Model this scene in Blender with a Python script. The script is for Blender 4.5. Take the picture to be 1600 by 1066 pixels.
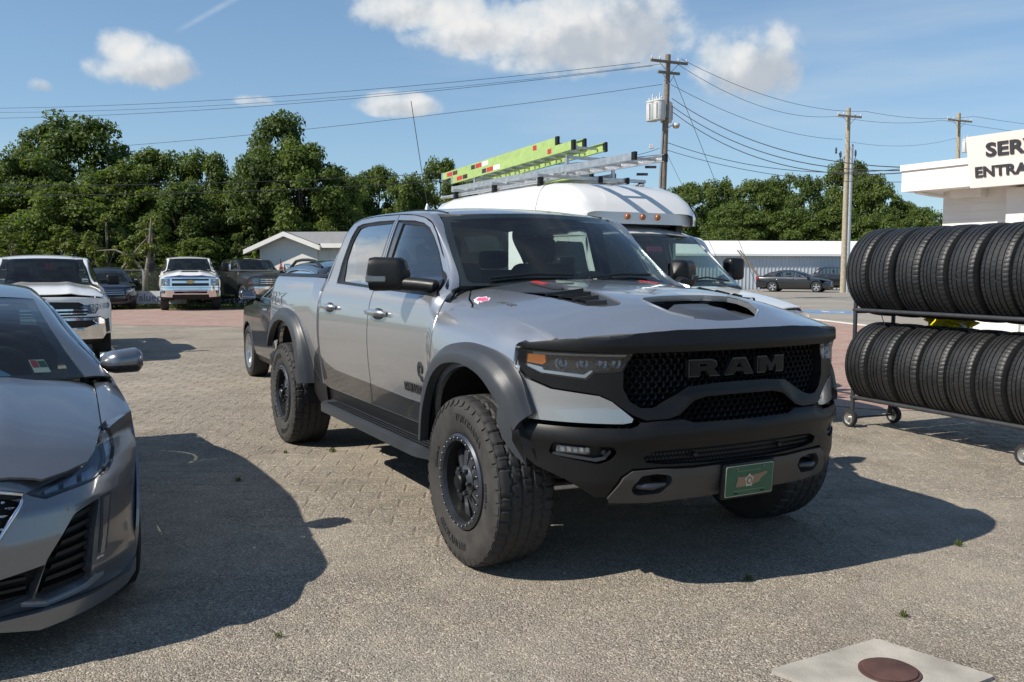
import bpy, bmesh, math, random
import numpy as np
from mathutils import Vector, Matrix, geometry as mgeo
PI = math.pi
rnd = random.Random(7)
for o in list(bpy.data.objects): bpy.data.objects.remove(o)
SC = bpy.context.scene
COL = SC.collection

# ------------------------------------------------------------------ camera
FPX, PITCH, ROLL, CAMH = 1391.0, math.radians(4.68), math.radians(0.12), 1.534
cd = bpy.data.cameras.new('camera'); cam = bpy.data.objects.new('camera', cd); COL.objects.link(cam)
cd.sensor_width = 36.0; cd.lens = FPX / 1600 * 36.0; cd.clip_start = 0.05; cd.clip_end = 5000
cam.location = (0, 0, CAMH); cam.rotation_mode = 'XYZ'
cam.matrix_world = Matrix.Translation((0, 0, CAMH)) @ Matrix.Rotation(math.radians(90) - PITCH, 4, 'X') @ Matrix.Rotation(ROLL, 4, 'Z')
SC.camera = cam

# ------------------------------------------------------------------ sun, sky, exposure
LIGHT = Vector((0.989, 0.42, -1.0)).normalized()          # the way sunlight travels
ELEV = math.asin(-LIGHT.z)
sd = bpy.data.lights.new('sun', 'SUN'); sd.energy = 5.0; sd.angle = math.radians(0.53); sd.color = (1.0, 0.93, 0.82)
sun = bpy.data.objects.new('sun', sd); COL.objects.link(sun); sun.location = (-30, -12, 40)
sun.rotation_euler = LIGHT.to_track_quat('-Z', 'Y').to_euler()
SC.view_settings.view_transform = 'Standard'; SC.view_settings.look = 'None'
SC.view_settings.exposure = 0.32; SC.view_settings.gamma = 1.0; SC.view_settings.use_curve_mapping = False

world = bpy.data.worlds.new('World'); SC.world = world; world.use_nodes = True
wn = world.node_tree.nodes; wl = world.node_tree.links
for n in list(wn): wn.remove(n)
def N(nt, t, **kw):
    n = nt.nodes.new(t)
    for k, v in kw.items(): setattr(n, k, v)
    return n
def build_world():
    nt = world.node_tree
    out = N(nt, 'ShaderNodeOutputWorld'); bg = N(nt, 'ShaderNodeBackground'); bg.inputs['Strength'].default_value = 0.088
    sky = N(nt, 'ShaderNodeTexSky'); sky.sky_type = 'NISHITA'; sky.sun_disc = False
    sky.sun_elevation = ELEV; sky.sun_rotation = math.atan2(-LIGHT.x, -LIGHT.y)
    sky.altitude = 100; sky.air_density = 1.0; sky.dust_density = 0.0; sky.ozone_density = 1.6
    geo = N(nt, 'ShaderNodeTexCoord')
    def mth(op, a, b=None, clamp=False):
        m = N(nt, 'ShaderNodeMath', operation=op); m.use_clamp = clamp
        for i, x in enumerate((a, b)):
            if x is None: continue
            if isinstance(x, (int, float)): m.inputs[i].default_value = x
            else: nt.links.new(x, m.inputs[i])
        return m.outputs[0]
    def ss(x, a, b):
        m = N(nt, 'ShaderNodeMapRange', interpolation_type='SMOOTHSTEP'); nt.links.new(x, m.inputs[0])
        m.inputs[1].default_value = a; m.inputs[2].default_value = b; return m.outputs[0]
    d = geo.outputs['Generated']
    # fractal warp of the view direction gives the cauliflower edges of the cumulus
    def noise(scale, detail, rough=.55, src=d, off=0):
        t = N(nt, 'ShaderNodeTexNoise'); t.inputs['Scale'].default_value = scale
        t.inputs['Detail'].default_value = detail; t.inputs['Roughness'].default_value = rough
        mp = N(nt, 'ShaderNodeMapping'); mp.inputs['Location'].default_value = (off, off * .7, off * 1.3)
        nt.links.new(src, mp.inputs[0]); nt.links.new(mp.outputs[0], t.inputs['Vector']); return t
    sep = N(nt, 'ShaderNodeSeparateXYZ'); nt.links.new(d, sep.inputs[0])
    edge = noise(15, 7, .64).outputs['Fac']; edge2 = noise(4.5, 4, .55, off=3.1).outputs['Fac']
    dens = None; lit = None
    def cdir(px, py):
        u = (px - 800) / FPX; v = -(py - 533) / FPX
        c, s = math.cos(PITCH), math.sin(PITCH)
        return Vector((u, c + v * s, -s + v * c)).normalized()
    # (photo direction, half-width, half-height in radians, flat base) of the clouds that stand over the lot
    C = [(236, 112, .055, .026, 1), (196, 88, .030, .026, .9), (655, 22, .085, .030, .85), (760, 55, .085, .034, .9), (905, 62, .105, .050, 1),
         (960, 30, .070, .040, .8), (1170, 112, .055, .044, 1), (1110, 66, .03, .02, .4), (620, 168, .045, .017, .75), (60, 138, .013, .010, .7), (395, 160, .028, .010, .45),
         (785, 238, .022, .009, .5), (985, 95, .045, .02, .5), (800, 190, .03, .012, .3),
         (-600, 60, .14, .07, 1), (-1500, 190, .2, .05, .9), (2100, 60, .15, .06, 1), (2900, 120, .2, .05, .8)]
    for px, py, a, b, w in C:
        c = cdir(px, py)
        e1 = Vector((c.y, -c.x, 0)).normalized(); e2 = c.cross(e1)
        if e2.z < 0: e2 = -e2
        def dot(vec):
            n = N(nt, 'ShaderNodeVectorMath', operation='DOT_PRODUCT'); nt.links.new(d, n.inputs[0]); n.inputs[1].default_value = vec; return n.outputs['Value']
        x = mth('DIVIDE', dot(e1), a); y = mth('DIVIDE', dot(e2), b)
        # flatter underneath than above
        yd = mth('MULTIPLY', mth('MINIMUM', y, 0.0), 1.5); yu = mth('MAXIMUM', y, 0.0)
        r2 = mth('ADD', mth('MULTIPLY', x, x), mth('ADD', mth('MULTIPLY', yd, yd), mth('MULTIPLY', yu, yu)))
        g = mth('MULTIPLY', mth('EXPONENT', mth('MULTIPLY', r2, -0.8)), w)
        front = mth('GREATER_THAN', dot(c), 0.3)
        g = mth('MULTIPLY', g, front)
        # same puff seen a little toward the sun, for its bright and shaded sides
        xs_ = mth('ADD', x, .32); ys_ = mth('ADD', y, -.55)
        g2 = mth('MULTIPLY', mth('EXPONENT', mth('MULTIPLY', mth('ADD', mth('MULTIPLY', xs_, xs_), mth('MULTIPLY', ys_, ys_)), -0.8)), mth('MULTIPLY', front, w))
        dens = g if dens is None else mth('MAXIMUM', dens, g); lit = g2 if lit is None else mth('MAXIMUM', lit, g2)
    # scattered fair-weather clouds over the rest of the sky, from noise on the cloud deck
    up = mth('MAXIMUM', sep.outputs['Z'], 0.02)
    comb = N(nt, 'ShaderNodeCombineXYZ')
    nt.links.new(mth('DIVIDE', sep.outputs['X'], up), comb.inputs[0]); nt.links.new(mth('DIVIDE', sep.outputs['Y'], up), comb.inputs[1])
    deck = noise(.55, 3, .5, src=comb.outputs[0], off=1.7).outputs['Fac']
    cover = mth('MULTIPLY', ss(deck, .64, .82), ss(sep.outputs['Z'], .30, .5))
    dens = mth('MAXIMUM', dens, mth('MULTIPLY', cover, .8))
    body = mth('ADD', dens, mth('MULTIPLY', mth('SUBTRACT', edge, .5), 1.5))
    body = mth('ADD', body, mth('MULTIPLY', mth('SUBTRACT', edge2, .5), .65))
    def vor(sc, amp):
        v = N(nt, 'ShaderNodeTexVoronoi', feature='F1'); v.inputs['Scale'].default_value = sc; nt.links.new(warp, v.inputs['Vector']); return mth('MULTIPLY', mth('SUBTRACT', .42, v.outputs['Distance']), amp)
    wv = N(nt, 'ShaderNodeVectorMath', operation='MULTIPLY_ADD'); nt.links.new(noise(9, 2, off=5).outputs['Color'], wv.inputs[0]); wv.inputs[1].default_value = (.05, .05, .05); nt.links.new(d, wv.inputs[2]); warp = wv.outputs[0]
    puff = mth('ADD', vor(24, .38), vor(58, .22)); body = mth('ADD', body, puff)
    body = mth('MULTIPLY', body, ss(dens, .08, .40))
    alpha = ss(body, .20, .62)
    core = ss(body, .35, 1.05)
    # thin cirrus veil and a contrail
    cir = N(nt, 'ShaderNodeTexNoise'); mp = N(nt, 'ShaderNodeMapping'); mp.inputs['Scale'].default_value = (1.2, 1.2, 9); mp.inputs['Rotation'].default_value = (0, .22, 0)
    nt.links.new(d, mp.inputs[0]); nt.links.new(mp.outputs[0], cir.inputs['Vector']); cir.inputs['Scale'].default_value = 2.2; cir.inputs['Detail'].default_value = 4
    veil = mth('MULTIPLY', ss(cir.outputs['Fac'], .45, .85), .38)
    n1, n2 = cdir(285, 44), cdir(368, -2)
    pl = n1.cross(n2).normalized()
    vd = N(nt, 'ShaderNodeVectorMath', operation='DOT_PRODUCT'); nt.links.new(d, vd.inputs[0]); vd.inputs[1].default_value = pl
    mid = (n1 * .35 + n2 * .65).normalized(); vm = N(nt, 'ShaderNodeVectorMath', operation='DOT_PRODUCT'); nt.links.new(d, vm.inputs[0]); vm.inputs[1].default_value = mid
    trail = mth('MULTIPLY', ss(mth('ABSOLUTE', vd.outputs['Value']), .0042, .0), mth('MULTIPLY', ss(vm.outputs['Value'], .9986, .9996), mth('MULTIPLY', ss(noise(30, 2).outputs['Fac'], .3, .7), .35)))
    veil = mth('MAXIMUM', veil, trail)
    mixv = N(nt, 'ShaderNodeMix', data_type='RGBA'); nt.links.new(veil, mixv.inputs['Factor']); 
    hs = N(nt, 'ShaderNodeHueSaturation'); hs.inputs['Saturation'].default_value = 1.05; hs.inputs['Value'].default_value = 1.0
    nt.links.new(sky.outputs[0], hs.inputs['Color'])
    tn = N(nt, 'ShaderNodeMix', data_type='RGBA', blend_type='MULTIPLY'); tn.inputs['Factor'].default_value = 1; nt.links.new(hs.outputs[0], tn.inputs['A']); tn.inputs['B'].default_value = (.90, 1.0, 1.10, 1)
    hz_ = N(nt, 'ShaderNodeMix', data_type='RGBA'); hf = mth('MULTIPLY_ADD', mth('EXPONENT', mth('MULTIPLY', mth('MAXIMUM', sep.outputs['Z'], 0.0), -4.0)), .52); hf.node.inputs[2].default_value = .08; nt.links.new(hf, hz_.inputs['Factor']); nt.links.new(tn.outputs['Result'], hz_.inputs['A']); hz_.inputs['B'].default_value = (3.25, 5.1, 6.8, 1)
    nt.links.new(hz_.outputs['Result'], mixv.inputs['A']); mixv.inputs['B'].default_value = (5.6, 6.5, 7.3, 1)
    ccol = N(nt, 'ShaderNodeMix', data_type='RGBA'); nt.links.new(core, ccol.inputs['Factor'])
    ccol.inputs['A'].default_value = (5.2, 6.0, 6.8, 1); ccol.inputs['B'].default_value = (8.4, 8.2, 7.9, 1)
    sun_side = mth('ADD', mth('MULTIPLY', mth('SUBTRACT', dens, lit), 1.3), mth('ADD', mth('MULTIPLY', puff, -.8), mth('MULTIPLY', mth('SUBTRACT', .5, edge), 1.1)))
    shade = mth('MULTIPLY', ss(sun_side, -.10, .55), .85)
    ccol2 = N(nt, 'ShaderNodeMix', data_type='RGBA'); nt.links.new(shade, ccol2.inputs['Factor']); nt.links.new(ccol.outputs['Result'], ccol2.inputs['A']); ccol2.inputs['B'].default_value = (4.3, 4.7, 5.2, 1)
    mixc = N(nt, 'ShaderNodeMix', data_type='RGBA'); nt.links.new(mth('MULTIPLY', alpha, .93), mixc.inputs['Factor'])
    nt.links.new(mixv.outputs['Result'], mixc.inputs['A']); nt.links.new(ccol2.outputs['Result'], mixc.inputs['B'])
    nt.links.new(mixc.outputs['Result'], bg.inputs['Color']); nt.links.new(bg.outputs[0], out.inputs[0])
build_world()
try:
    world.cycles.sampling_method = 'MANUAL'; world.cycles.sample_map_resolution = 256
except Exception: pass

# ------------------------------------------------------------------ pixels to ground (photo pixel gives a direction only)
def ray(px, py):
    u, v = (px - 800), (py - 533)
    cr, sr = math.cos(ROLL), math.sin(ROLL)
    u, v = u * cr + v * sr, -u * sr + v * cr
    u, v = u / FPX, -v / FPX
    c, s = math.cos(PITCH), math.sin(PITCH)
    return Vector((u, c + v * s, -s + v * c))
def at_y(px, py, y):
    d = ray(px, py); t = y / d.y
    return Vector((d.x * t, y, CAMH + d.z * t))
def on_ground(px, py, z=0.0):
    d = ray(px, py); t = (z - CAMH) / d.z
    return Vector((d.x * t, d.y * t, z))

# ------------------------------------------------------------------ interpolation
def cint(xs, ys, x):
    """smooth (monotone Hermite) interpolation; ys (n,) or (n,N) with x (N,)"""
    xs = np.asarray(xs, float); ys = np.asarray(ys, float); x = np.asarray(x, float)
    flat = ys.ndim == 1
    if flat: ys = np.repeat(ys[:, None], x.size, 1)
    xf = np.clip(x.ravel(), xs[0], xs[-1])
    dx = np.diff(xs)[:, None]; s = np.diff(ys, axis=0) / dx
    m = np.zeros_like(ys); m[0] = s[0]; m[-1] = s[-1]
    if len(xs) > 2:
        a, b = s[:-1], s[1:]
        w1 = dx[1:] * 2 + dx[:-1]; w2 = dx[1:] + 2 * dx[:-1]
        with np.errstate(divide='ignore', invalid='ignore'):
            h = (w1 + w2) / (w1 / a + w2 / b)
        m[1:-1] = np.where(a * b > 0, h, 0)
    i = np.clip(np.searchsorted(xs, xf, side='right') - 1, 0, len(xs) - 2)
    k = np.arange(xf.size); h = xs[i + 1] - xs[i]; t = (xf - xs[i]) / h
    r = ((1 + 2 * t) * (1 - t) ** 2 * ys[i, k] + t * (1 - t) ** 2 * h * m[i, k] + t * t * (3 - 2 * t) * ys[i + 1, k] + t * t * (t - 1) * h * m[i + 1, k])
    return r.reshape(x.shape)
def grid2(us, vs, T, u, v):
    u = np.asarray(u, float); v = np.asarray(v, float); sh = u.shape
    R = np.stack([cint(vs, T[i], v.ravel()) for i in range(len(us))])
    return cint(us, R, u.ravel()).reshape(sh)
def bell(x, c, w): return np.exp(-((x - c) / w) ** 2)
def sstep(x, a, b):
    t = np.clip((x - a) / (b - a), 0, 1); return t * t * (3 - 2 * t)
def spline(pts, n=8, closed=True):
    """Catmull-Rom through 2-D points"""
    P = [np.array(p, float) for p in pts]; L = len(P); out = []
    for i in range(L if closed else L - 1):
        g = lambda k: P[k % L] if closed else P[min(max(k, 0), L - 1)]
        a, b, c, d = g(i - 1), g(i), g(i + 1), g(i + 2)
        for j in range(n):
            t = j / n
            out.append(tuple(.5 * ((2 * b) + (c - a) * t + (2 * a - 5 * b + 4 * c - d) * t * t + (3 * b - a - 3 * c + d) * t ** 3)))
    if not closed: out.append(tuple(P[-1]))
    return out
def rounded(pts, r, n=4):
    """round the corners of a polygon; r scalar or per point"""
    out = []; L = len(pts)
    for i in range(L):
        p = np.array(pts[i], float); a = np.array(pts[i - 1], float); b = np.array(pts[(i + 1) % L], float)
        rr = r[i] if isinstance(r, (list, tuple)) else r
        la, lb = np.linalg.norm(a - p), np.linalg.norm(b - p)
        q = min(rr, la * .45, lb * .45)
        if q < 1e-4: out.append(tuple(p)); continue
        p0 = p + (a - p) / la * q; p1 = p + (b - p) / lb * q
        for j in range(n + 1):
            t = j / n
            out.append(tuple((1 - t) ** 2 * p0 + 2 * t * (1 - t) * p + t * t * p1))
    return out
def arc(cx, cz, r, a0, a1, n=24, rz=None):
    rz = rz or r
    return [(cx + r * math.cos(math.radians(a0 + (a1 - a0) * i / n)), cz + rz * math.sin(math.radians(a0 + (a1 - a0) * i / n))) for i in range(n + 1)]
def inpoly(poly, x, y):
    poly = np.asarray(poly); x = np.asarray(x); y = np.asarray(y); c = np.zeros(x.shape, bool)
    x0, y0 = poly[-1]
    for x1, y1 in poly:
        cond = ((y1 > y) != (y0 > y))
        with np.errstate(divide='ignore', invalid='ignore'):
            c ^= cond & (x < (x0 - x1) * (y - y1) / (y0 - y1 + 1e-18) + x1)
        x0, y0 = x1, y1
    return c
def resample(poly, step):
    out = []
    L = len(poly)
    for i in range(L):
        a = np.array(poly[i], float); b = np.array(poly[(i + 1) % L], float)
        d = np.linalg.norm(b - a)
        if d < 1e-6: continue
        k = max(1, int(math.ceil(d / step)))
        for j in range(k): out.append(tuple(a + (b - a) * j / k))
    return out
def clip_poly(poly, n, c):
    """keep the part of a polygon where n.p <= c"""
    out = []
    for i in range(len(poly)):
        a, b = poly[i], poly[(i + 1) % len(poly)]
        da, db = n[0] * a[0] + n[1] * a[1] - c, n[0] * b[0] + n[1] * b[1] - c
        if da <= 0: out.append(a)
        if da * db < 0:
            t = da / (da - db); out.append((a[0] + (b[0] - a[0]) * t, a[1] + (b[1] - a[1]) * t))
    return out

# ------------------------------------------------------------------ meshes
def link(name, me, parent=None):
    o = bpy.data.objects.new(name, me); COL.objects.link(o)
    if parent: o.parent = parent
    return o
def mesh_obj(name, v, f, mat, parent=None, angle=35, kind=None):
    me = bpy.data.meshes.new(name); me.from_pydata([tuple(p) for p in v], [], [tuple(q) for q in f]); me.validate()
    if mat: me.materials.append(mat)
    if angle:
        me.shade_smooth()
        if angle < 180: me.set_sharp_from_angle(angle=math.radians(angle))
    o = link(name, me, parent)
    if kind: o['kind'] = kind
    return o
class G:
    def __init__(s): s.v = []; s.f = []
    def add(s, vs, fs, M=None):
        b = len(s.v)
        s.v += [tuple(M @ Vector(p)) for p in vs] if M is not None else [tuple(p) for p in vs]
        s.f += [tuple(i + b for i in q) for q in fs]; return s
    def box(s, x0, x1, y0, y1, z0, z1, bev=0, M=None, seg=1):
        bm = bmesh.new(); bmesh.ops.create_cube(bm, size=1)
        for q in bm.verts: q.co = Vector((x0 + (x1 - x0) * (q.co.x + .5), y0 + (y1 - y0) * (q.co.y + .5), z0 + (z1 - z0) * (q.co.z + .5)))
        if bev: bmesh.ops.bevel(bm, geom=bm.edges[:], offset=bev, segments=seg, affect='EDGES', profile=.5)
        bm.normal_update(); bm.verts.index_update()
        s.add([q.co for q in bm.verts], [[w.index for w in fc.verts] for fc in bm.faces], M); bm.free(); return s
    def prism(s, poly, a, b, fn=None, M=None):
        """extrude 2-D polygon between depths a and b; fn(u,v,w)->xyz"""
        fn = fn or (lambda u, v, w: (u, v, w)); n = len(poly)
        vs = [fn(u, v, a) for u, v in poly] + [fn(u, v, b) for u, v in poly]
        fs = [tuple(range(n))[::-1], tuple(range(n, 2 * n))] + [(i, (i + 1) % n, n + (i + 1) % n, n + i) for i in range(n)]
        return s.add(vs, fs, M)
    def tube(s, pts, r, n=8, cap=True, closed=False, M=None):
        P = [Vector(p) for p in pts]; L = len(P); R = r if isinstance(r, (list, tuple)) else [r] * L
        vs = []; fs = []; up = None
        for i in range(L):
            t = (P[(i + 1) % L] - P[i - 1]) if closed else (P[min(i + 1, L - 1)] - P[max(i - 1, 0)])
            t = t.normalized() if t.length > 1e-9 else Vector((0, 0, 1))
            if up is None:
                up = Vector((0, 0, 1)) if abs(t.z) < .9 else Vector((1, 0, 0))
            up = (up - t * up.dot(t)).normalized(); sd_ = t.cross(up)
            for j in range(n):
                a = 2 * PI * j / n; vs.append(P[i] + (up * math.cos(a) + sd_ * math.sin(a)) * R[i])
        m = L if closed else L - 1
        for i in range(m):
            for j in range(n):
                k = (i + 1) % L; fs.append((i * n + j, i * n + (j + 1) % n, k * n + (j + 1) % n, k * n + j))
        if cap and not closed: fs += [tuple(range(n))[::-1], tuple(range((L - 1) * n, L * n))]
        return s.add(vs, fs, M)
    def lathe(s, prof, n=32, M=None, closed=False, cap=False):
        """profile of (radius, along) about local Z"""
        vs = []; fs = []; L = len(prof)
        for r, z in prof:
            for j in range(n):
                a = 2 * PI * j / n; vs.append((r * math.cos(a), r * math.sin(a), z))
        for i in range(L if closed else L - 1):
            k = (i + 1) % L
            for j in range(n): fs.append((i * n + j, i * n + (j + 1) % n, k * n + (j + 1) % n, k * n + j))
        if cap: fs += [tuple(range(n))[::-1], tuple(range((L - 1) * n, L * n))]
        return s.add(vs, fs, M)
    def build(s, name, mat, parent=None, angle=35, kind=None): return mesh_obj(name, s.v, s.f, mat, parent, angle, kind)

def patch(name, outline, fn, mat, parent=None, hint=(0, 0, 1), step=.05, holes=(), thick=.012, rim=.0, off=0.0):
    """A panel: 2-D outline filled with an even net, laid on the surface fn(u,v), with a returned edge of depth thick."""
    if len(outline) < 3: return None
    rings = [resample(outline, step)] + [resample(h, step) for h in holes]
    O = np.array(rings[0]); lo = O.min(0); hi = O.max(0)
    gu = np.arange(lo[0] + step * .5, hi[0], step); gv = np.arange(lo[1] + step * .5, hi[1], step)
    if len(gu) and len(gv):
        U, V = np.meshgrid(gu, gv); U = U + (np.arange(len(gv)) % 2)[:, None] * step * .5; U = U.ravel(); V = V.ravel()
        keep = inpoly(rings[0], U, V)
        for h in rings[1:]: keep &= ~inpoly(h, U, V)
        allb = np.concatenate([np.array(r) for r in rings])
        U = U[keep]; V = V[keep]
        if len(U):
            dm = np.min((U[:, None] - allb[None, :, 0]) ** 2 + (V[:, None] - allb[None, :, 1]) ** 2, axis=1)
            ok = dm > (.42 * step) ** 2; U = U[ok]; V = V[ok]
    else: U = V = np.zeros(0)
    pts = []; edges = []
    for r in rings:
        b = len(pts); pts += [Vector(p) for p in r]; edges += [(b + i, b + (i + 1) % len(r)) for i in range(len(r))]
    pts += [Vector((a, b)) for a, b in zip(U, V)]
    v2, e2, f2, ov, oe, of = mgeo.delaunay_2d_cdt(pts, edges, [], 0, 1e-6)
    P2 = np.array([tuple(p) for p in v2]); F = np.array([list(t) for t in f2 if len(t) == 3])
    cen = P2[F].mean(1); keep = inpoly(rings[0], cen[:, 0], cen[:, 1])
    for h in rings[1:]: keep &= ~inpoly(h, cen[:, 0], cen[:, 1])
    F = F[keep]
    u, v = P2[:, 0], P2[:, 1]; e = 1e-3
    p = np.stack(fn(u, v), 1); pu = np.stack(fn(u + e, v), 1) - np.stack(fn(u - e, v), 1); pv = np.stack(fn(u, v + e), 1) - np.stack(fn(u, v - e), 1)
    nn = np.cross(pu, pv); ln = np.linalg.norm(nn, axis=1)[:, None]; nn = nn / np.maximum(ln, 1e-12)
    hv = np.array(hint, float)
    flip = np.sign((nn @ hv)); flip[flip == 0] = 1
    maj = 1 if flip.sum() >= 0 else -1
    nn = nn * maj
    p = p + nn * off
    tri = p[F]; fnrm = np.cross(tri[:, 1] - tri[:, 0], tri[:, 2] - tri[:, 0]); d = (fnrm * nn[F].mean(1)).sum(1)
    F[d < 0] = F[d < 0][:, ::-1]
    V3 = [p]; NN = [nn]; faces = [tuple(t) for t in F]
    if thick:
        cnt = {}
        for t in F:
            for a, b in ((t[0], t[1]), (t[1], t[2]), (t[2], t[0])): cnt[(a, b)] = 1
        bound = [(a, b) for (a, b) in cnt if (b, a) not in cnt]
        base = len(p); idx = {}; ev = []; en = []
        for a, b in bound:
            tang = p[b] - p[a]; o_ = np.cross(tang, (nn[a] + nn[b]) / 2); o_ /= (np.linalg.norm(o_) + 1e-12)
            k = base + len(ev)
            for q, w in ((p[a], 0), (p[b], 0), (p[b] - nn[b] * thick, 1), (p[a] - nn[a] * thick, 1)): ev.append(q); en.append(o_)
            faces.append((k, k + 3, k + 2, k + 1))
        if ev: V3.append(np.array(ev)); NN.append(np.array(en))
    V3 = np.concatenate(V3); NN = np.concatenate(NN)
    me = bpy.data.meshes.new(name); me.from_pydata(V3.tolist(), [], faces); me.materials.append(mat); me.shade_smooth()
    me.normals_split_custom_set_from_vertices(NN.tolist())
    return link(name, me, parent)

_tc = {}
def text_mesh(s, size=1.0, extrude=.02, bold=.0, spacing=1.0):
    key = (s, size, extrude, bold, spacing)
    if key in _tc: return _tc[key]
    cu = bpy.data.curves.new('lettering', 'FONT'); cu.body = s; cu.size = size; cu.extrude = extrude; cu.align_x = 'CENTER'; cu.align_y = 'CENTER'
    cu.offset = bold; cu.space_character = spacing; cu.resolution_u = 3
    o = bpy.data.objects.new('lettering', cu); COL.objects.link(o)
    dg = bpy.context.evaluated_depsgraph_get(); ev = o.evaluated_get(dg); me = ev.to_mesh()
    r = ([tuple(v.co) for v in me.vertices], [tuple(p.vertices) for p in me.polygons])
    ev.to_mesh_clear(); bpy.data.objects.remove(o); bpy.data.curves.remove(cu)
    _tc[key] = r; return r

def thing(name, label, cat, loc=(0, 0, 0), rz=0.0, group=None):
    o = bpy.data.objects.new(name, None); COL.objects.link(o); o.location = loc; o.rotation_euler = (0, 0, rz); o.empty_display_size = .2
    return tag(o, label, cat, group)
def tag(o, label=None, cat=None, group=None, kind=None):
    if label: o['label'] = label
    if cat: o['category'] = cat
    if group: o['group'] = group
    if kind: o['kind'] = kind
    return o
def copy_tree(o, parent=None):
    c = o.copy(); COL.objects.link(c); c.parent = parent
    for ch in o.children: copy_tree(ch, c)
    return c
# ------------------------------------------------------------------ materials
def newmat(name):
    m = bpy.data.materials.new(name); m.use_nodes = True; nt = m.node_tree
    for n in list(nt.nodes): nt.nodes.remove(n)
    out = N(nt, 'ShaderNodeOutputMaterial'); b = N(nt, 'ShaderNodeBsdfPrincipled'); nt.links.new(b.outputs[0], out.inputs[0])
    return m, nt, b, out
def setp(b, **k):
    for a, v in k.items():
        b.inputs[a.replace('_', ' ')].default_value = v
def noise_node(nt, scale, detail=4, rough=.55, coord='Object', src=None, scl=None):
    tc = N(nt, 'ShaderNodeTexCoord'); t = N(nt, 'ShaderNodeTexNoise'); t.inputs['Scale'].default_value = scale; t.inputs['Detail'].default_value = detail; t.inputs['Roughness'].default_value = rough
    if scl:
        mp = N(nt, 'ShaderNodeMapping'); mp.inputs['Scale'].default_value = scl; nt.links.new(tc.outputs[coord], mp.inputs[0]); nt.links.new(mp.outputs[0], t.inputs['Vector'])
    else: nt.links.new(tc.outputs[coord], t.inputs['Vector'])
    return t
def ramp(nt, src, stops):
    r = N(nt, 'ShaderNodeValToRGB'); nt.links.new(src, r.inputs[0]); e = r.color_ramp.elements
    while len(e) < len(stops): e.new(.5)
    for i, (p, c) in enumerate(stops): e[i].position = p; e[i].color = (*c, 1) if len(c) == 3 else c
    return r.outputs[0]
def mixc(nt, fac, a, b, blend='MIX'):
    m = N(nt, 'ShaderNodeMix', data_type='RGBA', blend_type=blend)
    for inp, x in (('Factor', fac), ('A', a), ('B', b)):
        if isinstance(x, (int, float)): m.inputs[inp].default_value = x
        elif isinstance(x, tuple): m.inputs[inp].default_value = (*x, 1) if len(x) == 3 else x
        else: nt.links.new(x, m.inputs[inp])
    return m.outputs['Result']
def vary(c, k): return tuple(min(1, x * k) for x in c)
def simple(name, col, rough=.5, metal=0.0, var=.12, scale=6, bump=0.0, bscale=60, coat=0.0, spec=.5, rvar=.1, **kw):
    """base colour with soft blotches, uneven gloss and a little relief"""
    m, nt, b, o = newmat(name)
    t = noise_node(nt, scale, 5)
    nt.links.new(ramp(nt, t.outputs['Fac'], [(.3, vary(col, 1 - var)), (.7, vary(col, 1 + var))]), b.inputs['Base Color'])
    mr = N(nt, 'ShaderNodeMapRange'); nt.links.new(t.outputs['Fac'], mr.inputs[0]); mr.inputs[1].default_value = .3; mr.inputs[2].default_value = .7
    mr.inputs[3].default_value = max(.02, rough - rvar * rough); mr.inputs[4].default_value = min(1, rough + rvar * rough)
    nt.links.new(mr.outputs[0], b.inputs['Roughness'])
    setp(b, Metallic=metal); b.inputs['Coat Weight'].default_value = coat; b.inputs['Coat Roughness'].default_value = .04; b.inputs['Specular IOR Level'].default_value = spec
    if bump:
        t2 = noise_node(nt, bscale, 6); bp = N(nt, 'ShaderNodeBump'); bp.inputs['Strength'].default_value = bump; bp.inputs['Distance'].default_value = .01
        nt.links.new(t2.outputs['Fac'], bp.inputs['Height']); nt.links.new(bp.outputs[0], b.inputs['Normal'])
    return m
def paint(name, col, metal=.75, rough=.36, dust=.06, coat=1.0):
    """clear-coated car paint with metal flake and a film of dust"""
    m, nt, b, o = newmat(name)
    fl = noise_node(nt, 900, 2); big = noise_node(nt, 2.3, 5)
    c = ramp(nt, fl.outputs['Fac'], [(.35, vary(col, .86)), (.65, vary(col, 1.14))])
    c = mixc(nt, N_dust(nt, big, dust), c, (.45, .41, .35))
    nt.links.new(c, b.inputs['Base Color'])
    setp(b, Metallic=metal, Roughness=rough); b.inputs['Coat Weight'].default_value = coat
    mr = N(nt, 'ShaderNodeMapRange'); nt.links.new(big.outputs['Fac'], mr.inputs[0]); mr.inputs[3].default_value = .015; mr.inputs[4].default_value = .07
    nt.links.new(mr.outputs[0], b.inputs['Coat Roughness'])
    return m
def N_dust(nt, big, k):
    mr = N(nt, 'ShaderNodeMapRange'); nt.links.new(big.outputs['Fac'], mr.inputs[0]); mr.inputs[1].default_value = .35; mr.inputs[2].default_value = .8
    mr.inputs[3].default_value = 0; mr.inputs[4].default_value = k; return mr.outputs[0]
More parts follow.
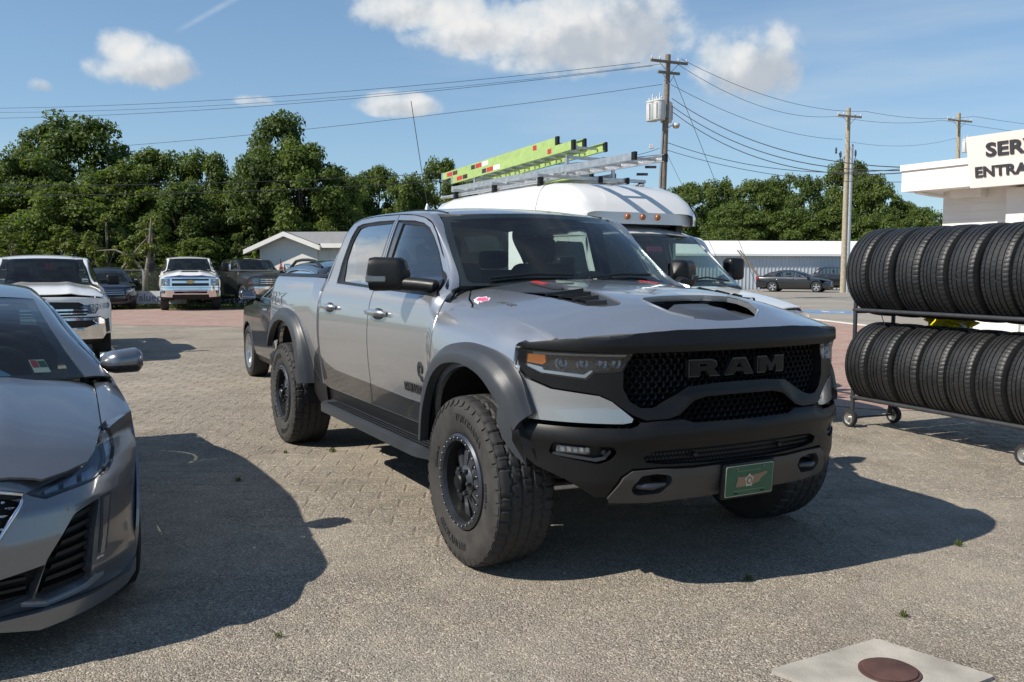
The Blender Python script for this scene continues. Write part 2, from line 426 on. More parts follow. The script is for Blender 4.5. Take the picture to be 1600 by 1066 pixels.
def glass(name, tint, refl=1.0, ior=1.5, rough=0.0):
    m, nt, b, o = newmat(name); nt.nodes.remove(b)
    tr = N(nt, 'ShaderNodeBsdfTransparent'); tr.inputs[0].default_value = (*tint, 1)
    gl = N(nt, 'ShaderNodeBsdfGlossy'); gl.inputs['Roughness'].default_value = rough; gl.inputs[0].default_value = (1, 1, 1, 1)
    t = noise_node(nt, 3, 4)
    lw = N(nt, 'ShaderNodeLayerWeight'); lw.inputs[0].default_value = .5
    pw = N(nt, 'ShaderNodeMath', operation='POWER'); nt.links.new(lw.outputs['Facing'], pw.inputs[0]); pw.inputs[1].default_value = 5
    fr = N(nt, 'ShaderNodeMath', operation='MULTIPLY_ADD'); nt.links.new(pw.outputs[0], fr.inputs[0]); fr.inputs[1].default_value = .96; fr.inputs[2].default_value = .04
    mu = N(nt, 'ShaderNodeMath', operation='MULTIPLY'); mu.use_clamp = True; nt.links.new(fr.outputs[0], mu.inputs[0]); mu.inputs[1].default_value = refl
    mx = N(nt, 'ShaderNodeMixShader'); nt.links.new(mu.outputs[0], mx.inputs[0]); nt.links.new(tr.outputs[0], mx.inputs[1]); nt.links.new(gl.outputs[0], mx.inputs[2])
    # a film of dust that catches the sun
    df = N(nt, 'ShaderNodeBsdfDiffuse'); df.inputs[0].default_value = (.5, .48, .44, 1)
    m2 = N(nt, 'ShaderNodeMixShader'); mr = N(nt, 'ShaderNodeMapRange'); nt.links.new(t.outputs['Fac'], mr.inputs[0]); mr.inputs[3].default_value = .0; mr.inputs[4].default_value = .03
    nt.links.new(mr.outputs[0], m2.inputs[0]); nt.links.new(mx.outputs[0], m2.inputs[1]); nt.links.new(df.outputs[0], m2.inputs[2]); nt.links.new(m2.outputs[0], o.inputs[0])
    return m
M = {}
M['silver'] = paint('silver_metallic_paint', (.42, .43, .45), .74, .27, .05)
M['steel_grey'] = paint('steel_grey_paint', (.178, .19, .207), .72, .30, .05)
M['white_paint'] = paint('white_paint', (.72, .72, .71), 0.0, .4, .12)
M['graphite'] = paint('graphite_paint', (.016, .019, .024), .4, .3, .05)
M['black_paint'] = paint('black_paint', (.006, .007, .009), .0, .3, .02)
M['navy_paint'] = paint('navy_paint', (.012, .016, .03), .3, .3, .05)
M['gloss_black'] = paint('gloss_black', (.010, .010, .011), 0, .25, .05)
M['decal_grey'] = simple('decal_grey', (.10, .105, .115), .45, scale=20)
M['satin_black'] = simple('satin_black_plastic', (.0085, .0088, .0095), .42, spec=.35, scale=9, bump=.05, bscale=500, rvar=.15)
M['bumper_black'] = simple('bumper_black', (.0075, .0078, .0085), .42, scale=5, spec=.28, bump=.03, bscale=600, rvar=.18)
M['flare'] = simple('flare_plastic', (.032, .036, .042), .45, scale=6, bump=.04, bscale=700)
M['skid'] = simple('skid_grey', (.062, .058, .055), .5, .25, scale=8, bump=.03, bscale=300)
M['dark'] = simple('dark_void', (.006, .006, .007), .8)
M['rubber'] = simple('rubber', (.020, .020, .021), .70, scale=14, var=.25, bump=.12, bscale=240)
M['rubber_dusty'] = simple('rubber_dusty', (.033, .031, .029), .8, scale=9, var=.45, bump=.15, bscale=240)
M['rubber_new'] = simple('rubber_new', (.016, .0165, .0175), .48, scale=12, var=.2, bump=.08, bscale=320)
M['wheel_grey'] = simple('wheel_graphite', (.075, .080, .088), .34, .6, scale=12, coat=.3)
M['wheel_ring'] = simple('wheel_ring', (.05, .057, .07), .35, .6, scale=12, coat=.3)
M['bolt'] = simple('bolt_steel', (.17, .175, .19), .35, .9)
M['alloy'] = simple('alloy', (.55, .56, .57), .28, .85, coat=.4)
M['chrome'] = simple('chrome', (.78, .79, .81), .06, 1.0, var=.03)
M['alu'] = simple('aluminium', (.55, .56, .57), .42, .85, scale=18, var=.15)
M['headlight_glass'] = glass('headlight_glass', (.80, .86, .92), 1.5)
M['glass_dark'] = glass('tinted_side_glass', (.46, .54, .51), 3.2, 1.5)
M['glass_wind'] = glass('windscreen_glass', (.66, .76, .71), 1.25)
M['glass_deep'] = glass('deep_tinted_glass', (.12, .14, .15), 1.6)
M['amber'] = simple('amber_lens', (.42, .115, .012), .2, coat=.8)
M['red_lens'] = simple('red_lens', (.35, .008, .012), .2, coat=.8)
M['lamp_silver'] = simple('lamp_reflector', (.24, .26, .29), .18, .8)
M['lamp_clear'] = simple('lamp_clear', (.42, .45, .48), .12, .4, coat=.8)
M['interior'] = simple('interior_black', (.018, .018, .019), .7, bump=.1, bscale=300)
M['interior_grey'] = simple('interior_grey', (.05, .05, .052), .7, bump=.1, bscale=300)
M['mesh_black'] = simple('mesh_black', (.010, .010, .011), .45)
M['letter_black'] = simple('letter_black', (.024, .025, .027), .35)
M['sticker_pink'] = simple('sticker_pink', (.72, .10, .22), .5, var=.3, scale=60)
M['sticker_white'] = simple('sticker_white', (.75, .75, .74), .5)
M['sticker_red'] = simple('sticker_red', (.50, .04, .05), .5)
M['badge_red'] = simple('badge_red', (.45, .03, .03), .35)
M['badge_gold'] = simple('badge_gold', (.55, .40, .14), .3, .5)
M['plate_green'] = simple('plate_green', (.02, .095, .05), .4, scale=30)
M['emblem_rim'] = simple('emblem_rim', (.022, .023, .025), .4)
M['emblem_face'] = simple('emblem_face', (.003, .003, .0035), .35, spec=.25)
M['plate_tan'] = simple('plate_tan', (.26, .16, .095), .5)
M['plate_cream'] = simple('plate_cream', (.45, .44, .34), .5)
M['wall_white'] = simple('white_painted_wall', (.70, .68, .63), .7, scale=1.2, var=.05, bump=.06, bscale=40)
M['trim_white'] = simple('white_trim', (.74, .72, .68), .55, scale=3, var=.04)
M['sign_white'] = simple('sign_white', (.72, .66, .61), .5, scale=1.5, var=.05)
M['metal_wall'] = simple('metal_wall', (.52, .56, .60), .5, .1, scale=.8, var=.06)
M['metal_roof'] = simple('metal_roof_white', (.80, .80, .79), .5, scale=.5, var=.04)
M['wood_pole'] = simple('weathered_pole', (.20, .165, .13), .9, scale=9, var=.35, bump=.3, bscale=30)
M['wood_pole_new'] = simple('pale_pole', (.36, .31, .23), .9, scale=9, var=.25, bump=.3, bscale=30)
M['galv'] = simple('galvanised', (.48, .50, .52), .45, .7, scale=8, var=.15)
M['can_grey'] = simple('transformer_grey', (.56, .57, .57), .5, scale=6, var=.08)
M['wire'] = simple('wire_black', (.03, .03, .032), .6)
M['ladder_green'] = simple('ladder_green', (.32, .44, .15), .5, scale=12, var=.12)
M['yellow'] = simple('yellow_plastic', (.80, .66, .02), .4, scale=8)
M['concrete'] = simple('concrete', (.36, .335, .29), .85, scale=5, var=.24, bump=.25, bscale=90)
M['rust'] = simple('rusty_steel', (.085, .042, .035), .75, .1, scale=8, var=.3, bump=.2, bscale=80)
M['frame_grey'] = simple('rack_steel', (.045, .048, .055), .45, .2, scale=15)
M['caster'] = simple('caster_hub', (.50, .51, .50), .35, .8)
# ------------------------------------------------------------------ ground
def gravel_mat(name, warm=0.0, dark=1.0, red=False):
    m, nt, b, o = newmat(name); tc = N(nt, 'ShaderNodeTexCoord'); P = tc.outputs['Object']
    geo = N(nt, 'ShaderNodeNewGeometry'); P = geo.outputs['Position']
    def vor(scale, feat='F1'):
        v = N(nt, 'ShaderNodeTexVoronoi', feature=feat); v.inputs['Scale'].default_value = scale; nt.links.new(P, v.inputs['Vector']); return v
    def nz(scale, d=5, r=.6):
        t = N(nt, 'ShaderNodeTexNoise'); t.inputs['Scale'].default_value = scale; t.inputs['Detail'].default_value = d; t.inputs['Roughness'].default_value = r; nt.links.new(P, t.inputs['Vector']); return t.outputs['Fac']
    v1 = vor(118); v2 = vor(230); sepc = N(nt, 'ShaderNodeSeparateColor'); nt.links.new(v1.outputs['Color'], sepc.inputs[0])
    stone = ramp(nt, sepc.outputs[0], [(0, (.11, .10, .092)), (.28, (.23, .205, .175)), (.55, (.36, .32, .265)), (.8, (.48, .435, .365)), (1, (.66, .61, .53))])
    sep2 = N(nt, 'ShaderNodeSeparateColor'); nt.links.new(v2.outputs['Color'], sep2.inputs[0])
    fine = ramp(nt, sep2.outputs[0], [(0, (.14, .127, .112)), (.6, (.31, .275, .232)), (1, (.54, .49, .41))])
    col = mixc(nt, ramp(nt, nz(38, 3), [(.42, (0, 0, 0)), (.58, (1, 1, 1))]), stone, fine)
    bind = ramp(nt, v1.outputs['Distance'], [(.35, (1, 1, 1)), (.75, (.42, .42, .42))])
    col = mixc(nt, .75, col, bind, 'MULTIPLY')
    # sandy dust washed over, darker tar, stains
    sand = ramp(nt, nz(.55, 7, .62), [(.46, (0, 0, 0)), (.68, (.5, .5, .5))])
    col = mixc(nt, sand, col, (.42, .385, .325))
    tar = ramp(nt, nz(.9, 6, .6), [(.52, (1, 1, 1)), (.72, (.62, .61, .60))]); col = mixc(nt, .8, col, tar, 'MULTIPLY')
    blot = ramp(nt, nz(5, 6, .65), [(.3, (.82, .81, .79)), (.7, (1.18, 1.13, 1.04))]); col = mixc(nt, .85, col, blot, 'MULTIPLY')
    pat = ramp(nt, nz(.22, 5, .7), [(.50, (0, 0, 0)), (.68, (.38, .38, .38))]); col = mixc(nt, pat, col, (.41, .335, .27))
    nt.links.new(col, b.inputs['Base Color']); setp(b, Roughness=.9); b.inputs['Specular IOR Level'].default_value = .25
    h = N(nt, 'ShaderNodeMath', operation='MULTIPLY'); nt.links.new(v1.outputs['Distance'], h.inputs[0]); h.inputs[1].default_value = -1.0
    h2 = N(nt, 'ShaderNodeMath', operation='MULTIPLY_ADD'); nt.links.new(v2.outputs['Distance'], h2.inputs[0]); h2.inputs[1].default_value = -.45; nt.links.new(h.outputs[0], h2.inputs[2])
    h3 = N(nt, 'ShaderNodeMath', operation='MULTIPLY_ADD'); nt.links.new(nz(9, 5), h3.inputs[0]); h3.inputs[1].default_value = 1.2; nt.links.new(h2.outputs[0], h3.inputs[2])
    bp = N(nt, 'ShaderNodeBump'); bp.inputs['Strength'].default_value = .8; bp.inputs['Distance'].default_value = .007
    nt.links.new(h3.outputs[0], bp.inputs['Height']); nt.links.new(bp.outputs[0], b.inputs['Normal'])
    return m
def brick_mat():
    m, nt, b, o = newmat('red_brick_paving'); geo = N(nt, 'ShaderNodeNewGeometry'); P = geo.outputs['Position']
    br = N(nt, 'ShaderNodeTexBrick'); nt.links.new(P, br.inputs['Vector']); br.inputs['Scale'].default_value = 1.0
    br.inputs['Brick Width'].default_value = .21; br.inputs['Row Height'].default_value = .105; br.inputs['Mortar Size'].default_value = .006
    br.inputs['Color1'].default_value = (.30, .175, .145, 1); br.inputs['Color2'].default_value = (.40, .275, .235, 1); br.inputs['Mortar'].default_value = (.24, .20, .165, 1)
    t = N(nt, 'ShaderNodeTexNoise'); t.inputs['Scale'].default_value = .8; t.inputs['Detail'].default_value = 8; t.inputs['Roughness'].default_value = .65; nt.links.new(P, t.inputs['Vector'])
    t2 = N(nt, 'ShaderNodeTexNoise'); t2.inputs['Scale'].default_value = 22; t2.inputs['Detail'].default_value = 6; nt.links.new(P, t2.inputs['Vector'])
    c = mixc(nt, ramp(nt, t.outputs['Fac'], [(.40, (0, 0, 0)), (.72, (.75, .75, .75))]), br.outputs['Color'], (.36, .285, .235))
    c = mixc(nt, .9, c, ramp(nt, t2.outputs['Fac'], [(.25, (.66, .66, .67)), (.75, (1.25, 1.22, 1.18))]), 'MULTIPLY')
    nt.links.new(c, b.inputs['Base Color']); setp(b, Roughness=.85); b.inputs['Specular IOR Level'].default_value = .3
    bp = N(nt, 'ShaderNodeBump'); bp.inputs['Strength'].default_value = .6; bp.inputs['Distance'].default_value = .01
    a = N(nt, 'ShaderNodeMath', operation='SUBTRACT'); nt.links.new(t2.outputs['Fac'], a.inputs[0]); nt.links.new(br.outputs['Fac'], a.inputs[1])
    nt.links.new(a.outputs[0], bp.inputs['Height']); nt.links.new(bp.outputs[0], b.inputs['Normal']); return m
def asphalt_mat():
    m, nt, b, o = newmat('old_asphalt'); geo = N(nt, 'ShaderNodeNewGeometry'); P = geo.outputs['Position']
    def nz(s, d=6):
        t = N(nt, 'ShaderNodeTexNoise'); t.inputs['Scale'].default_value = s; t.inputs['Detail'].default_value = d; t.inputs['Roughness'].default_value = .6; nt.links.new(P, t.inputs['Vector']); return t.outputs['Fac']
    c = ramp(nt, nz(.25), [(.3, (.235, .215, .185)), (.7, (.31, .285, .245))]); c = mixc(nt, .8, c, ramp(nt, nz(40), [(.3, (.75, .75, .75)), (.7, (1.2, 1.2, 1.2))]), 'MULTIPLY')
    v = N(nt, 'ShaderNodeTexVoronoi', feature='DISTANCE_TO_EDGE'); v.inputs['Scale'].default_value = .22; nt.links.new(P, v.inputs['Vector'])
    c = mixc(nt, ramp(nt, v.outputs['Distance'], [(.0, (.55, .55, .55)), (.012, (0, 0, 0))]), c, (.09, .085, .08))
    nt.links.new(c, b.inputs['Base Color']); setp(b, Roughness=.9); b.inputs['Specular IOR Level'].default_value = .25; return m
M['gravel'] = gravel_mat('worn_exposed_aggregate'); M['brick'] = brick_mat(); M['asphalt'] = asphalt_mat()
def soil_mat():
    m, nt, b, o = newmat('field_grass_soil'); geo = N(nt, 'ShaderNodeNewGeometry'); t = N(nt, 'ShaderNodeTexNoise'); t.inputs['Scale'].default_value = .6; t.inputs['Detail'].default_value = 8; nt.links.new(geo.outputs['Position'], t.inputs['Vector'])
    nt.links.new(ramp(nt, t.outputs['Fac'], [(.3, (.045, .06, .02)), (.55, (.08, .10, .03)), (.75, (.16, .14, .075))]), b.inputs['Base Color']); setp(b, Roughness=.95); return m
M['soil'] = soil_mat()
def sheet(name, poly, z, mat, kind='structure'):
    o = mesh_obj(name, [(x, y, z) for x, y in poly], [tuple(range(len(poly)))], mat, angle=0); o['kind'] = kind; return o
sheet('ground', [(-1500, -600), (1500, -600), (1500, 2500), (-1500, 2500)], -.06, M['soil'])
KERB = [(13.0, -14), (9.95, 21.3), (9.0, 27.8), (8.2, 33), (7.0, 42)]
lot = sheet('parking_lot', [(-26, -12), (13.0, -14)] + KERB[1:4] + [(-30, 33.2)], -.0046, M['gravel'])
sheet('brick_paving', [(-30, 26.0), (-14, 24.3), (-7.3, 23.2), (-3.0, 17.8), (0.6, 13.2), (3.0, 10.4), (3.9, 9.7), (6.0, 9.2), (10.95, 8.6), (9.93, 21.25), (8.98, 27.75), (8.18, 32.95), (-29.8, 33.1)], .0005, M['brick'])
sheet('street', [(13.25, -14), (140, -30), (140, 88), (40, 76), (8, 62), (7.2, 42), (8.4, 33), (9.2, 27.8), (10.15, 21.3)], -.008, M['asphalt'])
g = G()
for (x0, y0), (x1, y1) in zip(KERB[:-1], KERB[1:]):
    g.prism([(x0, y0), (x0 + .2, y0), (x1 + .2, y1), (x1, y1)], -.05, .012)
kerb = g.build('kerb_strip', simple('kerb_paint', (.62, .60, .56), .8, scale=5, var=.15), angle=0); kerb['kind'] = 'structure'
# blue accessible-parking paint, worn, on the street
mk_blue = simple('blue_road_paint', (.10, .24, .46), .8, scale=6, var=.3); mk_white = simple('white_road_paint', (.62, .62, .60), .8, scale=6, var=.2)
rm = thing('road_marking', 'faded blue accessible parking symbol painted on the asphalt', 'marking', (0, 0, 0))
mesh_obj('blue_square', [(10.5, 30.9, -.002), (12.3, 30.9, -.002), (12.2, 32.7, -.002), (10.4, 32.7, -.002)], [(0, 1, 2, 3)], mk_blue, rm, 0)
gw = G(); ring = [(11.3 + .5 * math.cos(a), 31.6 + .42 * math.sin(a)) for a in np.linspace(-2.4, 1.2, 18)]
for i in range(17):
    a, b = ring[i], ring[i + 1]; c = (11.3, 31.6)
    s = lambda p: (c[0] + (p[0] - c[0]) * .75, c[1] + (p[1] - c[1]) * .75)
    gw.add([(*a, .002), (*b, .002), (*s(b), .002), (*s(a), .002)], [(0, 1, 2, 3)])
gw.add([(11.2, 31.7, .002), (11.38, 31.7, .002), (11.38, 32.5, .002), (11.2, 32.5, .002)], [(0, 1, 2, 3)])
gw.build('white_symbol', mk_white, rm, 0)
for i, (xa, ya, xb, yb, lb) in enumerate([(10.2, 33.6, 14.5, 34.2, 'worn white bay line just beyond the blue accessible symbol'), (10.3, 30.2, 14.8, 30.8, 'worn white bay line between the kerb and the blue accessible symbol'), (9.9, 37.0, 14.2, 37.6, 'worn white bay line farthest along the street, toward the metal building')]):
    tag(mesh_obj('parking_line', [(xa, ya, -.003), (xb, yb, -.003), (xb, yb + .11, -.003), (xa, ya + .11, -.003)], [(0, 1, 2, 3)], mk_white, angle=0), lb, 'marking', 'parking bay lines')

# worn paving stones across the lot: the largest in view one by one, the rest as one piece
PX, PY = .305, .205
def paver_geo(w, d, top=0.0, drop=.0042, ch=.011):
    x0, x1, y0, y1 = -w / 2, w / 2, -d / 2, d / 2
    v = [(x0 + ch, y0 + ch, top), (x1 - ch, y0 + ch, top), (x1 - ch, y1 - ch, top), (x0 + ch, y1 - ch, top), (x0, y0, top - drop), (x1, y0, top - drop), (x1, y1, top - drop), (x0, y1, top - drop)]
    return v, [(0, 1, 2, 3), (4, 5, 1, 0), (5, 6, 2, 1), (6, 7, 3, 2), (7, 4, 0, 3)]
def build_pavers():
    pr = random.Random(3); cells = []
    ang = math.radians(1.2); ca, sa = math.cos(ang), math.sin(ang)
    BR = [(-7.3, 23.2), (-3.0, 17.8), (0.6, 13.2), (3.0, 10.4), (3.9, 9.7), (9, 9.1)]
    for j in range(0, 75):
        for i in range(-46, 26):
            x = (i + (.5 if j % 2 else 0)) * PX; y = 4.3 + j * PY
            x, y = x * ca - y * sa, x * sa + y * ca
            ymax = np.interp(x, [p[0] for p in BR], [p[1] for p in BR])
            if y > ymax - .25 or y > 17 or abs(x) > .62 * y + .6: continue
            if y < 5.4 + .5 * math.sin(x * 2.3) + .3 * math.sin(x * 5.1) : continue     # loose grit hides the stones nearer the lens
            cells.append((x, y))
    def vis(c):
        x, y = c
        if -3.2 < x - (.15 * (y)) and x > -1.6 + 0 * y: return 1
        return 0
    # stones seen in the open between the parked cars come first, nearest first
    open_ = [c for c in cells if -2.9 - .16 * (c[1] - 5) < c[0] < .1 - .54 * (c[1] - 5.2) ]
    open_.sort(key=lambda c: c[1]); first = set(open_[:300])
    me = bpy.data.meshes.new('paver'); v, f = paver_geo(PX - .006, PY - .006); me.from_pydata(v, [], f); me.materials.append(M['gravel'])
    rest = G()
    for c in cells:
        tz, tx, ty, rz = pr.uniform(-.0006, .0008), pr.uniform(-.002, .002), pr.uniform(-.0015, .0015), ang + pr.uniform(-.008, .008)
        mtx = Matrix.Translation((c[0], c[1], tz)) @ Matrix.Rotation(rz, 4, 'Z') @ Matrix.Rotation(tx, 4, 'X') @ Matrix.Rotation(ty, 4, 'Y')
        if c in first:
            o = link('paver', me, lot); o.matrix_local = mtx
        else: rest.add(v, f, mtx)
    o = rest.build('pavers', M['gravel'], lot, 0); o['kind'] = 'stuff'
build_pavers()
# loose grit
def build_grit():
    pr = random.Random(11); g = G()
    base = [(1, 0, 0), (-1, 0, 0), (0, 1, 0), (0, -1, 0), (0, 0, 1), (0, 0, -.3)]; fs = [(0, 2, 4), (2, 1, 4), (1, 3, 4), (3, 0, 4), (2, 0, 5), (1, 2, 5), (3, 1, 5), (0, 3, 5)]
    for i in range(9000):
        y = 2.6 + 9 * pr.random() ** 1.9; x = pr.uniform(-.62, .62) * y
        s = pr.uniform(.002, .0055) * (1.7 if pr.random() < .05 else 1); a = pr.random() * 6.28
        mtx = Matrix.Translation((x, y, 0 if y > 5 else -.0046)) @ Matrix.Rotation(a, 4, 'Z') @ Matrix.Diagonal((s * pr.uniform(.8, 1.5), s, s * pr.uniform(.5, .9), 1))
        g.add(base, fs, mtx)
    o = g.build('loose_grit', simple('grit', (.30, .27, .225), .9, scale=160, var=.5), lot, 0); o['kind'] = 'stuff'
build_grit()
# concrete pad with a rusty lid, foreground
pad = tag(G().prism(rounded([(0.985, 3.285), (1.51, 3.575), (1.82, 3.235), (1.30, 2.93)], .02), -.05, .010).build('concrete_pad', M['concrete'], angle=20), 'pale concrete pad set in the gravel around a rusty lid', 'slab')
lid = thing('access_lid', 'round rusty steel lid on the concrete pad', 'lid', (1.435, 3.265, .010))
G().lathe([(.100, 0), (.100, .012), (.092, .016), (0, .018)], 48).build('cover', M['rust'], lid, 30)
G().lathe([(.112, 0), (.112, .006), (.101, .007)], 48).build('rim', M['rust'], lid, 30)
# weeds in the joints
def weed(x, y, s, label):
    pr = random.Random(int(x * 977 + y * 131)); g = G()
    for k in range(34):
        a = pr.random() * 6.28; L = s * pr.uniform(.5, 1.2); r = pr.uniform(0, s * .7); t = pr.uniform(.2, .9)
        bx, by = r * math.cos(a * 3), r * math.sin(a * 3); w = .10 * L
        dx, dy = math.cos(a), math.sin(a); tip = (bx + dx * L * t, by + dy * L * t, L * (1.1 - t) + .006); mid = (bx + dx * L * t * .45, by + dy * L * t * .45, L * (1.15 - t) * .62)
        g.add([(bx, by, 0), (mid[0] - dy * w, mid[1] + dx * w, mid[2]), tip, (mid[0] + dy * w, mid[1] - dx * w, mid[2])], [(0, 1, 2, 3)])
    o = g.build('weed', M['weed'], angle=0); o.location = (x, y, -.004); tag(o, label, 'weed'); return o
def leafmat(name, c1, c2, rough=.6, trans=.35):
    m, nt, b, o = newmat(name); geo = N(nt, 'ShaderNodeNewGeometry')
    t = N(nt, 'ShaderNodeTexNoise'); t.inputs['Scale'].default_value = 1.1; t.inputs['Detail'].default_value = 5; nt.links.new(geo.outputs['Position'], t.inputs['Vector'])
    a = N(nt, 'ShaderNodeMath', operation='MULTIPLY_ADD'); nt.links.new(geo.outputs['Random Per Island'], a.inputs[0]); a.inputs[1].default_value = .45; nt.links.new(t.outputs['Fac'], a.inputs[2])
    col = ramp(nt, a.outputs[0], [(.38, c1), (1.0, c2)]); nt.links.new(col, b.inputs['Base Color']); setp(b, Roughness=rough); b.inputs['Specular IOR Level'].default_value = .35
    tr = N(nt, 'ShaderNodeBsdfTranslucent'); nt.links.new(mixc(nt, 1.0, col, (1.25, 1.35, .55), 'MULTIPLY'), tr.inputs[0]); mx = N(nt, 'ShaderNodeMixShader'); mx.inputs[0].default_value = trans
    nt.links.new(b.outputs[0], mx.inputs[1]); nt.links.new(tr.outputs[0], mx.inputs[2]); nt.links.new(mx.outputs[0], o.inputs[0]); return m
M['weed'] = leafmat('weed_green', (.05, .08, .015), (.12, .16, .035))
for i, (px, py, s, lb) in enumerate([(435, 994, .025, 'small green weed growing in the gravel beside the grey sedan shadow'), (1168, 905, .04, 'green weed at the edge of the pickup shadow'), (1410, 962, .035, 'small weed in a crack near the concrete pad'),
        (520, 706, .05, 'low weed tuft between the rear wheel and running board'), (445, 708, .035, 'tiny weed tuft beside the pickup rear wheel'), (1497, 852, .04, 'small weed in open gravel below the tire rack castor'), (372, 752, .045, 'yellowed weed flattened in the shade of the grey sedan')]):
    p = on_ground(px, py); weed(p.x, p.y, s, lb)
# ------------------------------------------------------------------ trees
M['bark'] = simple('bark', (.085, .068, .05), .95, scale=6, var=.35, bump=.5, bscale=18)
M['bark_pale'] = simple('pale_bark', (.19, .16, .125), .95, scale=6, var=.3, bump=.5, bscale=18)
M['leaf_dark'] = leafmat('oak_leaves', (.042, .072, .018), (.115, .160, .042), trans=.42)
M['leaf_mid'] = leafmat('maple_leaves', (.055, .092, .020), (.155, .200, .050), trans=.45)
M['leaf_light'] = leafmat('young_leaves', (.05, .085, .014), (.17, .20, .035), trans=.32)
def crown_mesh(seed, kind, n=5200, leaf=.24, mat=None):
    """unit-ish crown (radius 1, height about 2): leafy twigs spread on many overlapping clumps"""
    r = np.random.RandomState(seed); pr = random.Random(seed)
    cl = []
    for k in range(120 if kind != 'thin' else 40):
        a = pr.random() * 6.283; h = pr.random()
        if kind == 'round': rad = math.sqrt(max(0, 1 - (2 * h - 1) ** 2)) * (.92 if h > .5 else 1.0)
        elif kind == 'tall': rad = .72 * (math.sin(PI * (h * .82 + .12)) ** .8)
        elif kind == 'broad': rad = (1 - .62 * h ** 2.6) * (.6 + .4 * min(1, h / .2))
        else: rad = .8 * math.sin(PI * (h * .85 + .1))
        q = rad * pr.uniform(.15, 1.0) ** .55; s = pr.uniform(.16, .30) * (1.1 - .3 * h) * (1 if kind != 'thin' else .75)
        cl.append((q * math.cos(a), q * math.sin(a), 2 * h, s, s * pr.uniform(.75, 1.05)))
    w = np.array([c[3] ** 2 for c in cl]); idx = r.choice(len(cl), n, p=w / w.sum()); C = np.array(cl)[idx]
    d = r.normal(size=(n, 3)); d /= np.linalg.norm(d, axis=1)[:, None]; d[:, 2] = np.where(d[:, 2] < -.35, -d[:, 2], d[:, 2])
    rr = r.uniform(.25, 1.15, n) ** .7
    P = C[:, :3] + d * np.stack([C[:, 3], C[:, 3], C[:, 4]], 1) * rr[:, None]
    nrm = d * .8 + r.normal(size=(n, 3)) * .55 + np.array([0, 0, .45]); nrm /= np.linalg.norm(nrm, axis=1)[:, None]
    t = r.normal(size=(n, 3)); t -= nrm * (t * nrm).sum(1)[:, None]; t /= np.linalg.norm(t, axis=1)[:, None]; b = np.cross(nrm, t)
    L = leaf * r.uniform(.55, 1.35, n)[:, None] * .22; Wd = L * r.uniform(.55, .85, n)[:, None]
    bend = nrm * L * .25
    v = np.stack([P - t * L, P + b * Wd - bend * .3, P + t * L * 1.1 - bend, P - b * Wd - bend * .3], 1).reshape(-1, 3)
    f = np.arange(n * 4).reshape(-1, 4)
    me = bpy.data.meshes.new('crown'); me.from_pydata(v.tolist(), [], f.tolist()); me.materials.append(mat)
    return me, cl
def trunk_mesh(seed, cl, mat, lean=0.0):
    pr = random.Random(seed + 99); g = G()
    top = (lean * .5, 0, 1.35)
    base = [(0, 0, -.85), (.01, .01, -.35), (lean * .15, .02, .1), (lean * .3, -.01, .7), top]
    g.tube(base, [.085, .062, .055, .042, .018], 8)
    for c in pr.sample(cl, min(13, len(cl))):
        z0 = max(-.15, c[2] * .55 - .15); s = (lean * .2 * z0, 0, z0); e = (c[0] * .92, c[1] * .92, c[2])
        m_ = (s[0] * .5 + e[0] * .5 + pr.uniform(-.05, .05), s[1] * .5 + e[1] * .5 + pr.uniform(-.05, .05), (s[2] + e[2]) / 2 - .04)
        g.tube([s, m_, e], [.03, .02, .007], 6)
    me = bpy.data.meshes.new('trunk'); me.from_pydata([tuple(p) for p in g.v], [], g.f); me.materials.append(mat); me.shade_smooth(); return me
VAR = {}
for nm, kind, n, leaf, lm, bk in (('oak', 'broad', 32000, .128, 'leaf_dark', 'bark'), ('maple', 'round', 32000, .128, 'leaf_mid', 'bark'), ('poplar', 'tall', 27000, .128, 'leaf_mid', 'bark'), ('elm', 'broad', 32000, .128, 'leaf_mid', 'bark'), ('ash', 'tall', 27000, .128, 'leaf_dark', 'bark'), ('sapling', 'thin', 5600, .17, 'leaf_light', 'bark_pale'), ('shrub', 'round', 15000, .165, 'leaf_mid', 'bark')):
    for q in range(2):
        me, cl = crown_mesh(hash((len(VAR), 3)) % 1000 + 17 * q, kind, n, leaf, M[lm]); VAR[(nm, q)] = (me, trunk_mesh(len(VAR), cl, M[bk], .15 * q))
def tree(kind, q, x, y, rad, h, label, rz=0.0, stem=.42, group=None, name=None, cat='tree'):
    """crown radius rad, total height h"""
    cm, tm = VAR[(kind, q)]; ch = h * (1 - stem * .5)
    o = thing(name or kind + '_tree', label, cat, (x, y, -.05), rz, group)
    c = link('crown', cm, o); t = link('trunk', tm, o); sz = ch / 2.15
    for p in (c, t): p.scale = (rad, rad, sz); p.location = (0, 0, h - 2.12 * sz)
    t.scale = (min(rad, 2.6), min(rad, 2.6), sz); 
    tz = h - 2.12 * sz; 
    if tz - .85 * sz > 0: t.scale.z = sz; t.location.z = .83 * sz if tz > .85 * sz else tz
    return o
def px_tree(kind, q, px, top, y, wpx, label, rz=0.0, group=None, **k):
    """a tree whose crown top shows at (px, top) standing at distance y"""
    p = at_y(px, top, y); h = p.z + .05; return tree(kind, q, p.x, y, 1.12 * wpx / FPX * y, h, label, rz, group=group, **k)
LW = 'trees of the wood behind the lot'; RW = 'trees behind the metal shed'
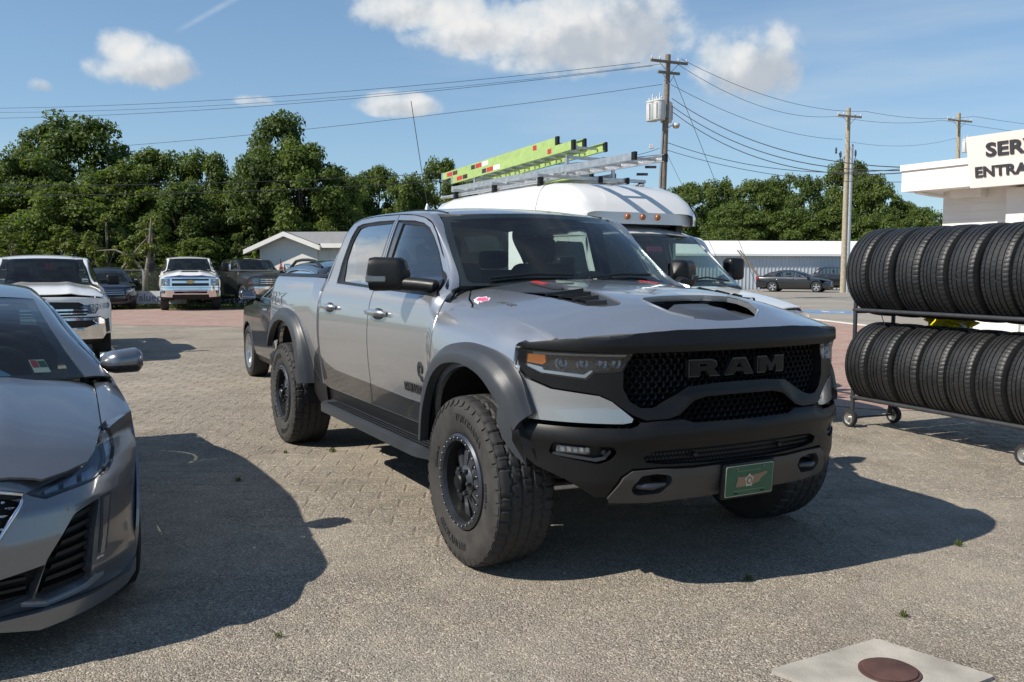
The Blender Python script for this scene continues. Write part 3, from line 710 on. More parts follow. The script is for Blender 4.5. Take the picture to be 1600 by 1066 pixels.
T = [('oak', 0, 45, 245, 44, 80, 'dark oak at the thinner end of the wood, behind the white pickup'),
     ('ash', 0, 62, 200, 47, 70, 'dark ash with a lumpy top over the white pickup cab'),
     ('oak', 1, 130, 188, 47, 88, 'tall dark oak with a broad flat-topped crown above the small dark sedan'),
     ('elm', 0, 190, 258, 43, 80, 'mid green elm in front of the broad flat-topped oak'),
     ('maple', 0, 240, 236, 46, 70, 'mid green maple rising behind the white heavy-duty pickup'),
     ('elm', 1, 318, 236, 46, 62, 'rounded elm between the maple and the tallest tree of the wood'),
     ('ash', 1, 285, 290, 42, 75, 'dense dark ash low behind the white heavy-duty pickup roof'),
     ('oak', 0, 435, 182, 45, 66, 'tallest tree of the wood, dark oak with a ragged double top'),
     ('maple', 1, 470, 225, 44, 78, 'broad dark maple above the small white shed'),
     ('ash', 0, 400, 250, 43, 62, 'dark ash below the tallest tree of the wood'),
     ('elm', 0, 520, 262, 44, 52, 'elm sloping down beside the white shed roof'),
     ('maple', 0, 0, 258, 45, 70, 'dark maple cut off by the frame above the white pickup'),
     ('oak', 1, -70, 230, 47, 95, 'oak of the wood mostly outside the frame'),
     ('maple', 1, 345, 300, 45, 58, 'low maple overhanging the white shed gable'),
     ('elm', 1, 110, 285, 41, 85, 'leafy elm close behind the white pickup')]
for i, (k, q, px, top, y, w, lb) in enumerate(T): px_tree(k, q, px, top, y, w, lb, i * 1.3, LW, stem=.2)
T = [('sapling', 0, 165, 330, 37.5, 42, 'pale thin sapling leaning out of the wood above the small dark sedan'), ('sapling', 1, 235, 335, 37.5, 46, 'pale leafy sapling beside the leaning bare trunk'),
     ('sapling', 0, 372, 362, 41.5, 24, 'yellow-green sapling beside the black pickup'), ('sapling', 1, 15, 360, 38, 46, 'yellowish sapling above the white pickup roof'), ('sapling', 0, 95, 350, 38, 50, 'thin sapling at the wood edge above the white pickup windscreen')]
for i, (k, q, px, top, y, w, lb) in enumerate(T): px_tree(k, q, px, top, y, w, lb, i * 2.1, 'saplings at the wood edge', stem=.3)
S_ = [(30, 372, 40, 70, 'dark shrub filling the wood edge above the white pickup roof'), (120, 375, 40, 60, 'dark shrub behind the white pickup door mirror'), (185, 382, 40.5, 55, 'shrub behind the small dark sedan'), (245, 378, 40.5, 55, 'dark shrub behind the white heavy-duty pickup mirror'), (310, 372, 40, 55, 'dark shrub directly behind the white heavy-duty pickup cab'), (365, 380, 42, 42, 'shrub between the two parked pickups'), (420, 385, 41.5, 45, 'shrub behind the black pickup'), (475, 345, 42.5, 50, 'shrub behind the white shed roof'), (540, 330, 44, 50, 'shrub beyond the ridge end of the white shed'), (-30, 370, 40, 60, 'shrub at the cut edge of the wood')]
for i, (px, top, y, w, lb) in enumerate(S_): px_tree('shrub', i % 2, px, top, y, w, lb, i * .9, 'shrubs along the wood edge', stem=.0, name='shrub', cat='shrub')
# bare leaning trunk at the wood edge
bt_ = thing('bare_tree', 'bare pale trunk with a fork, standing behind the chain-link fence', 'tree', (*at_y(224, 465, 36.5).xy, -.05), 0, None)
G().tube([(0, 0, 0), (.05, .1, 1.0), (.22, .2, 2.2), (.3, .3, 3.6)], [.11, .09, .075, .03], 9).build('trunk', M['bark_pale'], bt_, 60)
G().tube([(.08, .1, 1.3), (-.5, .2, 2.0), (-1.2, .2, 2.3), (-1.9, .1, 2.25)], [.06, .05, .04, .015], 7).build('branch', M['bark_pale'], bt_, 60)
G().tube([(-1.6, 0, .6), (-.9, .1, 1.5), (-.2, .2, 2.4), (.2, .3, 2.9)], [.05, .05, .04, .015], 7).build('branch', M['bark_pale'], bt_, 60)
T = [('maple', 0, 590, 262, 62, 48, 'mid green maple seen over the silver pickup roof'), ('elm', 1, 632, 272, 60, 46, 'elm over the silver pickup roof beside the whip antenna'), ('maple', 1, 690, 250, 62, 46, 'rounded maple behind the green ladder end'), ('elm', 0, 745, 268, 60, 46, 'elm behind the ladder rack of the white van'),
     ('maple', 0, 555, 278, 60, 46, 'maple between the wood and the silver pickup roof')]
for i, (k, q, px, top, y, w, lb) in enumerate(T): px_tree(k, q, px, top, y, w, lb, i * 1.7, 'trees beyond the silver pickup roof', stem=.1)
T = [('maple', 0, 1075, 288, 92, 50, 'maple beside the tall utility pole and the van hood top'), ('elm', 1, 1120, 280, 96, 44, 'elm with a pointed top behind the van mirror'), ('maple', 1, 1180, 283, 88, 46, 'light green maple behind the flat metal shed'), ('elm', 0, 1215, 272, 95, 44, 'twin-topped elm behind the black sedan'),
     ('oak', 0, 1262, 278, 86, 42, 'dense oak left of the concrete-sleeved pole, above the shed roof'), ('elm', 1, 1330, 250, 94, 52, 'tallest elm behind the pole with the metal riser'), ('maple', 0, 1365, 275, 90, 46, 'maple falling away behind the tire rack'), ('elm', 0, 1410, 305, 88, 40, 'small elm beside the service building eave'), ('maple', 1, 1150, 320, 82, 55, 'bushy maple low behind the shed roof and van windscreen'), ('elm', 0, 1230, 325, 82, 52, 'bushy elm low behind the shed roof ridge'), ('maple', 0, 1305, 325, 82, 52, 'bushy maple low behind the black vehicles'), ('elm', 1, 1375, 335, 80, 48, 'bushy elm low behind the rack of tires'), ('maple', 1, 1445, 325, 80, 44, 'maple showing under the service building eave'), ('ash', 0, 1500, 320, 84, 50, 'ash hidden behind the service building')]
for i, (k, q, px, top, y, w, lb) in enumerate(T): px_tree(k, q, px, top, y, w, lb, i * 1.1, RW, stem=.05)
# ------------------------------------------------------------------ buildings, poles, fences
AX = Vector((.475, -.88, 0)).normalized()          # the way the lot's rows run
AXA = math.atan2(AX.y, AX.x)
def build_service():
    # corner of the fascia and the way the front runs, toward the lens
    c0 = at_y(1422, 300, 24.0); z_f = c0.z; z_t = at_y(1422, 262, 24.0).z
    t = thing('service_building', 'white painted service building with a deep fascia and a raised entrance sign panel', 'building', (c0.x, c0.y, 0), AXA)
    # local x runs along the front (toward camera), local -y faces the lot
    W = 14.0
    wall = G().box(.60, W, .55, 9.0, -.05, z_f).build('wall', M['wall_white'], t, 0)
    fa = G().box(0, W, -.35, 9.4, z_f - .02, z_t, 0).build('fascia', M['trim_white'], t, 0)
    G().box(-.02, 2.06, -.40, 9.45, z_t - .12, z_t + .035).build('fascia_cap', M['trim_white'], t, 0)
    G().box(1.0, 1.85, .25, .549, z_f - .22, z_f - .021).build('soffit_beam', M['wall_white'], t, 0)
    G().tube([(.25, -.1, z_f - .03), (.42, .3, z_f - .10), (.70, .62, z_f - .16)], .045, 8).build('gutter_spout', M['trim_white'], t, 50)
    # sign panel tilts forward a little at the top
    a = 2.05; b = 7.6; zb = z_f - .08; zt = z_t + .50
    sg = G().add([(a, -.46, zb), (b, -.46, zb), (b, -.62, zt), (a - .06, -.62, zt), (a, -.3, zb), (b, -.3, zb), (b, -.3, zt), (a - .06, -.3, zt)], [(0, 1, 2, 3), (5, 4, 7, 6), (4, 0, 3, 7), (1, 5, 6, 2), (3, 2, 6, 7), (4, 5, 1, 0)]).build('sign_panel', M['sign_white'], t, 0)
    ink = simple('sign_letters', (.035, .035, .040), .5)
    def word(s, x0, z0, h, wd):
        vs, fs = text_mesh(s, 1, .012, .035, 1.04)
        x = [p[0] for p in vs]; y = [p[1] for p in vs]; sx = wd / (max(x) - min(x)); sy = h / (max(y) - min(y))
        yy = lambda z: -.462 - .16 * (z - zb) / (zt - zb)
        g = G(); g.add([(x0 + (p[0] - min(x)) * sx, yy(z0 + (p[1] - min(y)) * sy) - .012 - p[2], z0 + (p[1] - min(y)) * sy) for p in vs], fs)
        return g.build('sign_lettering', ink, sg, 0, 'stuff')
    hh = zt - zb
    word('SERVICE', a + .45, zb + .57 * hh, .27 * hh, 2.15); word('ENTRANCE', a + .16, zb + .19 * hh, .21 * hh, 2.1)
    # door recess and pillar
    G().box(2.55, 3.0, .22, .549, -.04, z_f - .09).build('pillar', M['wall_white'], t, 0)
    dr = G().box(3.15, 6.6, .535, .548, 0, z_f - .95).build('roller_door', M['metal_wall'], t, 0)
    for k in range(12): G().box(3.16, 6.59, .520, .534, .06 + k * .21, .20 + k * .21, 0).build('door_slat', M['trim_white'], dr, 0)
    G().box(3.0, 6.7, .40, .549, z_f - .94, z_f - .50).build('lintel', M['wall_white'], t, 0)
    G().box(.55, W, .30, .549, -.05, .16, 0).build('plinth', M['wall_white'], t, 0)
    # block courses
    g = G()
    for k in range(1, 16): g.box(.748, 2.55, .545, .5495, k * .203 - .003, k * .203 + .003)
    cm = simple('mortar_line', (.60, .585, .545), .8)
    for k in range(1, 16): G().box(.60, 2.549, .544, .5495, k * .203 + .16, k * .203 + .165).build('course_line', cm, wall, 0)
build_service()
def build_shed():
    # small white gabled shed behind the left row
    y = 40.0; p = at_y(436, 420, y); zt = at_y(437, 362, y).z
    t = thing('white_shed', 'small white gabled shed with a grey roof and faded lettering, below the wood', 'shed', (p.x, y, 0), math.radians(-10))
    ze = zt - .78; w = 1391
    L = 4.1; 
    half = 1.36
    G().prism([(-half, -.05), (half, -.05), (half, ze + .06), (0, zt - .22), (-half, ze + .06)], 0, 6.0, lambda u, v, d: (u + .45, d, v)).build('wall', M['wall_white'], t, 0)
    # side wing with the lower long roof
    G().box(.45 + half, 5.6, .12, 5.6, -.05, ze + .12).build('wing', M['wall_white'], t, 0)
    gm = simple('shed_roof_grey', (.22, .225, .235), .8, scale=4)
    G().add([(.42, -.28, zt), (6.0, -.10, zt - .05), (6.0, -.34, ze + .20), (half + .75, -.36, ze + .16), (half + .75, 5.9, ze + .16), (.42, 5.9, zt), (6.0, 5.9, zt - .05)], [(0, 3, 4, 5)]).build('roof', gm, t, 0)
    G().add([(.42, -.30, zt + .02), (.42, 5.9, zt + .02), (-half - .1, 5.9, ze - .02), (-half - .1, -.30, ze - .02)], [(0, 1, 2, 3)]).build('roof', gm, t, 0)
    G().add([(.44, -.05, zt - .02), (6.2, -.05, zt - .02), (6.2, -.30, ze + .22), (half + .55, -.30, ze + .22), (.44, 5.9, zt - .0), (6.2, 5.9, zt)], [(0, 3, 2, 1), (0, 1, 5, 4)]).build('wing_roof', gm, t, 0)
    for s, x1, z1 in ((1, half + .75, ze + .14), (-1, -half - .12, ze - .03)):
        g = G(); g.add([(.42, -.45, zt - .02), (x1, -.45, z1), (x1, -.45, z1 - .2), (.42, -.45, zt - .22), (.42, -.30, zt - .02), (x1, -.30, z1), (x1, -.30, z1 - .2), (.42, -.30, zt - .22)], [(0, 1, 2, 3), (4, 7, 6, 5), (0, 4, 5, 1), (3, 2, 6, 7), (1, 5, 6, 2)]); g.build('barge_board', M['trim_white'], t, 0)
    G().add([(.42, -.44, zt - .20), (half + .70, -.44, ze - .04), (half + .70, .0, ze - .04), (.42, .0, zt - .20)], [(0, 1, 2, 3)]).build('soffit', M['trim_white'], t, 0)
    G().add([(.42, -.44, zt - .20), (-half - .08, -.44, ze - .2), (-half - .08, .0, ze - .2), (.42, .0, zt - .20)], [(0, 1, 2, 3)]).build('soffit', M['trim_white'], t, 0)
    G().box(half + .75, 6.2, -.33, -.29, ze + .05, ze + .24).build('gutter', M['trim_white'], t, 0)
    G().lathe([(.09, 0), (.09, .03), (.05, .05), (0, .05)], 16, Matrix.Translation((3.55, .12, ze - .12)) @ Matrix.Rotation(PI / 2, 4, 'X')).build('vent', M['frame_grey'], t, 40)
    for xx in (2.25, 2.45): G().box(xx, xx + .05, .09, .118, 0, ze).build('corner_post', M['trim_white'], t, 0)
    ink = simple('faded_lettering', (.30, .24, .22), .8); red = simple('faded_red', (.42, .10, .09), .8)
    vs, fs = text_mesh('lliant', .42, .004, .004); ol = G().add([(.72 + p[0], -.010 - p[2], ze - .82 + p[1]) for p in vs], fs).build('wall_lettering', ink, t, 0, 'stuff')
    G().prism([(.02, -1.05), (.10, -.72), (.13, -.40), (.19, -.72), (.25, -1.1), (.16, -.86)], 0, .01, lambda u, v, d: (u - .05, -.012 + d, ze + v)).build('wall_emblem', red, t, 0)
build_shed()
def build_metal_building():
    yl = 72.0; a = at_y(1090, 442, yl); zt = at_y(1260, 382, yl).z; ze = at_y(1200, 397, yl - 6).z
    t = thing('metal_building', 'long low metal building with ribbed grey wall and white roof, behind the black sedan', 'building', (a.x - 8, yl - 6, 0), math.radians(3))
    W = 30.5
    w = G().box(0, W, 0, 11, -.05, ze).build('wall', M['metal_wall'], t, 0)
    rib = None
    for k in range(110):
        x = .14 + k * .277
        if rib is None:
            rib = G().box(-.03, .03, -.035, -.001, .0, ze - .01).build('wall_rib', M['metal_wall'], w, 0); rib.location = (x, 0, 0)
        else:
            o = rib.copy(); COL.objects.link(o); o.location = (x, 0, 0); o.parent = w
    G().add([(-.3, -.3, ze), (W + .3, -.3, ze), (W - 4, 5.5, zt + .28), (-.3, 5.5, zt + .28), (-.3, 11.3, ze), (W + .3, 11.3, ze)], [(0, 1, 2, 3), (3, 2, 5, 4), (1, 5, 2)]).build('roof', M['metal_roof'], t, 0)
    G().box(-.3, W + .3, -.33, -.28, ze - .14, ze + .02).build('eave_trim', M['metal_roof'], t, 0)
build_metal_building()

# utility poles
def insulator(g, x, y, z): g.lathe([(.035, 0), (.05, .03), (.03, .05), (.05, .08), (.03, .11), (.02, .16), (0, .17)], 10, Matrix.Translation((x, y, z)))
def can(parent, x, y, z, s=1.0):
    c = bpy.data.objects.new('transformer', None); COL.objects.link(c); c.parent = parent; c.location = (x, y, z)
    G().lathe([(0, 0), (.27 * s, 0), (.28 * s, .02), (.28 * s, .86 * s), (.30 * s, .88 * s), (.30 * s, .93 * s), (.24 * s, .97 * s), (0, 1.0 * s)], 24).build('tank', M['can_grey'], c, 40)
    g = G(); insulator(g, .1 * s, -.08, .96 * s); insulator(g, -.12 * s, .08, .96 * s); g.lathe([(.03, 0), (.05, .05), (.03, .1), (.05, .15), (.02, .3)], 10, Matrix.Translation((0, -.2 * s, .96 * s))); g.build('bushings', M['can_grey'], c, 40, 'stuff')
    for a in (0.7, 2.4, -1.0): G().box(.279 * s * 1, .33 * s, -.02, .02, .1, .8 * s, 0, Matrix.Rotation(a - 1.2, 4, 'Z')).build('radiator_fin', M['can_grey'], c, 0)
    return c
def crossarm(parent, z, half, rot, mat, ins=True, x=.0):
    a = bpy.data.objects.new('crossarm', None); COL.objects.link(a); a.parent = parent; a.location = (0, 0, z); a.rotation_euler = (0, 0, rot)
    G().box(-half, half, -.16, -.05, -.06, .06, .006).build('beam', mat, a, 20)
    for s in (-1, 1):
        G().tube([(s * half * .55, -.10, -.04), (0, -.13, -.55)], .018, 6).build('brace', M['galv'], a, 50)
    if ins:
        for q in (-.95, -.5, .5, .95):
            g = G(); insulator(g, q * half, -.10, .06); g.build('insulator', M['can_grey'], a, 40)
    return a
def pole(px_top, top, px_bot, y, h_extra, r0, r1, mat, label):
    p = at_y(px_top, top, y); q = at_y(px_bot, 419, y)
    o = thing('utility_pole', label, 'utility pole', (q.x, y, -.05), 0, None); lean = (p.x - q.x) / (p.z - CAMH)
    x = lambda z: lean * (z - CAMH)
    G().tube([(x(z), 0, z) for z in np.linspace(0, p.z, 7)], list(np.linspace(r0, r1, 7)), 12).build('shaft', mat, o, 60)
    return o, p, x
y1 = 44.0
P1, p1, x1 = pole(1044, 84, 1031, y1, 0, .20, .13, M['wood_pole'], 'tall weathered utility pole carrying transformers and a street light behind the van')
z_ = lambda py, y: at_y(1040, py, y).z
zz = p1.z
c = crossarm(P1, z_(96, y1), 1.05, math.radians(24), M['wood_pole']); c.location.x = x1(zz)
c = crossarm(P1, z_(113, y1), .62, math.radians(24), M['wood_pole'], False); c.location.x = x1(zz - .6)
zc = z_(188, y1)
can(P1, x1(zc) - .38, -.38, zc); can(P1, x1(zc) - .66, .05, zc); can(P1, x1(zc) + .10, .40, zc)
lz = z_(196, y1)
lm = bpy.data.objects.new('street_light', None); COL.objects.link(lm); lm.parent = P1
G().tube([(x1(lz), -.1, lz - .2), (x1(lz) + .2, -.2, lz - .02), (x1(lz) + .42, -.25, lz + .05)], .025, 8).build('light_arm', M['galv'], lm, 50)
G().lathe([(.02, .16), (.16, .12), (.19, .04), (.18, .0)], 18, Matrix.Translation((x1(lz) + .48, -.25, lz - .02))).build('light_hood', M['can_grey'], lm, 40)
G().lathe([(.17, .0), (.13, -.10), (.0, -.13)], 18, Matrix.Translation((x1(lz) + .48, -.25, lz - .02))).build('light_lens', simple('amber_glass', (.45, .34, .20), .3), lm, 40)
rod_ = lambda nm, pts, r, mat, par: G().tube(pts, r, 6).build(nm, mat, par, 60)
rod_('conduit', [(x1(2) - .2, -.12, 0), (x1(6) - .18, -.12, 6), (x1(8.4) - .15, -.12, 8.2)], .05, M['galv'], P1)
for dz, dx in ((5.55, -.55), (5.2, -.95)):
    G().box(x1(dz) + dx - .35, x1(dz) + dx + .2, -.1, .02, dz + .9, dz + 1.02, .01, None).build('splice_case', M['wire'], P1, 20)
G().box(x1(6) - .72, x1(6) - .50, -.1, .05, z_(228, y1) - .1, z_(228, y1) + .1, .01).build('junction_box', M['can_grey'], P1, 20)
y2 = 58.0
P2, p2, x2 = pole(1326, 168, 1318, y2, 0, .19, .14, M['wood_pole_new'], 'pale utility pole with a metal riser beside the black cars')
c = crossarm(P2, at_y(1326, 181, y2).z, 1.0, math.radians(24), M['wood_pole_new']); c.location.x = x2(p2.z)
G().tube([(x2(z) + .24, -.1, z) for z in (0, 3, 6, at_y(1326, 228, y2).z)], .115, 10).build('riser_sleeve', M['galv'], P2, 50)
for k, (dx, dz) in enumerate(((-.75, 9.35), (-.45, 9.1), (.5, 9.2), (.3, 9.55))):
    G().lathe([(.05, 0), (.07, .08), (.05, .16), (.07, .24), (.03, .4)], 10, Matrix.Translation((x2(dz) + dx, -.1, dz - .7 + .3))).build('cutout', M['frame_grey'], P2, 40)
for s in (-1, 1): G().tube([(x2(8) + s * .2, -.1, 7.9), (x2(8) + s * .55, -.15, 7.5), (x2(8) + s * .65, -.1, 7.75), (x2(8) + s * .45, -.1, 8.5), (x2(8) + s * .55, -.1, 9.0)], .025, 6).build('lead_loop', M['wire'], P2, 60)
y3 = 66.0
P3, p3, x3 = pole(1498, 176, 1494, y3, 0, .18, .14, M['wood_pole_new'], 'utility pole with one transformer rising behind the service building')
c = crossarm(P3, at_y(1498, 188, y3).z, 1.25, math.radians(24), M['wood_pole_new']); c.location.x = x3(p3.z)
can(P3, x3(10) + .42, -.25, at_y(1498, 238, y3).z, .95)
# wires
WR = 0
def wire(a, b, sag, r=.012, label='', n=18):
    pts = []
    for i in range(n + 1):
        t = i / n; p = Vector(a).lerp(Vector(b), t); p.z -= sag * 4 * t * (1 - t); pts.append(p)
    o = G().tube(pts, r, 5).build('power_line', M['wire'], angle=60)
    return tag(o, label, 'wire')
A = lambda px, py, y: at_y(px, py, y)
i = 0
for (a, b, sag, r, lb) in [
    (A(1000, 98, y1), A(-300, 166, 64), .9, .012, 'topmost power line strung from the tall pole over the wood'),
    (A(1020, 103, y1), A(-300, 182, 64), 1.0, .012, 'second power line below the topmost one, over the wood'),
    (A(1035, 100, y1 + .5), A(-300, 169, 66), 1.1, .010, 'thin line running between the two upper power lines'),
    (A(1035, 132, y1), A(-300, 250, 60), .8, .012, 'single neutral wire from below the crossarms of the tall pole across the oak tops'),
    (A(1032, 242, y1), A(-300, 286, 36), .6, .016, 'upper telephone cable crossing the wood'),
    (A(1032, 250, y1), A(-300, 300, 36), .7, .018, 'lower telephone cable crossing the wood'),
    (A(1030, 232, y1), A(940, 246, 40), .15, .012, 'short service drop beside the splice cases on the tall pole'),
    (A(1064, 92, y1), A(1352, 174, y2), .7, .012, 'upper power line between the tall pole and the pole with the riser'),
    (A(1058, 100, y1), A(1306, 182, y2), .8, .012, 'second power line between the tall pole and the pole with the riser'),
    (A(1048, 132, y1), A(1316, 218, y2), .6, .012, 'neutral wire between the tall pole and the pole with the riser'),
    (A(1050, 154, y1), A(1430, 262, 30), .8, .018, 'topmost cable sagging from the transformers to the service building'),
    (A(1050, 166, y1), A(1428, 266, 30), .9, .018, 'second cable sagging from the transformers to the service building'),
    (A(1052, 176, y1), A(1426, 269, 30), 1.0, .018, 'third cable sagging from the transformers to the service building'),
    (A(1040, 222, y1), A(1425, 262, 40), .7, .016, 'low cable from the tall pole to the service building eave'),
    (A(1040, 234, y1), A(1425, 284, 40), .5, .014, 'lowest cable from the tall pole to the service building eave'),
    (A(1352, 174, y2), A(1522, 182, y3), .3, .012, 'upper power line between the riser pole and the transformer pole'),
    (A(1306, 182, y2), A(1472, 188, y3), .3, .012, 'lower power line between the riser pole and the transformer pole'),
    (A(1330, 222, y2), A(1494, 216, y3), .4, .010, 'neutral wire between the riser pole and the transformer pole'),
    (A(1522, 182, y3), A(1800, 205, 70), .3, .012, 'upper power line leaving the transformer pole over the sign'),
    (A(1472, 188, y3), A(1800, 222, 70), .3, .012, 'lower power line leaving the transformer pole over the sign'),
    (A(1052, 118, y1), A(1186, 456, 50), .0, .012, 'long guy wire from the tall pole down beside the black sedan'),
    (A(1042, 240, y1), A(1140, 444, 40), .0, .010, 'short guy wire from the tall pole behind the van')]:
    wire(a, b, sag, r, lb)
gy = thing('guy_marker', 'two slanting guy rods anchored beside the black sedan', 'guy wire', (0, 0, 0))
for (xa, ya, xb, yb) in ((1152, 391, 1193, 443), (1156, 391, 1195, 444)): rod_('guard', [A(xa, ya, 61), A(xb, yb, 60.2)], .045, M['wood_pole'], gy)
# chain-link fence, verge and banner behind the left row
def build_fence():
    y = 35.2; x0, x1_ = -26.0, -6.0; H = 1.45; fm = simple('fence_grey', (.13, .14, .13), .6, .3)
    f = thing('chain_link_fence', 'grey chain-link fence along the grass verge below the wood', 'fence', (0, 0, 0))
    for k in range(8): G().tube([(x0 + k * 2.86, y, 0), (x0 + k * 2.86, y, H)], .03, 8).build('post', M['galv'], f, 50)
    rod_('top_rail', [(x0, y, H - .03), (x1_, y, H - .03)], .018, fm, f)
    g = G(); d = .11
    n = int((x1_ - x0) / d)
    for k in range(-14, n):
        for s in (1, -1):
            xa = x0 + k * d if s > 0 else x0 + (k + 15) * d; xb = xa + s * (H - .06)
            za, zb = .02, H - .04
            def cl(xa, za, xb, zb):
                if xa == xb: return None
                ts = sorted([0, 1]); 
                t0, t1 = 0.0, 1.0
                for lim, sgn in ((x0, 1), (x1_, -1)):
                    da, db = sgn * (xa - lim), sgn * (xb - lim)
                    if da < 0 and db < 0: return None
                    if da < 0: t0 = max(t0, da / (da - db))
                    elif db < 0: t1 = min(t1, da / (da - db))
                return (xa + (xb - xa) * t0, za + (zb - za) * t0), (xa + (xb - xa) * t1, za + (zb - za) * t1)
            q = cl(xa, za, xb, zb)
            if q: g.tube([(q[0][0], y + s * .003, q[0][1]), (q[1][0], y + s * .003, q[1][1])], .0028, 3, cap=False)
    g.build('wire_mesh', fm, f, 0, 'stuff')
    bn = thing('banner', 'long white banner with blue lettering lying along the fence foot', 'banner', (0, 0, 0))
    a, b = A(200, 479, 34.6), A(256, 476, 34.6)
    G().box(a.x, b.x + .9, 34.55, 34.58, .12, .62, .004).build('sheet', simple('banner_white', (.60, .62, .65), .6, scale=3), bn, 0)
    vs, fs = text_mesh('Valuer', .42, .003, .003); G().add([(a.x + .75 + p[0], 34.542 - p[2], .36 + p[1]) for p in vs], fs).build('banner_lettering', simple('banner_blue', (.18, .22, .38), .6), bn, 0, 'stuff')
    # verge grass and flowers
    pr = random.Random(21); g = G(); fl = G()
    for k in range(5200):
        x = pr.uniform(-26, -5.5); yy = pr.uniform(33.3, 35.9); h = pr.uniform(.06, .26); a_ = pr.random() * 6.28; w = .012
        dx, dy = math.cos(a_), math.sin(a_)
        g.add([(x - dy * w, yy + dx * w, -.02), (x + dy * w, yy - dx * w, -.02), (x + dx * h * .4, yy + dy * h * .4, h)], [(0, 1, 2)])
        if k % 7 == 0:
            s = pr.uniform(.015, .035); fl.add([(x - s, yy - .1, h + .05), (x, yy - .1, h + .05 - s), (x + s, yy - .1, h + .05), (x, yy - .1, h + .05 + s), (x, yy - .1 - s, h + .06)], [(0, 1, 4), (1, 2, 4), (2, 3, 4), (3, 0, 4)])
    tag(g.build('verge_grass', M['weed'], angle=0), 'green and yellow grass along the verge below the fence', 'grass', kind='stuff')
    tag(fl.build('verge_flowers', simple('flower_pale', (.45, .42, .42), .8, var=.5, scale=3), angle=0), 'pale wildflowers scattered through the verge grass', 'flowers', kind='stuff')
build_fence()
# ------------------------------------------------------------------ vehicle helpers
class Veh:
    """lays panels on the surfaces of one vehicle: S half width of the side, F front face, H hood height"""
    def __init__(s, root, S=None, F=None, H=None, step=.06):
        s.root = root; s.S = S; s.F = F; s.H = H; s.step = step
    def side(s, name, outline, mat, which='RL', off=0.0, thick=.012, holes=(), parent=None, step=None, S=None):
        S = S or s.S; out = []
        for w in which:
            sg = -1 if w == 'R' else 1
            par = parent.get(w) if isinstance(parent, dict) else parent
            out.append(patch(name, outline, lambda x, z: (x, sg * S(x, z), z), mat, par or s.root, (0, sg, 0), step or s.step, holes, thick, off=off))
        return dict(zip(which, out))
    def front(s, name, outline, mat, mirror=True, off=0.0, thick=.02, holes=(), parent=None, step=None, F=None, shift=0.0):
        """outline (y,z) in y>=0; mirror -> two pieces, one each side"""
        F = F or s.F; out = []
        for sg in ((1, -1) if mirror else (1,)):
            out.append(patch(name, [(sg * y, z) for y, z in outline], lambda y, z: (F(y, z) + shift, y, z), mat, parent or s.root, (1, 0, 0), step or s.step, [[(sg * y, z) for y, z in h] for h in holes], thick, off=off))
        return out
    def frontsym(s, name, half, mat, holes=(), **k):
        """half outline from centre bottom/top (y from 0 out and back to 0) mirrored into one piece"""
        return s.front(name, sym(half), mat, mirror=False, holes=holes, **k)[0]
    def top(s, name, outline, mat, mirror=False, off=0.0, thick=.012, holes=(), parent=None, step=None, H=None):
        H = H or s.H; out = []
        for sg in ((1, -1) if mirror else (1,)):
            out.append(patch(name, [(x, sg * y) for x, y in outline], lambda x, y: (x, y, H(x, y)), mat, parent or s.root, (0, 0, 1), step or s.step, [[(x, sg * y) for x, y in h] for h in holes], thick, off=off))
        return out
def sym(half):
    """mirror an open chain (first coordinate >= 0) across 0"""
    a = [tuple(p) for p in half]; b = [(-p[0], p[1]) for p in reversed(a) if abs(p[0]) > 1e-6]
    return a + b
def symy(half):
    a = [tuple(p) for p in half]; b = [(p[0], -p[1]) for p in reversed(a) if abs(p[1]) > 1e-6]
    return a + b
def strip(name, A, B, mat, parent, hint, bulge=0.0, thick=.01, step=.05, n=None):
    """ruled panel between two 3-D curves with as many points each"""
    A = np.array(A, float); B = np.array(B, float)
    t = np.concatenate([[0], np.cumsum(np.linalg.norm(np.diff((A + B) / 2, axis=0), axis=1))]); L = t[-1]
    w = float(np.mean(np.linalg.norm(A - B, axis=1)))
    hv = np.array(hint, float)
    def fn(u, v):
        a = np.stack([cint(t, A[:, k], u) for k in range(3)]); b = np.stack([cint(t, B[:, k], u) for k in range(3)]); q = np.clip(v / w, -.2, 1.2)
        p = a * (1 - q) + b * q + hv[:, None] * (bulge * 4 * q * (1 - q))
        return p[0], p[1], p[2]
    return patch(name, [(0, 0), (L, 0), (L, w), (0, w)], fn, mat, parent, hint, min(step, max(w / 3, .012)), (), thick)
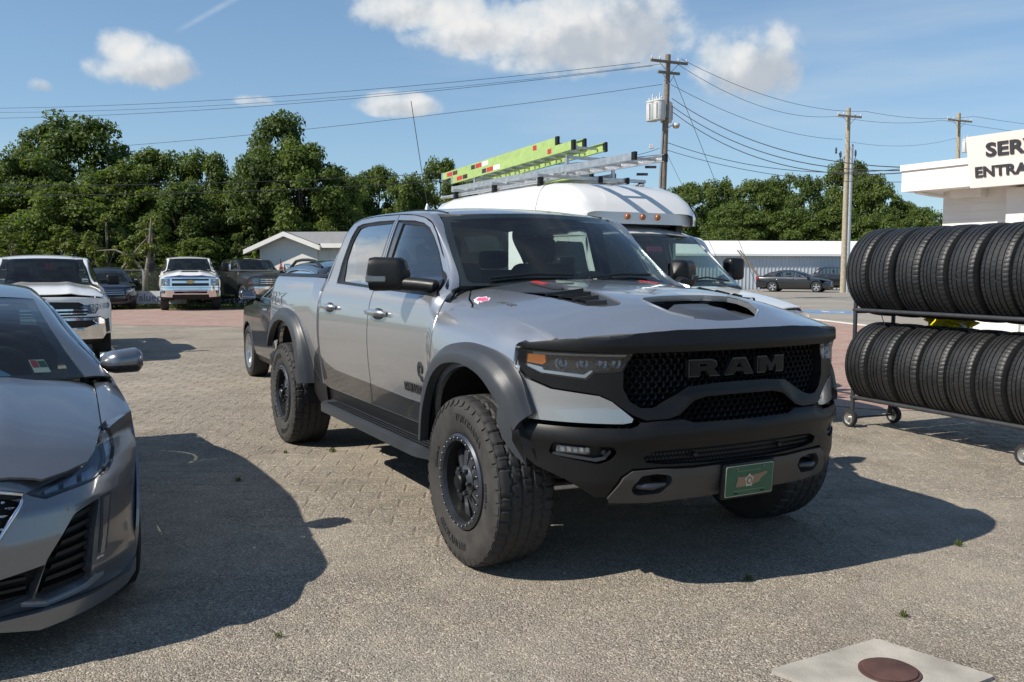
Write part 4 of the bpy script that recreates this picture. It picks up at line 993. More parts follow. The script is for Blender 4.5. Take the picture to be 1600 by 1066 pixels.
def tread_tire(R, W, rim, style, mat_t, mat_s, seed=0):
    """returns two meshes (tread, sidewalls) for a tyre about local Y"""
    key = (R, W, rim, style)
    pr = random.Random(seed)
    gr, k0 = ((-.62, -.22, .2, .60), 66) if style == 'road' else ((-.58, -.28, .05, .52), 58)
    if style == 'road2': style = 'road'
    nth, nw = (264, 30) if style != 'plain' else (48, 8)
    th = np.linspace(0, 2 * PI, nth, endpoint=False); w = np.linspace(-1, 1, nw + 1)
    if style == 'road':
        w = np.array(sorted([-1, -.95, -.88, -.8, .8, .88, .95, 1, -.42, 0, .4] + [q for c_ in gr for q in (c_ - .062, c_ - .048, c_ + .048, c_ + .062)])); nw = len(w) - 1; nth = 330; th = np.linspace(0, 2 * PI, nth, endpoint=False)
    TH, WW = np.meshgrid(th, w, indexing='ij')
    r = R - .018 * R * np.abs(WW) ** 3.2 - (.02 * R * np.maximum(np.abs(WW) - .86, 0) / .14)
    dep = np.zeros_like(r)
    if style == 'at':
        for c in (-.56, -.2, .2, .56): dep = np.maximum(dep, ((np.abs(WW - c - .03 * np.sign(np.sin(TH * 42))) < .036)) * .010)
        k = 42
        sh = ((TH * k / (2 * PI) + .25 * np.sign(WW)) % 1.0); dep = np.maximum(dep, ((sh < .13) & (np.abs(WW) > .56)) * .008)
        md = ((TH * k / PI * .5 + WW * .8) % 1.0); dep = np.maximum(dep, ((md < .10) & (np.abs(WW) <= .56)) * .007)
        mi = ((TH * k * 2 / (2 * PI) + WW * .3) % 1.0); dep = np.maximum(dep, ((mi < .14)) * .003)
    elif style == 'road':
        for c in gr: dep = np.maximum(dep, (np.abs(WW - c) < .052) * .010)
        k = k0
        for lo, hi, ph, sl in ((-1.1, gr[0], 0, .12), (gr[0], gr[1], .5, -.5), (gr[1], gr[2], .2, .5), (gr[2], gr[3], .7, -.5), (gr[3], 1.1, .1, .12)):
            q = ((TH * k / (2 * PI) + ph + sl * WW) % 1.0); dep = np.maximum(dep, ((q < .21) & (WW > lo) & (WW < hi)) * (.0030 if abs(sl) < .3 else .0018))
    r = r - dep
    V = np.stack([r * np.sin(TH), WW * W * .5 * .93, r * np.cos(TH)], -1).reshape(-1, 3)
    F = []
    for i in range(nth):
        j = (i + 1) % nth
        for k in range(nw): F.append((i * (nw + 1) + k, i * (nw + 1) + k + 1, j * (nw + 1) + k + 1, j * (nw + 1) + k))
    mt = bpy.data.meshes.new('tread'); mt.from_pydata(V.tolist(), [], F); mt.materials.append(mat_t); mt.shade_smooth(); mt.set_sharp_from_angle(angle=math.radians(28))
    g = G(); sh = R - .038 * R
    for sg in (1, -1):
        y0 = W * .5 * .93
        prof = [(sh + .004, y0 - .002), (sh - .012, y0 + .002), (R * .90, y0 + .011), (R * .82, y0 + .014), (rim + (R - rim) * .42, y0 + .012), (rim + (R - rim) * .2, y0 + .004), (rim + .010, y0 - .004), (rim, y0 - .016), (rim - .008, y0 - .05)]
        prof = [(a, sg * b) for a, b in prof]
        g.lathe(prof if sg > 0 else prof[::-1], 72, Matrix.Rotation(-PI / 2, 4, 'X'))
        if style == 'at':   # shoulder lugs that run down the sidewall
            for k in range(42):
                a = 2 * PI * (k + .5 + .12 * sg) / 42
                mtx = Matrix.Rotation(a, 4, 'Y')
                g.add([(x, sg * (y0 + q), z) for x, q, z in ((-.024, .000, sh), (.021, .000, sh), (.019, .012, sh - .024), (-.020, .012, sh - .036), (-.024, .004, sh - .001), (.021, .004, sh - .001), (.018, .0155, sh - .022), (-.018, .0155, sh - .034))],
                      [(0, 1, 5, 4), (1, 2, 6, 5), (2, 3, 7, 6), (3, 0, 4, 7), (4, 5, 6, 7)], mtx)
    ms = bpy.data.meshes.new('sidewall'); ms.from_pydata(g.v, [], g.f); ms.materials.append(mat_s); ms.shade_smooth(); ms.set_sharp_from_angle(angle=math.radians(40))
    return mt, ms
def arc_text(s, r, size, y, depth=.003, a0=0.0, flip=False, bold=.0, spacing=1.0):
    """raised letters round a wheel; returns verts/faces about local Y, outer face at +y... a0 angle of the centre, clockwise from top seen from outside (-Y)"""
    vs, fs = text_mesh(s, size, .5, bold, spacing); out = []
    for x, yy, z in vs:
        rr = r + (yy if not flip else -yy); a = a0 + (x / r if not flip else -x / r)
        out.append((rr * math.sin(a), y + (z) * 2 * depth, rr * math.cos(a)))
    return out, fs
def make_wheel(name, R, W, rim, style, parent, loc, mats, spokes=None, seed=0):
    """wheel child with tyre sub-parts; outer side is -Y of the wheel (turned for the left side)"""
    tyre_t, tyre_s = tread_tire(R, W, rim, style, mats['tread'], mats['side'], seed)
    w = bpy.data.objects.new(name, None); COL.objects.link(w); w.parent = parent; w.location = loc; w.empty_display_size = .1
    o = link('tread', tyre_t, w); o2 = link('sidewall', tyre_s, w)
    if spokes: spokes(w)
    return w
def disc_wheel(w, rim, W, mat, n=5, split=True, deep=.03, dark=None, capmat=None):
    """plain cast wheel: barrel, face spokes, cap, outer side -Y"""
    y0 = -W * .5 * .93
    G().lathe([(rim - .004, -(y0 - .004)), (rim - .016, -(y0 - .004)), (rim - .024, -(y0 + .02)), (rim - .035, -(y0 + .10)), (rim - .03, W * -.3)], 48, Matrix.Rotation(PI / 2, 4, 'X')).build('rim', mat, w, 40)
    G().lathe([(rim - .03, -.06), (0.0, -.06)], 32, Matrix.Rotation(PI / 2, 4, 'X')).build('brake', dark or M['dark'], w, 40)
    g = G(); ys = y0 + deep
    for k in range(n):
        a = 2 * PI * k / n
        for d in ((-.16, .16) if split else (0,)):
            wd = .026 if split else .045
            m = Matrix.Rotation(a, 4, 'Y')
            x1 = math.sin(d) * (rim - .02) * 1.05; z1 = math.cos(d) * (rim - .02)
            x0 = math.sin(d) * .05
            g.add([(x0 - wd * .8, ys, .035), (x0 + wd * .8, ys, .035), (x1 + wd, ys - .006, z1), (x1 - wd, ys - .006, z1), (x0 - wd, ys + .04, .035), (x0 + wd, ys + .04, .035), (x1 + wd * 1.1, ys + .04, z1), (x1 - wd * 1.1, ys + .04, z1)],
                  [(3, 2, 1, 0), (0, 1, 5, 4), (1, 2, 6, 5), (2, 3, 7, 6), (3, 0, 4, 7)], m)
    g.build('spokes', mat, w, 30)
    G().lathe([(.062, -(ys + .03)), (.060, -(ys - .004)), (.03, -(ys - .012)), (0, -(ys - .013))], 24, Matrix.Rotation(PI / 2, 4, 'X')).build('centre_cap', capmat or mat, w, 40)
def rod(name, pts, r, mat, parent, n=8): return G().tube(pts, r, n).build(name, mat, parent, 50)
# ------------------------------------------------------------------ silver pickup: surfaces (x forward from front axle, y left, z up)
_zc = [.40, .55, .66, .75, .90, 1.05, 1.18, 1.28, 1.35, 1.40, 1.44, 1.60, 1.75, 1.85, 1.90, 1.94, 1.975]
_yc = [.955, .975, .985, .995, 1.012, 1.02, 1.015, 1.0, .98, .957, .938, .89, .84, .80, .768, .715, .60]
_zf = [.40, .75, .90, 1.0, 1.10, 1.18, 1.24, 1.28, 1.315, 1.37]
_yf = [.98, 1.03, 1.05, 1.055, 1.048, 1.03, 1.0, .962, .90, .80]
_zb = [.40, .55, .75, .90, 1.05, 1.20, 1.32, 1.40, 1.45, 1.48]
_yb = [.96, .975, .995, 1.02, 1.035, 1.035, 1.02, .995, .965, .93]
def ram_ztop(x): return cint([-.75, -.3, .1, .45, .65, .85], [1.35, 1.315, 1.285, 1.245, 1.20, 1.14], x)
def ram_S(x, z):
    x = np.asarray(x, float); z = np.asarray(z, float)
    cab = cint(_zc, _yc, z); fen = cint(_zf, _yf, z - (ram_ztop(x) - 1.315)); bed = cint(_zb, _yb, z)
    w = sstep(x, -.66, -.46); y = cab * (1 - w) + fen * w
    w = sstep(-x, 2.80, 3.05); y = y * (1 - w) + bed * w
    y = y + .02 * bell(x, -3.69, .55) * bell(z, 1.05, .3)
    y = y - .15 * sstep(x, -1.55, -.70) * sstep(z, 1.36, 1.52)
    y = y - .16 * sstep(-x, 4.25, 4.75) ** 1.5
    y = y - .035 * sstep(x, .15, .45) - .55 * np.maximum(x - .42, 0) ** 1.35
    return y
def ram_F(y, z):
    y = np.abs(np.asarray(y, float)); y = np.minimum(y, 1.08); z = np.asarray(z, float)
    base = .86 - .15 * y ** 2 - .25 * y ** 6
    return base + np.interp(z, [.35, .45, .55, .70, .82, .9, 1.1, 1.19, 1.26], [-.10, -.04, -.005, .0, .0, -.01, -.015, .01, -.03])
_hx = [-.75, -.3, .1, .40, .55, .68, .80, .90]
_hy = [0, .18, .34, .46, .70, .84, .90, 1.0, 1.1]
_hz = [[1.475, 1.473, 1.468, 1.455, 1.412, 1.375, 1.35, 1.27, 1.18],
       [1.452, 1.450, 1.444, 1.430, 1.385, 1.342, 1.315, 1.24, 1.15],
       [1.428, 1.426, 1.420, 1.404, 1.354, 1.310, 1.285, 1.21, 1.12],
       [1.395, 1.393, 1.386, 1.370, 1.315, 1.274, 1.250, 1.18, 1.09],
       [1.365, 1.363, 1.355, 1.338, 1.283, 1.246, 1.225, 1.15, 1.07],
       [1.318, 1.316, 1.308, 1.292, 1.250, 1.215, 1.19, 1.12, 1.04],
       [1.268, 1.267, 1.262, 1.25, 1.218, 1.19, 1.15, 1.09, 1.0],
       [1.222, 1.221, 1.217, 1.205, 1.18, 1.15, 1.12, 1.06, .98]]
def ram_H(x, y):
    return grid2(_hx, _hy, np.array(_hz), np.asarray(x, float), np.abs(np.asarray(y, float)))
def ram_R(x, y):
    x = np.asarray(x, float); y = np.abs(np.asarray(y, float))
    z = cint([-3.0, -2.85, -2.4, -1.9, -1.4, -1.15, -1.0], [1.90, 1.93, 1.962, 1.97, 1.945, 1.905, 1.87], x)
    return z - .055 * (y / .75) ** 2.2 - .25 * np.maximum(y - .68, 0) ** 1.2
# ------------------------------------------------------------------ silver off-road pickup
RAMX, RAMY, RAMYAW = .704, 5.038, math.radians(-61.63)
M['scoop'] = simple('scoop_satin', (.055, .06, .07), .3, .2, scale=8)
def build_ram():
    R_ = thing('pickup_truck', 'silver crew-cab off-road pickup with black flared arches and black grille', 'pickup truck', (RAMX, RAMY, 0), RAMYAW)
    v = Veh(R_, ram_S, ram_F, ram_H, .055)
    SV, BK, SB = M['silver'], M['bumper_black'], M['satin_black']
    # --- doors
    fw = [(-.605, 1.372), (-.68, 1.425), (-.914, 1.521), (-1.003, 1.638), (-1.095, 1.730), (-1.174, 1.793), (-1.253, 1.825), (-1.371, 1.844), (-1.64, 1.859), (-1.64, 1.392), (-.917, 1.376)]
    rw = [(-1.695, 1.393), (-1.695, 1.861), (-2.04, 1.869), (-2.38, 1.864), (-2.48, 1.848), (-2.54, 1.76), (-2.578, 1.55), (-2.575, 1.44), (-2.55, 1.415)]
    fd = [(-.748, 1.455), (-.97, 1.622), (-1.089, 1.752), (-1.168, 1.818), (-1.26, 1.855), (-1.399, 1.878), (-1.6605, 1.895), (-1.6605, .60), (-.66, .60), (-.612, .70), (-.535, 1.0), (-.508, 1.12), (-.53, 1.27), (-.568, 1.345), (-.583, 1.40)]
    rd = [(-1.672, 1.895), (-2.17, 1.906), (-2.45, 1.897), (-2.60, 1.87), (-2.675, 1.80), (-2.735, 1.62), (-2.79, 1.42), (-2.805, 1.2), (-2.815, .60), (-1.672, .60)]
    dF = v.side('front_door', fd, SV, holes=[fw], thick=.03)
    dR = v.side('rear_door', rd, SV, holes=[rw], thick=.03)
    fg = rounded([(-.70, 1.396), (-.74, 1.42), (-.935, 1.504), (-1.03, 1.638), (-1.11, 1.718), (-1.2, 1.788), (-1.297, 1.814), (-1.535, 1.831), (-1.555, 1.593), (-1.56, 1.412)], .02)
    rg = rounded([(-2.45, 1.438), (-2.51, 1.60), (-2.493, 1.743), (-2.44, 1.834), (-2.30, 1.850), (-1.742, 1.847), (-1.762, 1.60), (-1.765, 1.415)], .025)
    v.side('window_trim', fw, SB, holes=[fg], off=-.012, thick=.01, parent=dF)
    v.side('window_trim', rw, SB, holes=[rg], off=-.012, thick=.01, parent=dR)
    v.side('window_glass', fg, M['glass_dark'], off=-.018, thick=0, parent=dF)
    v.side('window_glass', rg, M['glass_dark'], off=-.018, thick=0, parent=dR)
    # pillar applique and belt strip
    v.side('pillar_trim', [(-1.56, 1.41), (-1.63, 1.40), (-1.63, 1.845), (-1.54, 1.835), (-1.556, 1.6)], M['gloss_black'], off=-.008, thick=.006, parent=dF)
    v.side('pillar_trim', [(-1.705, 1.40), (-1.76, 1.41), (-1.757, 1.6), (-1.738, 1.85), (-1.705, 1.852)], M['gloss_black'], off=-.008, thick=.006, parent=dR)
    # black lower graphic on doors
    v.side('lower_graphic', [(-.675, .605), (-.64, .735), (-.75, .737), (-1.0, .735), (-1.3, .742), (-1.655, .748), (-1.655, .605)], M['gloss_black'], off=.0025, thick=.003, parent=dF)
    v.side('lower_graphic', [(-1.678, .748), (-2.2, .756), (-2.5, .765), (-2.72, .80), (-2.81, .84), (-2.81, .605), (-1.678, .605)], M['gloss_black'], off=.0025, thick=.003, parent=dR)
    v.side('sill', [(-.60, .595), (-2.83, .595), (-2.83, .47), (-.60, .47)], SB, off=-.012, thick=.03)
    # inner lining
    v.side('door_lining', [(-.62, .62), (-.60, 1.365), (-1.64, 1.385), (-2.55, 1.40), (-2.79, 1.42), (-2.79, .62)], M['interior'], off=-.07, thick=0, step=.2)
    for w, sg in (('R', -1), ('L', 1)):
        for dd, x0 in ((dF, -1.47), (dR, -2.545)):
            g = G(); yb = sg * (float(ram_S(np.array([x0]), np.array([1.24]))[0]))
            pts = [(x0 - .155, yb + sg * .004, 1.238), (x0 - .14, yb + sg * .030, 1.241), (x0 - .05, yb + sg * .040, 1.243), (x0 + .07, yb + sg * .040, 1.243), (x0 + .145, yb + sg * .028, 1.241), (x0 + .16, yb + sg * .003, 1.238)]
            g.tube(pts, [.014, .020, .022, .022, .020, .014], 10); g.build('door_handle', SV, dd[w], 60)
            patch('handle_cup', [(x0 + .11 * math.cos(a), 1.232 + .038 * math.sin(a)) for a in np.linspace(0, 2 * PI, 20, endpoint=False)], lambda x, z: (x, sg * ram_S(x, z), z), SB, dd[w], (0, sg, 0), .04, (), .003, off=.0015)
    # --- cab frame: pillar, roof rail and rear corner in one run
    D = [(-.578, 1.375), (-.740, 1.462), (-.963, 1.63), (-1.083, 1.76), (-1.163, 1.825), (-1.258, 1.861), (-1.40, 1.884), (-1.70, 1.902), (-2.17, 1.912), (-2.45, 1.903), (-2.605, 1.876), (-2.682, 1.803), (-2.742, 1.62), (-2.797, 1.42), (-2.812, 1.2), (-2.822, .58)]
    I = [(-.655, .80, 1.425), (-.72, .772, 1.487), (-.895, .742, 1.628), (-1.06, .705, 1.752), (-1.165, .680, 1.832), (-1.27, .672, None), (-1.41, .685, None), (-1.70, .695, None), (-2.17, .695, None), (-2.48, .69, None), (-2.69, .68, None), (-2.81, .72, 1.80), (-2.852, .84, 1.62), (-2.862, .925, 1.42), (-2.866, .985, 1.2), (-2.866, .955, .58)]
    for sg in (-1, 1):
        A = [(x, sg * float(ram_S(np.array([x]), np.array([z]))[0]), z) for x, z in D]
        B = [(x, sg * y, z if z else float(ram_R(np.array([x]), np.array([y]))[0])) for x, y, z in I]
        strip('cab_frame', A, B, SV, R_, (-.2, sg * .8, .5), .012, .015)
        sp = [(-.895, .742, 1.628), (-1.165, .680, 1.832)]
    roof = symy([(-1.085, 0), (-1.11, .3), (-1.17, .55), (-1.268, .668), (-1.41, .681), (-1.70, .691), (-2.17, .691), (-2.48, .686), (-2.69, .676), (-2.80, .66), (-2.83, .4), (-2.84, 0)])
    patch('roof', roof, lambda x, y: (x, y, ram_R(x, y)), SV, R_, (0, 0, 1), .07, (), .02)
    patch('headliner', roof, lambda x, y: (x, y, ram_R(x, y) - .05), M['interior_grey'], R_, (0, 0, -1), .2, (), 0)
    for sg in (-1, 1):   # drip grooves on the roof
        G().tube([(x, sg * .60, float(ram_R(np.array([x]), np.array([.60]))[0]) + .001) for x in np.linspace(-1.25, -2.75, 12)], .006, 5).build('roof_seam', SB, R_, 60)
    # --- windscreen
    def ws(u, t):
        xc = cint([0, .5, 1], [-.50, -.80, -1.092], t); xe = cint([0, .33, .66, 1], [-.665, -.86, -1.05, -1.215], t)
        ye = cint([0, .33, .66, 1], [.785, .752, .712, .663], t); zc = cint([0, .5, 1], [1.435, 1.685, 1.897], t); ze = cint([0, .33, .66, 1], [1.43, 1.595, 1.745, 1.862], t)
        k = np.abs(u) ** 2.2
        return xc + (xe - xc) * k, ye * u, zc + (ze - zc) * k
    full = [(-1, 0), (1, 0), (1, 1), (-1, 1)]; inner = rounded([(-.945, .03), (.945, .03), (.935, .93), (-.935, .93)], .06)
    patch('windscreen', full, ws, M['glass_wind'], R_, (1, 0, .6), .08, (), 0)
    patch('windscreen_border', full, ws, M['gloss_black'], R_, (1, 0, .6), .06, [inner], 0, off=-.003)
    # wipers and cowl
    v.top('cowl', symy([(-.50, 0), (-.54, .45), (-.66, .76), (-.72, .735), (-.70, .45), (-.69, 0)]), SB, off=-.022, thick=.02, H=lambda x, y: ram_H(x, y))
    for y0, y1 in ((-.62, -.08), (.02, .56)):
        pts = [ws(np.array([y / .78]), np.array([t]))for y, t in ((y0, .055), ((y0 + y1) / 2, .10), (y1, .09))]
        rod('wiper', [(float(p[0][0]) + .018, float(p[1][0]), float(p[2][0]) + .014) for p in pts], .009, SB, R_, 6)
    # --- hood
    scoop = symy([(.405, 0), (.408, .14), (.43, .285), (.475, .318), (.56, .318), (.66, .285), (.735, .20), (.768, .08), (.772, 0)])
    vent = rounded([(-.625, .655), (-.40, .628), (.08, .608), (.37, .590), (.455, .54), (.49, .465), (.46, .43), (-.02, .355), (-.10, .40), (-.38, .335), (-.52, .34), (-.60, .42)], .02)
    hood = symy([(.842, 0), (.838, .25), (.822, .40), (.812, .50), (.790, .60), (.752, .70), (.683, .83), (.625, .893), (.30, .893), (-.15, .893), (-.285, .888), (-.33, .862), (-.46, .822), (-.66, .712), (-.60, .5), (-.565, .3), (-.55, 0)])
    hd = v.top('hood', hood, SV, holes=[scoop, vent, [(x, -y) for x, y in vent]], thick=.03, step=.045)[0]
    for sg in (1, -1):
        ve = [(x, sg * y) for x, y in vent]
        vp = patch('hood_vent', ve, lambda x, y: (x, y, ram_H(x, y) - .010 * sstep(np.minimum(x + .6, 1.0), 0, .15)), M['flare'], hd, (0, 0, 1), .05, (), .02)
        for k in range(4):   # louvres
            x0 = .02 + .115 * k; g = G()
            ya, yb = .600 - .02 * k * .6, .40 + .028 * k
            for (xx, yy, dz) in (): pass
            def hz(x, y, d): return (x, sg * y, float(ram_H(np.array([x]), np.array([y]))[0]) + d)
            g.add([hz(x0 - .30, ya, -.008), hz(x0 - .06, yb + .05, -.008), hz(x0 + .045, yb, .012), hz(x0 - .02, ya, .012), hz(x0 + .050, yb, -.02), hz(x0 - .015, ya, -.02)], [(0, 1, 2, 3), (3, 2, 4, 5)] if sg > 0 else [(3, 2, 1, 0), (5, 4, 2, 3)])
            g.build('louvre', M['satin_black'], vp, 0)
        bo = [(x, sg * y) for x, y in rounded([(-.50, .365), (-.52, .41), (-.16, .452), (-.10, .43), (-.12, .41), (-.40, .36)], .012)]
        patch('vent_badge', bo, lambda x, y: (x, y, ram_H(x, y)), M['flare'], vp, (0, 0, 1), .04, (), .01, off=.004)
        bo = [(x, sg * y) for x, y in rounded([(-.49, .372), (-.505, .403), (-.325, .422), (-.31, .39)], .012)]
        patch('red_badge', bo, lambda x, y: (x, y, ram_H(x, y)), M['badge_red'], vp, (0, 0, 1), .04, (), .004, off=.008)
    def ramp(x, y): return ram_H(x, y) - .012 - .055 * sstep(-x, -.78, -.50) + .035 * (1 - sstep(np.abs(y), .10, .17)) * sstep(-x, -.77, -.60)
    patch('scoop_ramp', symy([(.47, 0), (.475, .30), (.56, .308), (.655, .278), (.728, .195), (.76, .08), (.765, 0)]), lambda x, y: (x, y, ramp(x, y)), M['scoop'], hd, (0, 0, 1), .03, (), .02)
    patch('scoop_well', symy([(.36, 0), (.36, .32), (.66, .30), (.76, .1), (.765, 0)]), lambda x, y: (x, y, ram_H(x, y) - .10), M['dark'], hd, (0, 0, 1), .08, (), 0)
    patch('scoop_wall', [(y, z) for y, z in ((-.32, 0), (.32, 0), (.32, 1), (-.32, 1))], lambda y, t: (.37 + 0 * y, y, ram_H(.40 + 0 * y, y) - .10 + .09 * t), M['dark'], hd, (1, 0, 0), .08, (), 0)
    for sg in (-1, 1):
        rod('scoop_edge', [(x, y * sg, float(ram_H(np.array([x]), np.array([y]))[0]) + .002) for x, y in ((.43, .283), (.475, .316), (.56, .316), (.66, .283), (.735, .198))], .005, SV, hd, 6)
        rod('scoop_vent', [(.40, sg * .12, 1.355), (.40, sg * .18, 1.353)], .004, M['lamp_silver'], hd, 5)
    # decals on the hood side
    def on_hood(vs, x0, y0, rot, sx, sy, dz):
        c, s = math.cos(rot), math.sin(rot); out = []
        for a, b, z in vs:
            x, y = x0 + (a * sx) * c - (b * sy) * s, y0 + (a * sx) * s + (b * sy) * c
            out.append((x, y, float(ram_H(np.array([x]), np.array([y]))[0]) + dz + z))
        return out
    vs, fs = text_mesh('707-HP', .07, .001, .0, 1.05)
    mesh_obj('horsepower_decal', on_hood(vs, -.085, -.79, 0.0, .85, .62, .003), fs, M['decal_grey'], hd, 0)
    # --- cowl sides and fenders
    for sg in (1, -1):
        patch('cowl_side', [(x, sg * y) for x, y in ((-.30, .897), (-.336, .871), (-.466, .831), (-.668, .720), (-.70, .795), (-.625, .855), (-.575, .885), (-.545, .905), (-.42, .905))], lambda x, y: (x, y, ram_H(x, y)), SV, R_, (0, 0, 1), .03, (), .01)
    fen = [(-.60, .60), (-.604, .70), (-.527, 1.0), (-.50, 1.12), (-.522, 1.27), (-.56, 1.343)] + [(x, float(ram_ztop(np.array([x]))[0]) + .004) for x in (-.54, -.4, -.25, -.05, .15, .3, .45, .56)] + [(.535, 1.19), (.452, 1.175), (.447, 1.10), (.452, 1.0), (.46, .86), (.36, .86)] + [(x, z) for x, z in arc(0, .47, .56, 40, 165, 18)]
    fe = v.side('fender', fen, SV, thick=.03)
    # splash decal behind the arch line
    # --- bed
    bt = 1.462
    bed = [(-2.855, .58), (-2.858, 1.0), (-2.862, 1.2), (-2.868, 1.35), (-2.86, 1.43), (-2.87, bt - .012), (-3.2, bt - .004), (-3.6, bt), (-4.3, bt + .006), (-4.66, bt + .006), (-4.685, 1.2), (-4.66, .80), (-4.5, .70), (-4.27, .66)] + arc(-3.686, .47, .56, 20, 160, 18)[::-1] + [(-3.10, .60)]
    bs = v.side('bed_side', bed, SV, thick=.03)
    v.side('lower_graphic', [(-2.862, .605), (-2.862, .90), (-2.93, .86), (-3.0, .80), (-3.06, .70), (-3.09, .605)], M['gloss_black'], off=.003, thick=.003, parent=bs)
    for sg in (-1, 1):
        A = [(x, sg * (float(ram_S(np.array([x]), np.array([bt - .006]))[0]) + .002), bt - .004 + .004 * (x < -3.2)) for x in np.linspace(-2.875, -4.66, 12)]
        B = [(x, sg * .86, bt + .018) for x in np.linspace(-2.875, -4.66, 12)]
        strip('bed_rail', A, B, SB, R_, (0, 0, 1), .012, .02)
    g = G(); g.box(-4.66, -2.9, -.86, .86, .92, .95); g.box(-2.93, -2.9, -.86, .86, .95, 1.47)
    for sg in (-1, 1): g.box(-4.66, -2.9, sg * .86 - .01, sg * .86 + .01, .95, 1.478)
    g.build('bed_liner', M['satin_black'], R_, 30)
    g = G(); g.box(-4.74, -4.665, -.80, .80, .72, 1.47, .012); g.build('tailgate', SV, R_, 30)
    g = G(); g.box(-4.92, -4.72, -.92, .92, .55, .70, .03); g.build('rear_bumper', SB, R_, 30)
    for sg in (-1, 1): G().box(-4.70, -4.60, sg * .845 - .06, sg * .845 + .06, 1.02, 1.40, .015).build('tail_lamp', M['red_lens'], R_, 30)
    # cab back wall with window
    g = G(); g.box(-2.865, -2.85, -.93, .93, .60, 1.42); g.box(-2.86, -2.845, -.70, -.62, 1.42, 1.86); g.box(-2.86, -2.845, .62, .70, 1.42, 1.86); g.box(-2.86, -2.845, -.7, .7, 1.80, 1.88); g.build('cab_back', SV, R_, 0)
    g = G(); g.box(-2.854, -2.850, -.64, .64, 1.42, 1.80); g.build('rear_window', M['glass_deep'], R_, 0)
    # stylised side letters on the bed
    def trx(sg):
        P = [([(0, 1), (.62, 1), (.62, .78), (.40, .78), (.40, 0), (.20, 0), (.20, .78), (0, .78)], None),
             ([(.66, 1), (1.25, 1), (1.36, .85), (1.36, .56), (1.22, .42), (1.45, -.25), (1.2, -.25), (1.02, .38), (.88, .38), (.88, -.1), (.66, -.1)], [(.88, .80), (1.1, .80), (1.14, .74), (1.14, .64), (1.1, .58), (.88, .58)]),
             ([(1.42, 1), (1.72, 1), (1.86, .72), (2.05, .95), (2.75, 1.0), (2.16, .5), (2.36, -.3), (1.98, -.15), (1.86, .18), (1.66, -.05), (1.40, -.05), (1.70, .48)], None)]
        x0, z0, s = -4.46, 1.222, .092
        for pts, h in P:
            kx = .262 / s; pts = [(a * kx, b) for a, b in pts]; h = [(a * kx, b) for a, b in h] if h else None
            mp = lambda q: [(x0 + a * s, z0 + b * s) for a, b in q]
            patch('side_lettering', mp(pts), lambda x, z: (x, sg * ram_S(x, z), z), M['decal_grey'], bs['R' if sg < 0 else 'L'], (0, sg, 0), .05, [mp(h)] if h else [], 0, off=.002)
            def shrink(q, d=.12):
                q = [np.array(p, float) for p in q]; n = len(q); area = sum(q[i][0] * q[(i + 1) % n][1] - q[(i + 1) % n][0] * q[i][1] for i in range(n)); s_ = 1 if area > 0 else -1; out = []
                for i in range(n):
                    a, b, c = q[i - 1], q[i], q[(i + 1) % n]; e1 = (b - a) / np.linalg.norm(b - a); e2 = (c - b) / np.linalg.norm(c - b)
                    n1 = np.array([-e1[1], e1[0]]) * s_; n2 = np.array([-e2[1], e2[0]]) * s_; m = n1 + n2; m = m / max(.5, np.dot(m, m) / 2) if np.dot(m, m) > 1e-6 else n1
                    out.append(tuple(b + m * d))
                return out
            hh = shrink(h, -.10) if h else None
            patch('side_lettering_fill', mp(shrink(pts)), lambda x, z: (x, sg * ram_S(x, z), z), SV, bs['R' if sg < 0 else 'L'], (0, sg, 0), .05, [mp(hh)] if h else [], 0, off=.0035)
    trx(-1)
    # door badges
    vs, fs = text_mesh('RAM 1500', .062, .004, .0016, 1.0)
    mesh_obj('door_badge', [(-.865 + a * 1.02, -float(ram_S(np.array([-.865 + a]), np.array([.812 + b]))[0]) - .006 - z, .812 + b * 1.15) for a, b, z in vs], fs, M['letter_black'], dF['R'], 0)
    hp = spline([(-.76, .895), (-.775, .93), (-.765, .965), (-.74, .985), (-.712, .975), (-.695, .955), (-.70, .925), (-.716, .915), (-.722, .93), (-.714, .945), (-.728, .96), (-.745, .95), (-.748, .92), (-.735, .905), (-.712, .90), (-.705, .875), (-.718, .868), (-.735, .882), (-.75, .90)], 3)
    patch('head_badge', hp, lambda x, z: (x, -ram_S(x, z), z), M['letter_black'], dF['R'], (0, -1, 0), .02, (), .005, off=.006)
    # --- flares
    inn = [(-.515, .56), (-.495, .70), (-.435, .846), (-.335, .965), (-.18, 1.035), (0, 1.052), (.19, 1.025), (.345, .955), (.445, .865), (.50, .78)]
    outr = [(-.625, .56), (-.60, .72), (-.545, .90), (-.425, 1.045), (-.24, 1.128), (0, 1.155), (.20, 1.143), (.37, 1.100), (.47, 1.03), (.535, .94)]
    outr[-1] = (.545, .862)
    def flare(x0, dz, flip, sg, nm):
        t = np.linspace(0, 1, len(inn))
        ix = [(-a if flip else a) + x0 for a, b in inn]; iz = [b + dz for a, b in inn]; ox = [(-a if flip else a) + x0 for a, b in outr]; oz = [b + dz for a, b in outr]
        def fn(u, q):
            a = cint(t, ix, u); b = cint(t, iz, u); c = cint(t, ox, u); d = cint(t, oz, u); qq = np.clip(q, -.1, 1.1)
            x = a + (c - a) * qq; z = b + (d - b) * qq
            body = ram_S(x, z); lip = np.maximum(body + .012, 1.112 - .25 * np.maximum(x - x0 - .38, 0) * (0 if x0 < -1 else 1) - .30 * np.maximum(x - .44, 0) * (1 if x0 > -1 else 0))
            k = np.clip(cint([-.1, 0, .42, .75, 1.0, 1.1], [1, 1, .93, .55, .0, -.02], qq), -.05, 1)
            return x, sg * (body + .004 + (lip - body - .004) * k), z
        o = patch(nm, [(0, 0), (1, 0), (1, 1), (0, 1)], fn, M['flare'], R_, (0, sg, 0), .035, (), .05)
        # crease line along the flare
        return o
